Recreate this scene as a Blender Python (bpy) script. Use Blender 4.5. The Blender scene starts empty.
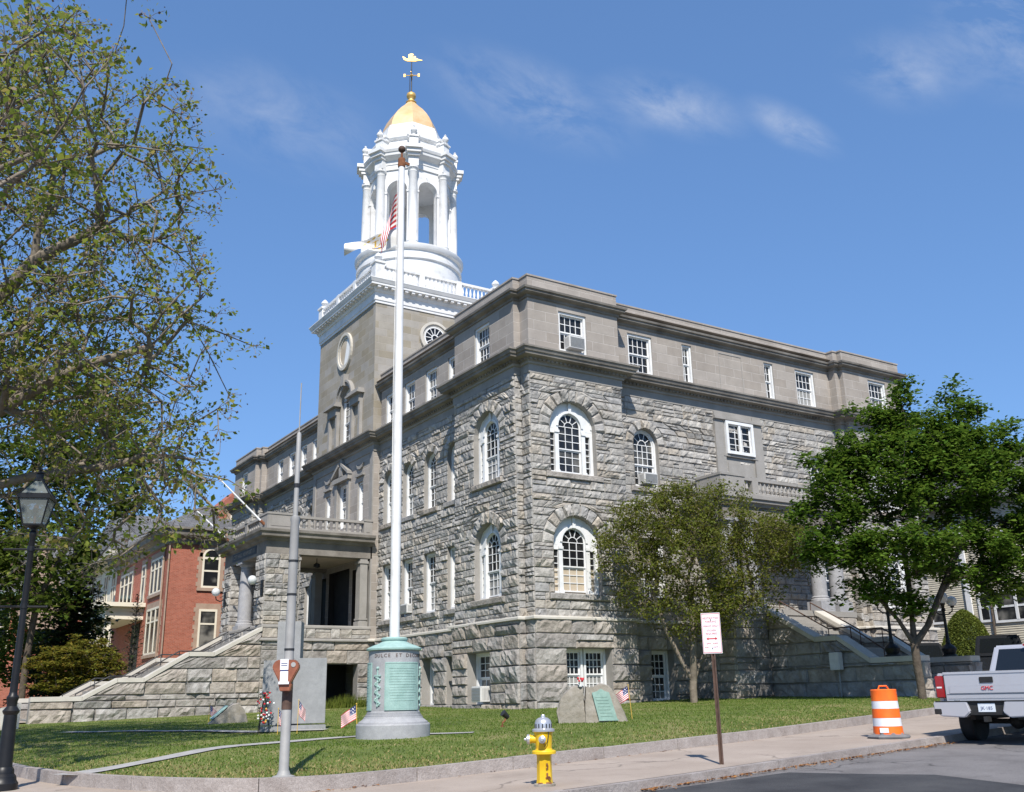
import bpy, bmesh, math, random
import numpy as np
from mathutils import Vector, Matrix
random.seed(7); rng = np.random.default_rng(11)
sc = bpy.context.scene
COL = sc.collection
PI = math.pi

# ------------------------------------------------------------------ camera, world, sun, exposure
cam_d = bpy.data.cameras.new('camera'); cam = bpy.data.objects.new('camera', cam_d); COL.objects.link(cam)
sc.camera = cam
YAW, PITCH, ROLL = map(math.radians, (32.59, 17.08, -1.16))
Rw = Matrix(((math.cos(YAW), math.sin(YAW), 0), (-math.sin(YAW), math.cos(YAW), 0), (0, 0, 1)))
fw = Vector((0, math.cos(PITCH), math.sin(PITCH))); up = Vector((0, -math.sin(PITCH), math.cos(PITCH))); rt = Vector((1, 0, 0))
r2 = math.cos(ROLL)*rt + math.sin(ROLL)*up; u2 = -math.sin(ROLL)*rt + math.cos(ROLL)*up
r2, u2, fw = Rw @ r2, Rw @ u2, Rw @ fw
CAM = Vector((-19.79, -30.15, 1.2))
m = Matrix.Identity(4)
for i in range(3):
    m[i][0] = r2[i]; m[i][1] = u2[i]; m[i][2] = -fw[i]; m[i][3] = CAM[i]
cam.matrix_world = m
cam_d.sensor_width = 36; cam_d.lens = 983.6/1024*36; cam_d.clip_start = .1; cam_d.clip_end = 3000
RIGHT = Vector((math.cos(YAW), -math.sin(YAW), 0)); FWD = Vector((math.sin(YAW), math.cos(YAW), 0))

EL, AZ = math.radians(49), math.radians(29.5)          # light travels towards +x sin(AZ), +y cos(AZ)
w = bpy.data.worlds.new('World'); sc.world = w; w.use_nodes = True
nt = w.node_tree; nt.nodes.clear()
out = nt.nodes.new('ShaderNodeOutputWorld'); bg = nt.nodes.new('ShaderNodeBackground')
sky = nt.nodes.new('ShaderNodeTexSky'); sky.sky_type = 'NISHITA'; sky.sun_disc = False
sky.sun_elevation = EL; sky.sun_rotation = PI + AZ; sky.altitude = 0; sky.air_density = 1.0; sky.dust_density = .1; sky.ozone_density = 5.0
nl = nt.links.new
def NN(t, **k):
    n = nt.nodes.new(t)
    for a_, v_ in k.items(): setattr(n, a_, v_)
    return n
tc = NN('ShaderNodeTexCoord')
gam = NN('ShaderNodeGamma'); gam.inputs[1].default_value = .58; nl(sky.outputs[0], gam.inputs[0])
tint = NN('ShaderNodeMix', data_type='RGBA', blend_type='MULTIPLY'); tint.inputs['Factor'].default_value = 1; tint.inputs['B'].default_value = (1.03, 1.50, 2.16, 1); nl(gam.outputs[0], tint.inputs['A'])
# faint cirrus: a few soft patches, each broken up by streaky noise
def vdot(vec):
    d = NN('ShaderNodeVectorMath', operation='DOT_PRODUCT'); nl(tc.outputs['Generated'], d.inputs[0]); d.inputs[1].default_value = vec; return d.outputs['Value']
f0, r0, u0_ = fw, r2, u2
cb = NN('ShaderNodeCombineXYZ'); nl(vdot((r0*.905-u0_*.42)*4.5), cb.inputs[0]); nl(vdot((u0_*.905+r0*.42)*9.0), cb.inputs[1]); nl(vdot(f0*3), cb.inputs[2])
ns = NN('ShaderNodeTexNoise'); ns.inputs['Scale'].default_value = 2.6; ns.inputs['Detail'].default_value = 10; ns.inputs['Roughness'].default_value = .62; ns.inputs['Distortion'].default_value = .35; nl(cb.outputs[0], ns.inputs['Vector'])
crm = NN('ShaderNodeMapRange'); crm.inputs['From Min'].default_value = .40; crm.inputs['From Max'].default_value = .82; nl(ns.outputs['Fac'], crm.inputs['Value'])
tot = None
for (px_, py_, La, Lb, tilt, amp) in ((530, 100, 120, 42, -20, .62), (672, 105, 80, 30, -16, .75), (792, 128, 55, 20, -32, .75), (905, 70, 62, 38, -20, .55), (1010, 30, 80, 60, -35, .75), (285, 120, 120, 55, -15, .40)):
    dv = (f0*983.6+r0*(px_-512)-u0_*(py_-396)).normalized(); ca, sa = math.cos(math.radians(tilt)), math.sin(math.radians(tilt))
    ax = r0*ca+u0_*sa; bx = u0_*ca-r0*sa; ax = (ax-dv*ax.dot(dv)).normalized(); bx = (bx-dv*bx.dot(dv)).normalized()
    c2 = NN('ShaderNodeCombineXYZ'); nl(vdot(ax*(1000/La)), c2.inputs[0]); nl(vdot(bx*(1000/Lb)), c2.inputs[1])
    ff = NN('ShaderNodeMath', operation='LESS_THAN'); nl(vdot(dv), ff.inputs[0]); ff.inputs[1].default_value = .3; mf = NN('ShaderNodeMath', operation='MULTIPLY'); mf.inputs[1].default_value = 9; nl(ff.outputs[0], mf.inputs[0]); nl(mf.outputs[0], c2.inputs[2])
    ln = NN('ShaderNodeVectorMath', operation='LENGTH'); nl(c2.outputs[0], ln.inputs[0])
    mr = NN('ShaderNodeMapRange', interpolation_type='SMOOTHSTEP'); mr.inputs['From Min'].default_value = 1.15; mr.inputs['From Max'].default_value = .0; mr.inputs['To Max'].default_value = amp; nl(ln.outputs['Value'], mr.inputs['Value'])
    if tot is None: tot = mr.outputs[0]
    else:
        ad = NN('ShaderNodeMath', operation='ADD'); nl(tot, ad.inputs[0]); nl(mr.outputs[0], ad.inputs[1]); tot = ad.outputs[0]
mu = NN('ShaderNodeMath', operation='MULTIPLY'); nl(crm.outputs[0], mu.inputs[0]); nl(tot, mu.inputs[1])
mx = NN('ShaderNodeMix', data_type='RGBA'); mx.inputs['B'].default_value = (4.6, 5.0, 5.8, 1); nl(mu.outputs[0], mx.inputs['Factor']); nl(tint.outputs['Result'], mx.inputs['A'])
nl(mx.outputs['Result'], bg.inputs[0]); nl(bg.outputs[0], out.inputs[0]); bg.inputs[1].default_value = .117
sun_d = bpy.data.lights.new('sun', 'SUN'); sun = bpy.data.objects.new('sun', sun_d); COL.objects.link(sun)
sun_d.energy = 5.0; sun_d.angle = math.radians(.53); sun_d.color = (1, .945, .865)
ld = Vector((math.cos(EL)*math.sin(AZ), math.cos(EL)*math.cos(AZ), -math.sin(EL)))
sun.rotation_euler = ld.to_track_quat('-Z', 'Y').to_euler(); sun.location = (-30, -50, 60)
sc.view_settings.view_transform = 'Standard'; sc.view_settings.look = 'None'; sc.view_settings.exposure = .35; sc.view_settings.gamma = 1
sc.render.engine = 'CYCLES'

# ------------------------------------------------------------------ ground heights
def cl(v, a, b): return max(a, min(b, v))
def S(x, y): return .06 + .025*(cl(x, -45, 70)+11.8) + .012*(cl(y, -40, 60)+18)        # pavement
def Lz(x, y): return .82 + .026*x + .010*y                                            # lawn

# ------------------------------------------------------------------ materials
MATS = {}
def nodes(m): return m.node_tree.nodes, m.node_tree.links
def base_mat(name, col=(.5, .5, .5), rough=.7, metal=0, spec=.5):
    m = bpy.data.materials.new(name); m.use_nodes = True
    b = m.node_tree.nodes['Principled BSDF']
    b.inputs['Base Color'].default_value = (*col, 1); b.inputs['Roughness'].default_value = rough
    b.inputs['Metallic'].default_value = metal; b.inputs['Specular IOR Level'].default_value = spec
    return m, b
def ramp(N, cols, ps=None):
    r = N.new('ShaderNodeValToRGB'); e = r.color_ramp.elements
    while len(e) < len(cols): e.new(.5)
    for i, c in enumerate(cols):
        e[i].position = ps[i] if ps else i/(len(cols)-1); e[i].color = (*c, 1)
    return r
def noisy(name, cols, scale=4, rough=.8, bump=.0, bscale=None, metal=0, detail=6, island=None, ps=None, spec=.4, speck=0):
    """noise-varied colour, optional per-stone variation and bump"""
    m, b = base_mat(name, cols[0], rough, metal, spec); N, Lk = nodes(m)
    geo = N.new('ShaderNodeNewGeometry'); n = N.new('ShaderNodeTexNoise'); n.inputs['Scale'].default_value = scale; n.inputs['Detail'].default_value = detail; n.inputs['Roughness'].default_value = .6
    Lk.new(geo.outputs['Position'], n.inputs['Vector'])
    r = ramp(N, cols, ps or [.3+.4*i/(len(cols)-1) for i in range(len(cols))]); Lk.new(n.outputs['Fac'], r.inputs[0])
    last = r.outputs[0]
    if island:
        r2_ = ramp(N, island); Lk.new(geo.outputs['Random Per Island'], r2_.inputs[0])
        mm = N.new('ShaderNodeMix'); mm.data_type = 'RGBA'; mm.blend_type = 'MULTIPLY'; mm.inputs['Factor'].default_value = 1
        Lk.new(last, mm.inputs['A']); Lk.new(r2_.outputs[0], mm.inputs['B']); last = mm.outputs['Result']
    if speck:
        n3 = N.new('ShaderNodeTexNoise'); n3.inputs['Scale'].default_value = 90; n3.inputs['Detail'].default_value = 2; Lk.new(geo.outputs['Position'], n3.inputs['Vector'])
        r3 = ramp(N, [(1-speck,)*3, (1+speck*.3,)*3], [.35, .65]); Lk.new(n3.outputs['Fac'], r3.inputs[0])
        mm = N.new('ShaderNodeMix'); mm.data_type = 'RGBA'; mm.blend_type = 'MULTIPLY'; mm.inputs['Factor'].default_value = 1
        Lk.new(last, mm.inputs['A']); Lk.new(r3.outputs[0], mm.inputs['B']); last = mm.outputs['Result']
    Lk.new(last, b.inputs['Base Color'])
    if bump:
        nb = N.new('ShaderNodeTexNoise'); nb.inputs['Scale'].default_value = bscale or scale*5; nb.inputs['Detail'].default_value = 5
        Lk.new(geo.outputs['Position'], nb.inputs['Vector'])
        bp = N.new('ShaderNodeBump'); bp.inputs['Strength'].default_value = 1; bp.inputs['Distance'].default_value = bump
        Lk.new(nb.outputs['Fac'], bp.inputs['Height']); Lk.new(bp.outputs[0], b.inputs['Normal'])
    return m
def cracks(m, scale, width, amount):
    """thin irregular cracks and patched stains multiplied into a paving material"""
    N, Lk = nodes(m); b = N['Principled BSDF']; src = b.inputs['Base Color'].links[0].from_socket
    geo = N.new('ShaderNodeNewGeometry'); nz = N.new('ShaderNodeTexNoise'); nz.inputs['Scale'].default_value = 1.5; nz.inputs['Detail'].default_value = 6; Lk.new(geo.outputs['Position'], nz.inputs['Vector'])
    ad = N.new('ShaderNodeMix'); ad.data_type = 'RGBA'; ad.blend_type = 'LINEAR_LIGHT'; ad.inputs['Factor'].default_value = .5; Lk.new(geo.outputs['Position'], ad.inputs['A']); Lk.new(nz.outputs['Color'], ad.inputs['B'])
    vo = N.new('ShaderNodeTexVoronoi'); vo.feature = 'DISTANCE_TO_EDGE'; vo.inputs['Scale'].default_value = scale; Lk.new(ad.outputs['Result'], vo.inputs['Vector'])
    r = ramp(N, [(1-amount,)*3, (1, 1, 1)], [width*.3, width]); Lk.new(vo.outputs['Distance'], r.inputs[0])
    n2 = N.new('ShaderNodeTexNoise'); n2.inputs['Scale'].default_value = .35; n2.inputs['Detail'].default_value = 3; Lk.new(geo.outputs['Position'], n2.inputs['Vector'])
    r2_ = ramp(N, [(0, 0, 0), (1, 1, 1)], [.42, .58]); Lk.new(n2.outputs['Fac'], r2_.inputs[0])
    mm = N.new('ShaderNodeMix'); mm.data_type = 'RGBA'; mm.blend_type = 'MULTIPLY'; Lk.new(r2_.outputs[0], mm.inputs['Factor']); Lk.new(src, mm.inputs['A']); Lk.new(r.outputs[0], mm.inputs['B'])
    n3 = N.new('ShaderNodeTexNoise'); n3.inputs['Scale'].default_value = 1.1; n3.inputs['Detail'].default_value = 7; n3.inputs['Roughness'].default_value = .7; Lk.new(geo.outputs['Position'], n3.inputs['Vector'])
    r3 = ramp(N, [(.74, .73, .72), (1, 1, 1)], [.34, .46]); Lk.new(n3.outputs['Fac'], r3.inputs[0])
    m3 = N.new('ShaderNodeMix'); m3.data_type = 'RGBA'; m3.blend_type = 'MULTIPLY'; m3.inputs['Factor'].default_value = amount; Lk.new(mm.outputs['Result'], m3.inputs['A']); Lk.new(r3.outputs[0], m3.inputs['B'])
    Lk.new(m3.outputs['Result'], b.inputs['Base Color'])
def glass_mat(name):
    """old window glass: every pane object shows a slightly different dim room or curtain and a wavy reflection"""
    m, b = base_mat(name, (.02, .02, .02), .05, 0, .35); N, Lk = nodes(m)
    oi = N.new('ShaderNodeObjectInfo'); geo = N.new('ShaderNodeNewGeometry'); ad = N.new('ShaderNodeVectorMath'); ad.operation = 'ADD'; sc_ = N.new('ShaderNodeVectorMath'); sc_.operation = 'SCALE'; sc_.inputs[0].default_value = (7, 13, 5)
    Lk.new(oi.outputs['Random'], sc_.inputs['Scale']); Lk.new(geo.outputs['Position'], ad.inputs[0]); Lk.new(sc_.outputs[0], ad.inputs[1])
    n = N.new('ShaderNodeTexNoise'); n.inputs['Scale'].default_value = 1.1; n.inputs['Detail'].default_value = 2; Lk.new(ad.outputs[0], n.inputs['Vector'])
    mth = N.new('ShaderNodeMath'); mth.operation = 'MULTIPLY_ADD'; mth.inputs[1].default_value = .42; Lk.new(oi.outputs['Random'], mth.inputs[0]); Lk.new(n.outputs['Fac'], mth.inputs[2])
    r = ramp(N, [(.008, .009, .011), (.018, .019, .021), (.06, .06, .056), (.20, .19, .17)], [.40, .72, .80, .95]); Lk.new(mth.outputs[0], r.inputs[0]); Lk.new(r.outputs[0], b.inputs['Base Color'])
    nb = N.new('ShaderNodeTexNoise'); nb.inputs['Scale'].default_value = 5; Lk.new(geo.outputs['Position'], nb.inputs['Vector']); bp = N.new('ShaderNodeBump'); bp.inputs['Distance'].default_value = .006; Lk.new(nb.outputs['Fac'], bp.inputs['Height']); Lk.new(bp.outputs[0], b.inputs['Normal'])
    return m
def block_mat(name, c1, c2, mortar, bw, bh, msize=.012, rough=.85, stain=.15, bump=.006, bias=0):
    """coursed masonry drawn on any vertical or horizontal face by world position"""
    m, b = base_mat(name, c1, rough, 0, .3); N, Lk = nodes(m)
    geo = N.new('ShaderNodeNewGeometry'); sp = N.new('ShaderNodeSeparateXYZ'); Lk.new(geo.outputs['Position'], sp.inputs[0])
    sn = N.new('ShaderNodeSeparateXYZ'); Lk.new(geo.outputs['True Normal'], sn.inputs[0])
    ab = N.new('ShaderNodeMath'); ab.operation = 'ABSOLUTE'; Lk.new(sn.outputs[0], ab.inputs[0])
    gt = N.new('ShaderNodeMath'); gt.operation = 'GREATER_THAN'; gt.inputs[1].default_value = .6; Lk.new(ab.outputs[0], gt.inputs[0])
    mix = N.new('ShaderNodeMix'); Lk.new(gt.outputs[0], mix.inputs['Factor']); Lk.new(sp.outputs[0], mix.inputs['A']); Lk.new(sp.outputs[1], mix.inputs['B'])
    cb = N.new('ShaderNodeCombineXYZ'); Lk.new(mix.outputs['Result'], cb.inputs[0]); Lk.new(sp.outputs[2], cb.inputs[1])
    br = N.new('ShaderNodeTexBrick'); br.inputs['Scale'].default_value = 1; br.inputs['Brick Width'].default_value = bw; br.inputs['Row Height'].default_value = bh
    br.inputs['Mortar Size'].default_value = msize; br.inputs['Mortar Smooth'].default_value = .2; br.inputs['Bias'].default_value = bias
    br.inputs['Color1'].default_value = (*c1, 1); br.inputs['Color2'].default_value = (*c2, 1); br.inputs['Mortar'].default_value = (*mortar, 1)
    Lk.new(cb.outputs[0], br.inputs['Vector'])
    n = N.new('ShaderNodeTexNoise'); n.inputs['Scale'].default_value = .9; n.inputs['Detail'].default_value = 8; n.inputs['Roughness'].default_value = .7; Lk.new(geo.outputs['Position'], n.inputs['Vector'])
    r = ramp(N, [(1-stain,)*3, (1+stain*.5,)*3], [.3, .7]); Lk.new(n.outputs['Fac'], r.inputs[0])
    mm = N.new('ShaderNodeMix'); mm.data_type = 'RGBA'; mm.blend_type = 'MULTIPLY'; mm.inputs['Factor'].default_value = 1
    Lk.new(br.outputs['Color'], mm.inputs['A']); Lk.new(r.outputs[0], mm.inputs['B']); Lk.new(mm.outputs['Result'], b.inputs['Base Color'])
    bp = N.new('ShaderNodeBump'); bp.invert = True; bp.inputs['Distance'].default_value = bump
    Lk.new(br.outputs['Fac'], bp.inputs['Height'])
    nb = N.new('ShaderNodeTexNoise'); nb.inputs['Scale'].default_value = 25; Lk.new(geo.outputs['Position'], nb.inputs['Vector'])
    bp2 = N.new('ShaderNodeBump'); bp2.inputs['Distance'].default_value = .004; Lk.new(nb.outputs['Fac'], bp2.inputs['Height']); Lk.new(bp.outputs[0], bp2.inputs['Normal'])
    Lk.new(bp2.outputs[0], b.inputs['Normal'])
    return m
def leaf_mat(name, cols, trans=.35, rough=.5):
    m = bpy.data.materials.new(name); m.use_nodes = True; N, Lk = nodes(m)
    b = N['Principled BSDF']; b.inputs['Roughness'].default_value = rough; b.inputs['Specular IOR Level'].default_value = .12
    geo = N.new('ShaderNodeNewGeometry'); r = ramp(N, cols); Lk.new(geo.outputs['Random Per Island'], r.inputs[0])
    Lk.new(r.outputs[0], b.inputs['Base Color'])
    t = N.new('ShaderNodeBsdfTranslucent'); hs = N.new('ShaderNodeHueSaturation'); hs.inputs['Value'].default_value = 1.5; hs.inputs['Hue'].default_value = .485
    Lk.new(r.outputs[0], hs.inputs['Color']); Lk.new(hs.outputs[0], t.inputs['Color'])
    ms = N.new('ShaderNodeMixShader'); ms.inputs[0].default_value = trans
    Lk.new(b.outputs[0], ms.inputs[1]); Lk.new(t.outputs[0], ms.inputs[2]); Lk.new(ms.outputs[0], N['Material Output'].inputs['Surface'])
    return m
M = MATS
M['rock'] = noisy('rock faced granite', [(.29, .277, .262), (.43, .415, .392), (.54, .525, .50)], 3.2, .9, .03, 13,
                  island=[(.78, .78, .77), (.98, .97, .95), (1.06, .98, .87), (.88, .89, .91), (1.02, 1.01, 1.0), (1.15, 1.13, 1.09), (.93, .91, .88)], speck=.25)
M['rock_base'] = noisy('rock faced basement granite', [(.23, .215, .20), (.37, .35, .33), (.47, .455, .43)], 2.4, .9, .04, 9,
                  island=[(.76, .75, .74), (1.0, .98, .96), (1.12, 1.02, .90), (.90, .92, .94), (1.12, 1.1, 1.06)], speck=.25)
M['mortar'] = noisy('mortar', [(.20, .19, .175), (.27, .255, .235)], 6, .95)
M['ashlar'] = block_mat('smooth ashlar', (.345, .305, .265), (.42, .38, .34), (.51, .47, .425), 1.15, .42, .014, stain=.2)
M['ashlar_tower'] = block_mat('tower ashlar', (.31, .27, .20), (.385, .36, .325), (.43, .39, .33), .95, .40, .012, stain=.2)
M['trimstone'] = noisy('dressed granite', [(.29, .275, .25), (.38, .36, .335)], 1.5, .85, .004, 30, speck=.12)
M['cornice'] = noisy('weathered cornice stone', [(.13, .115, .10), (.23, .21, .185), (.33, .305, .27)], .9, .9, .01, 12, ps=[.3, .5, .72])
M['capstone'] = noisy('pale coping stone', [(.50, .47, .41), (.62, .585, .52)], 1.4, .8, .003, 30)
M['white'] = noisy('white paint', [(.56, .55, .52), (.72, .72, .715), (.79, .79, .785)], 1.5, .55, ps=[.27, .42, .6], detail=11)
M['white_win'] = noisy('white window paint', [(.70, .71, .71), (.83, .83, .82)], 3, .45)
M['glass'] = glass_mat('window glass')
M['screen'] = noisy('grey insect screen', [(.20, .20, .19), (.30, .295, .28)], 1.5, .75)
M['blind'] = noisy('tan window blind', [(.42, .34, .24), (.55, .48, .38)], 1.2, .8)
M['gold'] = noisy('gold leaf', [(.70, .45, .21), (.82, .58, .34)], 1.6, .5, metal=.4)
M['gold_bright'] = noisy('bright gilding', [(.62, .38, .10), (.75, .50, .18)], 3, .45, metal=.5)
M['dark_metal'] = noisy('dark metal', [(.03, .03, .032), (.06, .06, .062)], 6, .5, metal=.5)
M['black_paint'] = noisy('black gloss paint', [(.008, .008, .009), (.014, .014, .015)], 5, .42, spec=.35)
M['steel'] = noisy('galvanised steel', [(.27, .265, .255), (.37, .365, .35)], 3, .6, metal=.1)
M['plaque_green'] = noisy('dull bronze plaque', [(.17, .28, .24), (.27, .40, .35)], 6, .6, speck=.15)
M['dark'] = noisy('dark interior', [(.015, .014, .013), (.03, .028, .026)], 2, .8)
M['plaster'] = noisy('porch ceiling plaster', [(.42, .35, .27), (.50, .43, .34)], 1.5, .85)
M['asphalt_old'] = noisy('worn asphalt', [(.14, .13, .127), (.20, .187, .183), (.235, .22, .215)], .9, .95, .006, 60, speck=.4, detail=11)
cracks(M['asphalt_old'], .42, .016, .55)
M['asphalt_new'] = noisy('fresh asphalt', [(.032, .032, .035), (.055, .055, .058), (.075, .074, .075)], 1.1, .9, .006, 60, speck=.5, detail=11)
M['walk'] = noisy('pavement concrete', [(.35, .285, .235), (.45, .375, .315)], .7, .93, .003, 70, detail=10, speck=.16)
cracks(M['walk'], .28, .010, .45)
M['kerbstone'] = noisy('granite kerb', [(.30, .265, .245), (.44, .405, .385)], 3.5, .9, .012, 22, speck=.3, island=[(.88, .86, .85), (1.06, 1.03, 1.0)])
M['lawn'] = noisy('lawn', [(.08, .115, .018), (.135, .17, .032), (.22, .205, .075)], .55, .95, .02, 30, detail=12, ps=[.34, .5, .66])
M['earth'] = noisy('rough ground', [(.07, .09, .035), (.12, .12, .06)], .5, .95)
M['path'] = noisy('worn path', [(.28, .27, .26), (.38, .37, .36)], 3, .95, .004, 40)
M['bark'] = noisy('bark', [(.055, .042, .032), (.13, .105, .08)], 5, .95, .02, 18)
M['bark_pale'] = noisy('plane bark', [(.13, .105, .08), (.24, .205, .16)], 4, .9, .012, 16)
M['brick'] = block_mat('red brick', (.34, .088, .05), (.46, .14, .085), (.36, .22, .17), .24, .085, .010, stain=.14, bump=.003)
M['brownstone'] = noisy('brownstone trim', [(.30, .21, .155), (.40, .29, .22)], 2, .85)
M['cream'] = noisy('cream paint', [(.66, .60, .48), (.74, .68, .56)], 1.5, .6)
M['slate'] = block_mat('slate roof', (.10, .10, .105), (.16, .16, .165), (.06, .06, .06), .35, .22, .01, stain=.2)
M['verdigris'] = noisy('verdigris copper', [(.27, .42, .385), (.39, .56, .52)], 5, .65, .003, 25, speck=.15)
M['bronze_dark'] = noisy('dark bronze', [(.08, .13, .11), (.16, .24, .20)], 6, .5, metal=.3)
M['pedestal'] = noisy('polished granite', [(.33, .33, .345), (.43, .43, .44)], 5, .6, speck=.2)
M['slab'] = noisy('memorial granite', [(.29, .295, .30), (.37, .375, .38)], 5, .6, speck=.2)
M['boulder'] = noisy('boulder stone', [(.25, .22, .17), (.40, .365, .32)], 3, .92, .02, 10, speck=.2)
M['yellow'] = noisy('yellow hydrant paint', [(.72, .43, .015), (.85, .58, .02)], 4, .42)
M['rust'] = noisy('rust', [(.12, .045, .02), (.25, .10, .045)], 12, .9)
M['silver'] = noisy('silver paint', [(.50, .50, .52), (.62, .62, .64)], 5, .32, metal=.6)
M['orange'] = noisy('orange plastic', [(.85, .12, .015), (.95, .19, .02)], 3, .5)
M['reflective'] = noisy('white reflective sheet', [(.66, .68, .72), (.76, .78, .82)], 3, .4)
M['rubber'] = noisy('rubber', [(.02, .02, .02), (.04, .04, .04)], 5, .8)
M['rubber_grey'] = noisy('dusty rubber base', [(.12, .12, .125), (.20, .20, .205)], 6, .85)
M['paint_silver'], b_ = base_mat('silver car paint', (.60, .59, .62), .3, .35, .5); b_.inputs['Coat Weight'].default_value = .6
M['paint_dark'], b_ = base_mat('dark car paint', (.03, .032, .036), .2, .4, .5); b_.inputs['Coat Weight'].default_value = .8
M['car_glass'], b_ = base_mat('car glass', (.01, .012, .014), .04, 0, .7)
M['taillight'], b_ = base_mat('red lens', (.30, .006, .010), .12, 0, .6); b_.inputs['Coat Weight'].default_value = .6
M['lens_white'] = noisy('clear lens', [(.7, .7, .7), (.8, .8, .8)], 5, .2)
M['chrome'], b_ = base_mat('chrome', (.6, .6, .61), .15, 1, .5)
M['black_plastic'] = noisy('black plastic', [(.015, .015, .015), (.03, .03, .03)], 5, .6)
M['plate'] = noisy('number plate', [(.62, .68, .74), (.74, .78, .82)], 8, .45)
M['navy'] = noisy('navy print', [(.02, .03, .12), (.03, .04, .16)], 5, .7)
M['red'] = noisy('red cloth', [(.42, .02, .03), (.55, .035, .05)], 5, .8)
M['red_print'] = noisy('red print', [(.50, .03, .04), (.58, .05, .06)], 5, .6)
M['cloth_white'] = noisy('white cloth', [(.72, .72, .70), (.80, .80, .79)], 5, .85)
M['cloth_gold'] = noisy('gold cloth', [(.55, .33, .05), (.68, .45, .10)], 5, .85)
M['meter'] = noisy('brown meter paint', [(.20, .065, .035), (.30, .11, .06)], 8, .45)
M['signwhite'] = noisy('sign face', [(.74, .74, .76), (.80, .80, .81)], 2, .4)
M['signpost'] = noisy('brown signpost', [(.06, .035, .025), (.12, .07, .05)], 9, .7)
M['lamp_glass'], b_ = base_mat('lantern glass', (.20, .22, .205), .25, 0, .4); b_.inputs['Alpha'].default_value = .6
M['globe'], b_ = base_mat('frosted globe', (.74, .76, .76), .25, 0, .5); b_.inputs['Transmission Weight'].default_value = .25
M['clapboard'] = None
M['ac'] = noisy('ac metal', [(.55, .545, .53), (.66, .655, .64)], 4, .5)
M['ac_dark'] = noisy('ac grille', [(.22, .22, .22), (.30, .30, .29)], 9, .6)
M['maple_leaf'] = leaf_mat('maple leaves', [(.030, .066, .008), (.055, .115, .014), (.085, .16, .020), (.13, .21, .030)], .36)
M['plane_leaf'] = leaf_mat('plane leaves', [(.11, .155, .026), (.16, .215, .034), (.22, .26, .045), (.26, .22, .065)], .48)
M['seedball'] = leaf_mat('seed balls and buds', [(.14, .095, .07), (.24, .17, .13)], .05)
M['crab_leaf'] = leaf_mat('crabapple leaves', [(.10, .09, .026), (.10, .13, .020), (.14, .175, .028), (.19, .19, .04)], .45)
M['dense_leaf'] = leaf_mat('background leaves', [(.045, .075, .012), (.08, .125, .020), (.12, .17, .030)], .38)
M['fir_leaf'] = leaf_mat('fir needles', [(.014, .028, .012), (.025, .045, .016), (.045, .07, .022)], .15)
M['acer_leaf'] = leaf_mat('ornamental leaves', [(.10, .115, .018), (.16, .17, .028), (.22, .16, .03)], .35)
M['hedge_leaf'] = leaf_mat('clipped yew', [(.08, .11, .018), (.12, .155, .028), (.17, .19, .04)], .2)
M['grass_blade'] = leaf_mat('grass blades', [(.075, .14, .018), (.11, .185, .026), (.15, .22, .038), (.22, .24, .07)], .35)
M['straw'] = leaf_mat('dry grass', [(.26, .21, .09), (.34, .28, .13), (.20, .19, .06)], .2)
M['dry_leaf'] = leaf_mat('fallen leaves', [(.25, .10, .03), (.36, .18, .06), (.20, .09, .04)], .1)
def clap():
    m, b = base_mat('cream clapboard', (.60, .54, .42), .6); N, Lk = nodes(m)
    geo = N.new('ShaderNodeNewGeometry'); sp = N.new('ShaderNodeSeparateXYZ'); Lk.new(geo.outputs['Position'], sp.inputs[0])
    mo = N.new('ShaderNodeMath'); mo.operation = 'MODULO'; mo.inputs[1].default_value = .13; Lk.new(sp.outputs[2], mo.inputs[0])
    n = N.new('ShaderNodeTexNoise'); n.inputs['Scale'].default_value = 2; Lk.new(geo.outputs['Position'], n.inputs['Vector'])
    r = ramp(N, [(.54, .49, .385), (.64, .585, .465)], [.3, .7]); Lk.new(n.outputs['Fac'], r.inputs[0]); Lk.new(r.outputs[0], b.inputs['Base Color'])
    return m
M['clapboard'] = clap()

for k_, f_ in (('rock', .90), ('rock_base', .90), ('ashlar', .88), ('ashlar_tower', .90), ('trimstone', .90), ('walk', .88), ('white', .92), ('white_win', .93), ('capstone', .9), ('kerbstone', .95), ('cornice', .88), ('pedestal', .92), ('slab', .9), ('brick', .92), ('clapboard', .9), ('verdigris', .92), ('yellow', .9), ('asphalt_old', .92), ('boulder', .9), ('paint_silver', .92), ('lawn', .88), ('grass_blade', .86)):
    N_ = M[k_].node_tree.nodes; rp = [n for n in N_ if n.type == 'VALTORGB']; bk = [n for n in N_ if n.type == 'TEX_BRICK']
    if bk:
        for i_ in ('Color1', 'Color2', 'Mortar'): c_ = bk[0].inputs[i_].default_value; bk[0].inputs[i_].default_value = (c_[0]*f_, c_[1]*f_, c_[2]*f_, 1)
    elif rp:
        for e_ in rp[0].color_ramp.elements: c_ = e_.color; e_.color = (c_[0]*f_, c_[1]*f_, c_[2]*f_, 1)
    else: b_ = N_['Principled BSDF'].inputs['Base Color']; c_ = b_.default_value; b_.default_value = (c_[0]*f_, c_[1]*f_, c_[2]*f_, 1)

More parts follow.
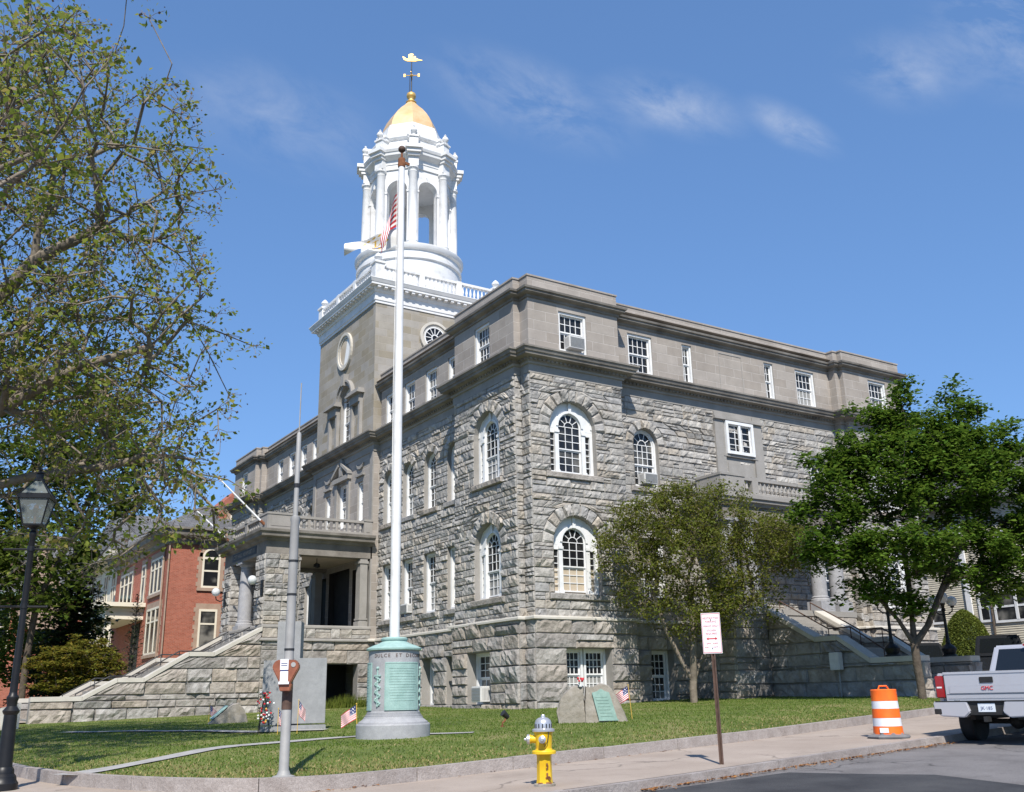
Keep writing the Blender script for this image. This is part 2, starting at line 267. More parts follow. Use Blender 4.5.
# ------------------------------------------------------------------ object helpers
def tag(o, label=None, cat=None, group=None, kind=None):
    if label: o['label'] = label
    if cat: o['category'] = cat
    if group: o['group'] = group
    if kind: o['kind'] = kind
    return o
def empty(name, loc=(0, 0, 0), rz=0, label=None, cat=None, group=None):
    o = bpy.data.objects.new(name, None); COL.objects.link(o); o.location = loc; o.rotation_euler.z = rz; o.empty_display_size = .3
    return tag(o, label, cat, group)
class Fr:
    """facade frame: u along the wall, z up, d outwards"""
    def __init__(s, o, u, n): s.o = Vector((o[0], o[1], 0)); s.u = Vector((u[0], u[1], 0)); s.n = Vector((n[0], n[1], 0))
    def P(s, u, z, d=0): v = s.o + s.u*u + s.n*d; return (v.x, v.y, z)
def FX(c, sg=-1): return Fr((c, 0), (0, 1), (sg, 0))       # wall in plane x=c, u = y
def FY(c, sg=-1): return Fr((0, c), (1, 0), (0, sg))       # wall in plane y=c, u = x
class MB:
    def __init__(s): s.v = []; s.f = []; s.m = []; s.mi = 0
    def add(s, vs, fs):
        o = len(s.v); s.v.extend(tuple(p) for p in vs); s.f.extend(tuple(i+o for i in f) for f in fs); s.m.extend([s.mi]*len(fs))
    def quad(s, a, b, c, d): s.add([a, b, c, d], [(0, 1, 2, 3)])
    def hexa(s, p):  # 8 pts: bottom 4 ccw then top 4
        s.add(p, [(0, 3, 2, 1), (4, 5, 6, 7), (0, 1, 5, 4), (1, 2, 6, 5), (2, 3, 7, 6), (3, 0, 4, 7)])
    def box(s, x0, x1, y0, y1, z0, z1): s.hexa([(x0, y0, z0), (x1, y0, z0), (x1, y1, z0), (x0, y1, z0), (x0, y0, z1), (x1, y0, z1), (x1, y1, z1), (x0, y1, z1)])
    def fbox(s, F, u0, u1, z0, z1, d0, d1):
        s.hexa([F.P(u0, z0, d0), F.P(u1, z0, d0), F.P(u1, z0, d1), F.P(u0, z0, d1), F.P(u0, z1, d0), F.P(u1, z1, d0), F.P(u1, z1, d1), F.P(u0, z1, d1)])
    def fprism(s, F, poly, d0, d1):   # polygon in (u,z)
        n = len(poly); vs = [F.P(u, z, d0) for u, z in poly]+[F.P(u, z, d1) for u, z in poly]
        s.add(vs, [tuple(range(n))[::-1], tuple(range(n, 2*n))]+[(i, (i+1) % n, n+(i+1) % n, n+i) for i in range(n)])
    def prism(s, poly, z0, z1):
        n = len(poly)
        g0 = z0 if callable(z0) else (lambda x, y: z0); g1 = z1 if callable(z1) else (lambda x, y: z1)
        vs = [(x, y, g0(x, y)) for x, y in poly]+[(x, y, g1(x, y)) for x, y in poly]
        s.add(vs, [tuple(range(n))[::-1], tuple(range(n, 2*n))]+[(i, (i+1) % n, n+(i+1) % n, n+i) for i in range(n)])
    def lathe(s, prof, cx=0, cy=0, n=16, rot=0, cap=True, sx=1, sy=1):
        o = len(s.v)
        for r, z in prof:
            for k in range(n):
                a = rot+2*PI*k/n; s.v.append((cx+r*math.cos(a)*sx, cy+r*math.sin(a)*sy, z))
        for i in range(len(prof)-1):
            for k in range(n):
                a, b = o+i*n+k, o+i*n+(k+1) % n; s.f.append((a, b, b+n, a+n)); s.m.append(s.mi)
        if cap:
            s.f.append(tuple(o+k for k in range(n))[::-1]); s.f.append(tuple(o+(len(prof)-1)*n+k for k in range(n))); s.m += [s.mi]*2
    def tube(s, pts, rad, n=8, cap=True):
        pts = [Vector(p) for p in pts]; k = len(pts)
        rad = rad if hasattr(rad, '__len__') else [rad]*k
        o = len(s.v); ref = None
        for i, p in enumerate(pts):
            t = (pts[min(i+1, k-1)]-pts[max(i-1, 0)]).normalized()
            if ref is None: ref = t.orthogonal().normalized()
            a = (ref-t*ref.dot(t))
            a = a.normalized() if a.length > 1e-6 else t.orthogonal().normalized()
            ref = a; b = t.cross(a)
            for j in range(n):
                an = 2*PI*j/n; q = p+(a*math.cos(an)+b*math.sin(an))*rad[i]; s.v.append(tuple(q))
        for i in range(k-1):
            for j in range(n):
                x, y = o+i*n+j, o+i*n+(j+1) % n; s.f.append((x, y, y+n, x+n)); s.m.append(s.mi)
        if cap: s.f.append(tuple(o+j for j in range(n))[::-1]); s.f.append(tuple(o+(k-1)*n+j for j in range(n))); s.m += [s.mi]*2
    def sphere(s, c, r, n=12, sz=1):
        prof = [(max(r*math.sin(PI*i/8), .0005), c[2]-r*sz*math.cos(PI*i/8)) for i in range(9)]; s.lathe(prof, c[0], c[1], n)
    def ring(s, F, cu, cz, r0, r1, a0, a1, n, d0, d1):
        for i in range(n):
            p, q = a0+(a1-a0)*i/n, a0+(a1-a0)*(i+1)/n
            pt = lambda r, a, d: F.P(cu+r*math.cos(a), cz+r*math.sin(a), d)
            s.hexa([pt(r0, p, d0), pt(r1, p, d0), pt(r1, q, d0), pt(r0, q, d0), pt(r0, p, d1), pt(r1, p, d1), pt(r1, q, d1), pt(r0, q, d1)])
    def xf(s, mat, start=0):
        for i in range(start, len(s.v)): s.v[i] = tuple(mat @ Vector(s.v[i]))
    def build(s, name, mats, parent=None, smooth=False, recalc=True, bevel=0, auto=None):
        me = bpy.data.meshes.new(name); me.from_pydata(s.v, [], s.f)
        mats = mats if isinstance(mats, (list, tuple)) else [mats]
        for mm in mats: me.materials.append(M[mm] if isinstance(mm, str) else mm)
        if len(mats) > 1: me.polygons.foreach_set('material_index', s.m)
        if recalc or bevel:
            bm = bmesh.new(); bm.from_mesh(me)
            if bevel:
                bmesh.ops.remove_doubles(bm, verts=bm.verts, dist=1e-5)
                eds = [e for e in bm.edges if len(e.link_faces) == 2 and e.calc_face_angle(0) > .5]
                bmesh.ops.bevel(bm, geom=eds, offset=bevel, segments=2, affect='EDGES', clamp_overlap=True)
            bmesh.ops.recalc_face_normals(bm, faces=bm.faces); bm.to_mesh(me); bm.free()
        if smooth: 
            me.polygons.foreach_set('use_smooth', [True]*len(me.polygons))
            if auto: 
                try: me.set_sharp_from_angle(angle=math.radians(auto))
                except Exception: pass
        o = bpy.data.objects.new(name, me); COL.objects.link(o)
        if parent is not None:
            o.parent = parent
        return o
def struct(name, mb, mat, **k):
    o = mb.build(name, mat, **k); o['kind'] = 'structure'; return o
def text_obj(name, s, size, mat, parent, mtx, extrude=.003, align='CENTER'):
    c = bpy.data.curves.new(name, 'FONT'); c.body = s; c.size = size; c.extrude = extrude; c.align_x = align; c.align_y = 'CENTER'; c.resolution_u = 2
    t = bpy.data.objects.new('tmp', c); COL.objects.link(t)
    dg = bpy.context.evaluated_depsgraph_get(); me = bpy.data.meshes.new_from_object(t.evaluated_get(dg))
    bpy.data.objects.remove(t); bpy.data.curves.remove(c)
    me.transform(mtx); me.materials.clear(); me.materials.append(M[mat]); me.name = name
    o = bpy.data.objects.new(name, me); COL.objects.link(o)
    if parent is not None: o.parent = parent
    return o
def join_meshes(name, objs, mat, parent):
    bm = bmesh.new()
    for o in objs:
        bm.from_mesh(o.data)
    me = bpy.data.meshes.new(name); bm.to_mesh(me); bm.free(); me.materials.append(M[mat])
    for o in objs: bpy.data.objects.remove(o)
    o = bpy.data.objects.new(name, me); COL.objects.link(o); o.parent = parent; return o
def frame_mtx(F, u, z, d):
    """text plane: x -> direction seen left-to-right from outside, y -> up"""
    n = F.n; x = Vector((0, 0, 1)).cross(n)
    p = Vector(F.P(u, z, d)); mm = Matrix.Identity(4)
    for i in range(3): mm[i][0] = x[i]; mm[i][1] = (0, 0, 1)[i]; mm[i][2] = n[i]; mm[i][3] = p[i]
    return mm

# ------------------------------------------------------------------ masonry
def edges_at(op, z, grow=0, ring=0):
    k, a0, a1, z0, z1 = op[:5]; c = (a0+a1)/2; R = (a1-a0)/2
    if k == 'rect' or z <= z1+1e-6: return a0-grow, a1+grow
    h = math.sqrt(max(0, (R+ring)**2-(z-z1)**2)); return c-h, c+h
def top_of(op, ring=0): return op[4] if op[0] == 'rect' else op[4]+(op[2]-op[1])/2+ring
def strips(z0, z1, ops, ring=0, h=None, arcn=8):
    br = {round(z0, 4), round(z1, 4)}
    for op in ops:
        for z in (op[3], op[4], top_of(op, ring)):
            if z0 < z < z1: br.add(round(z, 4))
        if op[0] == 'arch' and not h:
            R = (op[2]-op[1])/2+ring
            for i in range(1, arcn):
                z = op[4]+R*math.sin(PI/2*i/arcn)
                if z0 < z < z1: br.add(round(z, 4))
    br = sorted(br); res = []
    for a, b in zip(br, br[1:]):
        if h:
            n = max(1, round((b-a)/h)); cuts = [a+(b-a)*(i+(random.uniform(-.22, .22) if 0 < i < n else 0))/n for i in range(n+1)]
            res += list(zip(cuts, cuts[1:]))
        else: res.append((a, b))
    return res
def spans(u0, u1, za, zb, ops, ring=0):
    zm = (za+zb)/2; act = sorted([op for op in ops if op[3] < zm < top_of(op, ring)], key=lambda o: o[1])
    L = [(u0, u0)]; 
    for op in act:
        ea, eb = edges_at(op, za+1e-5 if za >= op[4]-1e-4 else za, 0, ring if za >= op[4]-1e-4 else 0), edges_at(op, zb, 0, ring)
        if zm > op[4] and op[0] == 'arch': ea = edges_at(op, max(za, op[4]+1e-5), 0, ring)
        L.append((ea[0], eb[0])); L.append((ea[1], eb[1]))
    L.append((u1, u1)); return [(L[i], L[i+1]) for i in range(0, len(L), 2)]
def sheet(mb, F, u0, u1, z0, z1, ops, d=0):
    for za, zb in strips(z0, z1, ops):
        for (la, lb), (ra, rb) in spans(u0, u1, za, zb, ops):
            if ra-la < 1e-4 and rb-lb < 1e-4: continue
            mb.quad(F.P(la, za, d), F.P(ra, za, d), F.P(rb, zb, d), F.P(lb, zb, d))
def reveals(mb, F, ops, d=0, depth=.32):
    for op in ops:
        a0, a1, z0, z1 = op[1:5]; pts = [(a0, z0), (a1, z0), (a1, z1)]
        if op[0] == 'arch':
            c = (a0+a1)/2; R = (a1-a0)/2; pts += [(c+R*math.cos(PI*i/12), z1+R*math.sin(PI*i/12)) for i in range(1, 12)]
        pts.append((a0, z1))
        for i in range(len(pts)):
            p, q = pts[i], pts[(i+1) % len(pts)]
            mb.quad(F.P(*p, d), F.P(*q, d), F.P(*q, d-depth), F.P(*p, d-depth))
def rock_block(mb, F, c, d, prot, s=.16):
    """c: (u,z) corners bl, br, tr, tl; rough pillowed face"""
    (ax, ay), (bx, by), (cx, cy), (dx, dy) = c
    wu = max(abs(bx-ax), abs(cx-dx)); hz = max(abs(dy-ay), abs(cy-by))
    if wu < .02 or hz < .02: return
    nu = max(1, int(wu/s)); nv = max(1, int(hz/s)); e = min(.035, wu*.2); e2 = min(.03, hz*.2)
    U = [0]+[e/wu+(1-2*e/wu)*i/nu for i in range(nu+1)]+[1]; Vv = [0]+[e2/hz+(1-2*e2/hz)*i/nv for i in range(nv+1)]+[1]
    nx, ny = len(U), len(Vv); vs = []; big = random.uniform(.35, 1.25); tx, ty = random.uniform(-.7, .7), random.uniform(-.6, 1.0)
    for j, v in enumerate(Vv):
        for i, u in enumerate(U):
            uu, vv = u, v; edge = i in (0, nx-1) or j in (0, ny-1)
            if not edge:
                ring1 = i in (1, nx-2) or j in (1, ny-2)
                dd = prot*big*((.42+.55*random.random()) if ring1 else (.62+.62*random.random()))*(1+tx*(u-.5)+ty*(v-.5))
                if not ring1: uu += random.uniform(-.3, .3)/(nx); vv += random.uniform(-.3, .3)/(ny)
            else: dd = -.01; uu += random.uniform(-.012, .012)/max(wu, .1)*(0 < i < nx-1); vv += random.uniform(-.012, .012)/max(hz, .1)*(0 < j < ny-1)
            x = (1-vv)*((1-uu)*ax+uu*bx)+vv*((1-uu)*dx+uu*cx); z = (1-vv)*((1-uu)*ay+uu*by)+vv*((1-uu)*dy+uu*cy)
            vs.append(F.P(x, z, d+dd))
    mb.add(vs, [(j*nx+i, j*nx+i+1, (j+1)*nx+i+1, (j+1)*nx+i) for j in range(ny-1) for i in range(nx-1)])
def rocks(mb, F, u0, u1, z0, z1, ops, prot=.07, h=.36, lmin=.32, lmax=1.15, ring=.48, s=.16, d=.0, gap=.005, rowlist=None, vous=True):
    for za, zb in (rowlist or strips(z0, z1, ops, ring, h)):
        for (la, lb), (ra, rb) in spans(u0, u1, za, zb, ops, ring):
            L = max(ra-la, rb-lb)
            if L < .05: continue
            cuts = [0]; 
            while cuts[-1] < L: cuts.append(cuts[-1]+random.uniform(lmin, lmax))
            cuts[-1] = L
            if len(cuts) > 2 and cuts[-1]-cuts[-2] < lmin*.6: cuts.pop(-2)
            cuts = [c/L for c in cuts]
            for a, b in zip(cuts, cuts[1:]):
                bl, br_ = la+(ra-la)*a+gap, la+(ra-la)*b-gap; tl, tr = lb+(rb-lb)*a+gap, lb+(rb-lb)*b-gap
                if br_ < bl: bl = br_ = (bl+br_)/2
                if tr < tl: tl = tr = (tl+tr)/2
                q0, q1 = za+gap, zb-gap
                if q1-q0 > .2 and random.random() < .24 and br_-bl > .2:          # two thin stones instead of one
                    t_ = random.uniform(.38, .62); qm = q0+(q1-q0)*t_; ml, mr = bl+(tl-bl)*t_, br_+(tr-br_)*t_
                    rock_block(mb, F, ((bl, q0), (br_, q0), (mr, qm-gap), (ml, qm-gap)), d, prot*.8, s); rock_block(mb, F, ((ml, qm+gap), (mr, qm+gap), (tr, q1), (tl, q1)), d, prot*.8, s)
                else: rock_block(mb, F, ((bl, q0), (br_, q0), (tr, q1), (tl, q1)), d, prot, s)
    if vous:
        for op in ops:
            if op[0] != 'arch': continue
            c = (op[1]+op[2])/2; R = (op[2]-op[1])/2; n = 11 if R > .8 else 7
            for i in range(n):
                p, q = PI*i/n+.01, PI*(i+1)/n-.01; r0, r1 = R+.005, R+ring-.01+random.uniform(-.01, .01)
                pt = lambda r, a: (c+r*math.cos(a), op[4]+r*math.sin(a))
                rock_block(mb, F, (pt(r0, q), pt(r0, p), pt(r1, p), pt(r1, q)), d+.02, prot*1.15, s)
def offset_path(path, dd, closed=True):
    """outward offset; path runs so that outward is on the left-hand normal given by (-dy,dx)*-1"""
    n = len(path); res = []
    for i in range(n):
        p = Vector(path[i]); a = Vector(path[i-1]) if (closed or i > 0) else None; b = Vector(path[(i+1) % n]) if (closed or i < n-1) else None
        e1 = (p-a).normalized() if a is not None else (b-p).normalized(); e2 = (b-p).normalized() if b is not None else e1
        n1 = Vector((e1.y, -e1.x)); n2_ = Vector((e2.y, -e2.x)); k = 1+n1.dot(n2_)
        res.append(p+(n1+n2_)*dd/max(k, .2))
    return res
def sweep(mb, path, prof, closed=True):
    rows = [[(*p, z) for p in offset_path(path, dd, closed)] for dd, z in prof]
    n = len(path); vs = [v for r in rows for v in r]; k = len(rows); fs = []
    for i in range(k-1):
        for j in range(n if closed else n-1):
            a, b = i*n+j, i*n+(j+1) % n; fs.append((a, b, b+n, a+n))
    mb.add(vs, fs)
def balusters(mb, F, u0, u1, z0, z1, d, w=.13, gap=.24, rail=.12, base=.12, n=6, th=.2):
    """rails and turned balusters between u0 and u1"""
    mb.fbox(F, u0, u1, z0, z0+base, d-th, d); mb.fbox(F, u0, u1, z1-rail, z1, d-th-.02, d+.02)
    k = max(1, int((u1-u0)/gap)); h = z1-rail-z0-base
    for i in range(k):
        u = u0+(u1-u0)*(i+.5)/k; x, y, _ = F.P(u, 0, d-th/2); zb = z0+base
        mb.lathe([(w*.42, zb), (w*.42, zb+h*.08), (w*.25, zb+h*.14), (w*.5, zb+h*.38), (w*.22, zb+h*.75), (w*.4, zb+h*.9), (w*.42, zb+h)], x, y, n, cap=False)

# ------------------------------------------------------------------ windows
def win_rect(parent, F, a0, a1, z0, z1, d, cols=4, rows=3, cw=.10, low='glass', lowrows=None, mt=.028, ac=False, panecol='glass', up='glass', single=False):
    mb = MB(); D0, D1 = d-.06, d+.10
    mb.fbox(F, a0, a0+cw, z0, z1, D0, D1); mb.fbox(F, a1-cw, a1, z0, z1, D0, D1)
    mb.fbox(F, a0+cw, a1-cw, z1-cw, z1, D0, D1); mb.fbox(F, a0+cw, a1-cw, z0, z0+cw*.9, D0, D1+.02)
    u0, u1, b0, b1 = a0+cw, a1-cw, z0+cw*.9, z1-cw; mid = (b0+b1)/2
    sf = min(.055, (u1-u0)*.12)
    halves = [(b0, b1, d-.02)] if single else [(mid, b1, d), (b0, mid, d-.045)]
    for hi, (q0, q1, dd) in enumerate(halves):
        mb.fbox(F, u0, u0+sf, q0, q1, dd-.03, dd); mb.fbox(F, u1-sf, u1, q0, q1, dd-.03, dd)
        mb.fbox(F, u0+sf, u1-sf, q1-sf, q1, dd-.03, dd-.001); mb.fbox(F, u0+sf, u1-sf, q0, q0+sf, dd-.03, dd-.001)
        for i in range(1, cols):
            u = u0+sf+(u1-u0-2*sf)*i/cols; mb.fbox(F, u-mt/2, u+mt/2, q0+sf, q1-sf, dd-.028, dd-.006)
        rr = rows if hi == 0 or lowrows is None else lowrows
        for j in range(1, rr):
            z = q0+sf+(q1-q0-2*sf)*j/rr; mb.fbox(F, u0+sf, u1-sf, z-mt/2, z+mt/2, dd-.027, dd-.007)
    wdw = mb.build('window', 'white_win', parent)
    mats = [up, low] if not single else [up]
    for hi, (q0, q1, dd) in enumerate(halves):
        pm = MB(); pm.quad(F.P(u0, q0, dd-.033), F.P(u1, q0, dd-.033), F.P(u1, q1, dd-.033), F.P(u0, q1, dd-.033))
        pm.build('pane', mats[hi], wdw, recalc=False)
    return wdw
def win_arch(parent, F, a0, a1, z0, zs, d, cols=3, cw=.10, low='glass', up='glass', mt=.028, side=0):
    """double-hung window with a fan head; side>0 gives the wide white surround with narrow side lights"""
    mb = MB(); c = (a0+a1)/2; R = (a1-a0)/2; D0, D1 = d-.06, d+.05
    if side:
        Ri = R*.50; mb.ring(F, c, zs+.12, Ri, R+.005, 0, PI, 20, D0, D1)
        mb.fbox(F, a0, c-Ri, zs, zs+.12, D0, D1+.004); mb.fbox(F, c+Ri, a1, zs, zs+.12, D0, D1+.004)
        mb.ring(F, c, zs+.12, Ri, Ri+.10, 0, PI, 20, D1, D1+.04)
        mb.ring(F, c, zs+.12, R-.10, R+.003, 0, PI, 20, D1, D1+.03)
        for sg in (-1, 1):
            o0, o1 = sorted((c+sg*Ri, c+sg*R)); wv = o1-o0
            inner = c+sg*Ri
            i0, i1 = sorted((inner, inner+sg*wv*.32)); mb.fbox(F, i0, i1, z0, zs, D0, D1+.03)        # pilaster
            mb.fbox(F, i0-.02, i1+.02, zs-.16, zs-.06, D1+.03, D1+.07); mb.fbox(F, i0-.02, i1+.02, z0, z0+.14, D1+.03, D1+.06)
            e0, e1 = sorted((c+sg*R, c+sg*(R-wv*.24))); mb.fbox(F, e0, e1, z0, zs, D0, D1)
            g0, g1 = sorted((inner+sg*wv*.32, c+sg*(R-wv*.24)))
            mb.fbox(F, g0, g1, zs-.18, zs, D0, D1); mb.fbox(F, g0, g1, z0, z0+.1, D0, D1)
            for k in range(1, 6):
                z = z0+.1+(zs-.28-z0)*k/6; mb.fbox(F, g0, g1, z-mt/2, z+mt/2, d-.04, d-.01)
        mb.fbox(F, a0-.02, a1+.02, z0-.08, z0-.002, D0, D1+.09)
        mb.fbox(F, c-.07, c+.07, zs+.12+Ri, zs+.12+R*.98, D1+.02, D1+.07)
        u0, u1, Rs, zsp = c-Ri, c+Ri, Ri, zs+.12
    else:
        mb.ring(F, c, zs, R-cw, R+.003, 0, PI, 16, D0, D1); mb.fbox(F, a0, a0+cw, z0, zs, D0, D1); mb.fbox(F, a1-cw, a1, z0, zs, D0, D1)
        mb.fbox(F, a0+cw, a1-cw, z0, z0+.09, D0, D1+.02); u0, u1, Rs, zsp = a0+cw, a1-cw, R-cw, zs
    sf = .05; mid = z0+.09+(zsp-z0)*.47
    mb.ring(F, c, zsp, Rs-sf, Rs, 0, PI, 16, d-.03, d)
    for q0, q1, dd in ((mid, zsp, d), (z0+.09, mid, d-.045)):
        mb.fbox(F, u0, u0+sf, q0, q1, dd-.03, dd); mb.fbox(F, u1-sf, u1, q0, q1, dd-.03, dd)
        mb.fbox(F, u0+sf, u1-sf, q0, q0+sf, dd-.03, dd-.001); 
        if q1 == mid: mb.fbox(F, u0+sf, u1-sf, q1-sf, q1, dd-.03, dd-.001)
        for i in range(1, cols):
            u = u0+sf+(u1-u0-2*sf)*i/cols; mb.fbox(F, u-mt/2, u+mt/2, q0+sf, q1-(sf if q1 == mid else 0), dd-.028, dd-.006)
        for j in range(1, 4 if q1 == mid else 3):
            z = q0+sf+(q1-q0-sf)*j/(3); 
            if z < q1-.02: mb.fbox(F, u0+sf, u1-sf, z-mt/2, z+mt/2, dd-.027, dd-.007)
    mb.fbox(F, u0+sf, u1-sf, zsp-mt/2, zsp+mt/2, d-.027, d-.005)
    for k in range(1, 5):                                   # fan bars
        a = PI*k/5; p0, p1 = Rs*.38, Rs-sf; t = Vector((math.cos(a), math.sin(a))); nn = Vector((-t.y, t.x))*mt/2
        mb.fprism(F, [(c+t.x*p0+nn.x, zsp+t.y*p0+nn.y), (c+t.x*p0-nn.x, zsp+t.y*p0-nn.y), (c+t.x*p1-nn.x, zsp+t.y*p1-nn.y), (c+t.x*p1+nn.x, zsp+t.y*p1+nn.y)], d-.026, d-.008)
    mb.ring(F, c, zsp, Rs*.36, Rs*.36+mt, 0, PI, 10, d-.026, d-.004)
    wdw = mb.build('window', 'white_win', parent)
    Rp = R-.03 if side else Rs
    p1 = MB(); pts = [(c-Rp, mid), (c+Rp, mid), (c+Rp, zsp)]+[(c+(Rs if side else Rp)*math.cos(PI*i/14), zsp+(Rs if side else Rp)*math.sin(PI*i/14)) for i in range(1 if not side else 0, 15)]
    if side: pts.append((c-Rp, zsp))
    p1.add([F.P(u, z, d-.034) for u, z in pts], [tuple(range(len(pts)))]); p1.build('pane', up, wdw, recalc=False)
    p2 = MB(); p2.quad(F.P(c-Rp, z0, d-.08), F.P(c+Rp, z0, d-.08), F.P(c+Rp, mid, d-.08), F.P(c-Rp, mid, d-.08)); p2.build('pane', low, wdw, recalc=False)
    return wdw
def air_con(F, u0, u1, z0, z1, d, label, depth=.42):
    e = empty('window_air_conditioner', F.P((u0+u1)/2, z0, d), 0, label, 'air conditioner', 'air conditioners in the windows')
    o = Vector(F.P((u0+u1)/2, z0, d))
    mb = MB(); mb.fbox(F, u0, u1, z0, z1, d, d+depth); mb.xf(Matrix.Translation(-o)); mb.build('housing', 'ac', e, bevel=.02)
    g = MB()
    n = 9
    for i in range(n):
        z = z0+.05+(z1-z0-.1)*(i+.5)/n; g.fbox(F, u0+.04, u1-.04, z-.012, z+.012, d+depth+.001, d+depth+.015)
    for sd, us in ((0, u0), (1, u1)):
        for i in range(5):
            dd = d+depth*.3+depth*.6*i/5; g.fbox(F, us-.006+(.0 if sd else -.002), us+.008, z0+.08, z1-.08, dd, dd+.02)
    g.xf(Matrix.Translation(-o)); g.build('grille', 'ac_dark', e)
    return e

# ================================================================== GROUND
CURB = [(-17.6, 62), (-17.45, 20), (-17.35, 0), (-17.3, -7), (-16.95, -11), (-16.3, -13.3), (-15.4, -15.1), (-14.5, -16.05), (-13.3, -16.2), (-11.8, -15.95), (-8.7, -15.4), (-4.1, -14.6), (-1.8, -14.0), (1.6, -13.15), (6.0, -12.0), (9.6, -11.3)]
KERB = [(-20.6, 62), (-20.6, -8), (-20.3, -14), (-18.8, -17.3), (-16.3, -18.85), (-14, -19.0), (-11.94, -18.84), (-9.75, -18.6), (-7.6, -18.2), (-1.65, -17.25), (12, -14.9), (40, -10.2), (75, -4.2)]
def densify(path, s=.6):
    r = [path[0]]
    for a, b in zip(path, path[1:]):
        n = max(1, int(math.dist(a, b)/s))
        r += [(a[0]+(b[0]-a[0])*i/n, a[1]+(b[1]-a[1])*i/n) for i in range(1, n+1)]
    return r
def smooth_path(p, it=2):
    for _ in range(it):
        q = [p[0]]
        for a, b in zip(p, p[1:]): q += [(a[0]*.75+b[0]*.25, a[1]*.75+b[1]*.25), (a[0]*.25+b[0]*.75, a[1]*.25+b[1]*.75)]
        p = q+[p[-1]]
    return p
CURB = smooth_path(CURB); KERB = smooth_path(KERB)
def grid_sheet(xs, ys, zf):
    mb = MB(); n = len(xs)
    mb.add([(x, y, zf(x, y)) for y in ys for x in xs], [(j*n+i, j*n+i+1, (j+1)*n+i+1, (j+1)*n+i) for j in range(len(ys)-1) for i in range(n-1)]); return mb
xs = sorted(set([-1500, -900, -500, -300, -200, -140]+list(range(-100, 130, 6))+[140, 200, 300, 500, 900, 1500]))
struct('ground', grid_sheet(xs, xs, lambda x, y: S(x, y)-.22), 'earth', recalc=False)
def tri_poly(poly, zf, res=None):
    """flat polygon filled with a triangulated sheet following zf"""
    from mathutils.geometry import tessellate_polygon
    t = tessellate_polygon([[Vector((x, y, 0)) for x, y in poly]]); mb = MB(); mb.add([(x, y, zf(x, y)) for x, y in poly], t); return mb
def cut_sheet(poly, zf, step=1.5):
    """polygon sheet subdivided by a grid so it can follow the slope"""
    bm = bmesh.new(); vs = [bm.verts.new((x, y, 0)) for x, y in poly]; f = bm.faces.new(vs)
    bmesh.ops.triangulate(bm, faces=[f])
    x0, x1 = min(p[0] for p in poly), max(p[0] for p in poly); y0, y1 = min(p[1] for p in poly), max(p[1] for p in poly)
    x = x0+step
    while x < x1: bmesh.ops.bisect_plane(bm, geom=bm.verts[:]+bm.edges[:]+bm.faces[:], plane_co=(x, 0, 0), plane_no=(1, 0, 0)); x += step
    y = y0+step
    while y < y1: bmesh.ops.bisect_plane(bm, geom=bm.verts[:]+bm.edges[:]+bm.faces[:], plane_co=(0, y, 0), plane_no=(0, 1, 0)); y += step
    for v in bm.verts: v.co.z = zf(v.co.x, v.co.y)
    mb = MB(); bm.verts.index_update(); mb.add([tuple(v.co) for v in bm.verts], [tuple(v.index for v in f.verts) for f in bm.faces]); bm.free(); return mb
struct('road', cut_sheet([(-90, -60), (90, -60), (90, 0), (75, -3)]+[(x+.0, y) for x, y in KERB[::-1]][1:]+[(-30, 62), (-30, -10), (-90, -19)], lambda x, y: S(x, y)-.13, 6), 'asphalt_old', recalc=False)
struct('road_patch', cut_sheet([(-12.4, -19.05), (-10.1, -18.95), (-7.6, -18.75), (-7.2, -19.6), (-6.6, -20.6), (-7.0, -22.2), (-7.6, -24), (-9, -34), (-30, -34), (-27, -19.5), (-16, -19.8)], lambda x, y: S(x, y)-.125, 2), 'asphalt_new', recalc=False)
struct('sidewalk', cut_sheet(KERB+[(75, 30), (9.7, 12), (9.7, -11.3)]+CURB[::-1][1:], lambda x, y: S(x, y), 2), 'walk', recalc=False)
LAWN = CURB+[(9.8, -11.2), (9.9, -6), (9.9, 3), (3, 6), (3, 62)]
def lawn_z(x, y):
    # meets the granite edging, then rises to the plane of the lawn
    d = min(math.dist((x, y), c) for c in CURB[::2]); e = S(x, y)+.15; t = cl(d/3.5, 0, 1); t = t*t*(3-2*t)
    return e*(1-t)+(Lz(x, y))*t+.012*math.sin(x*1.7)*math.cos(y*1.3)*t
struct('lawn', cut_sheet(LAWN, lawn_z, 1.0), 'lawn', recalc=False)
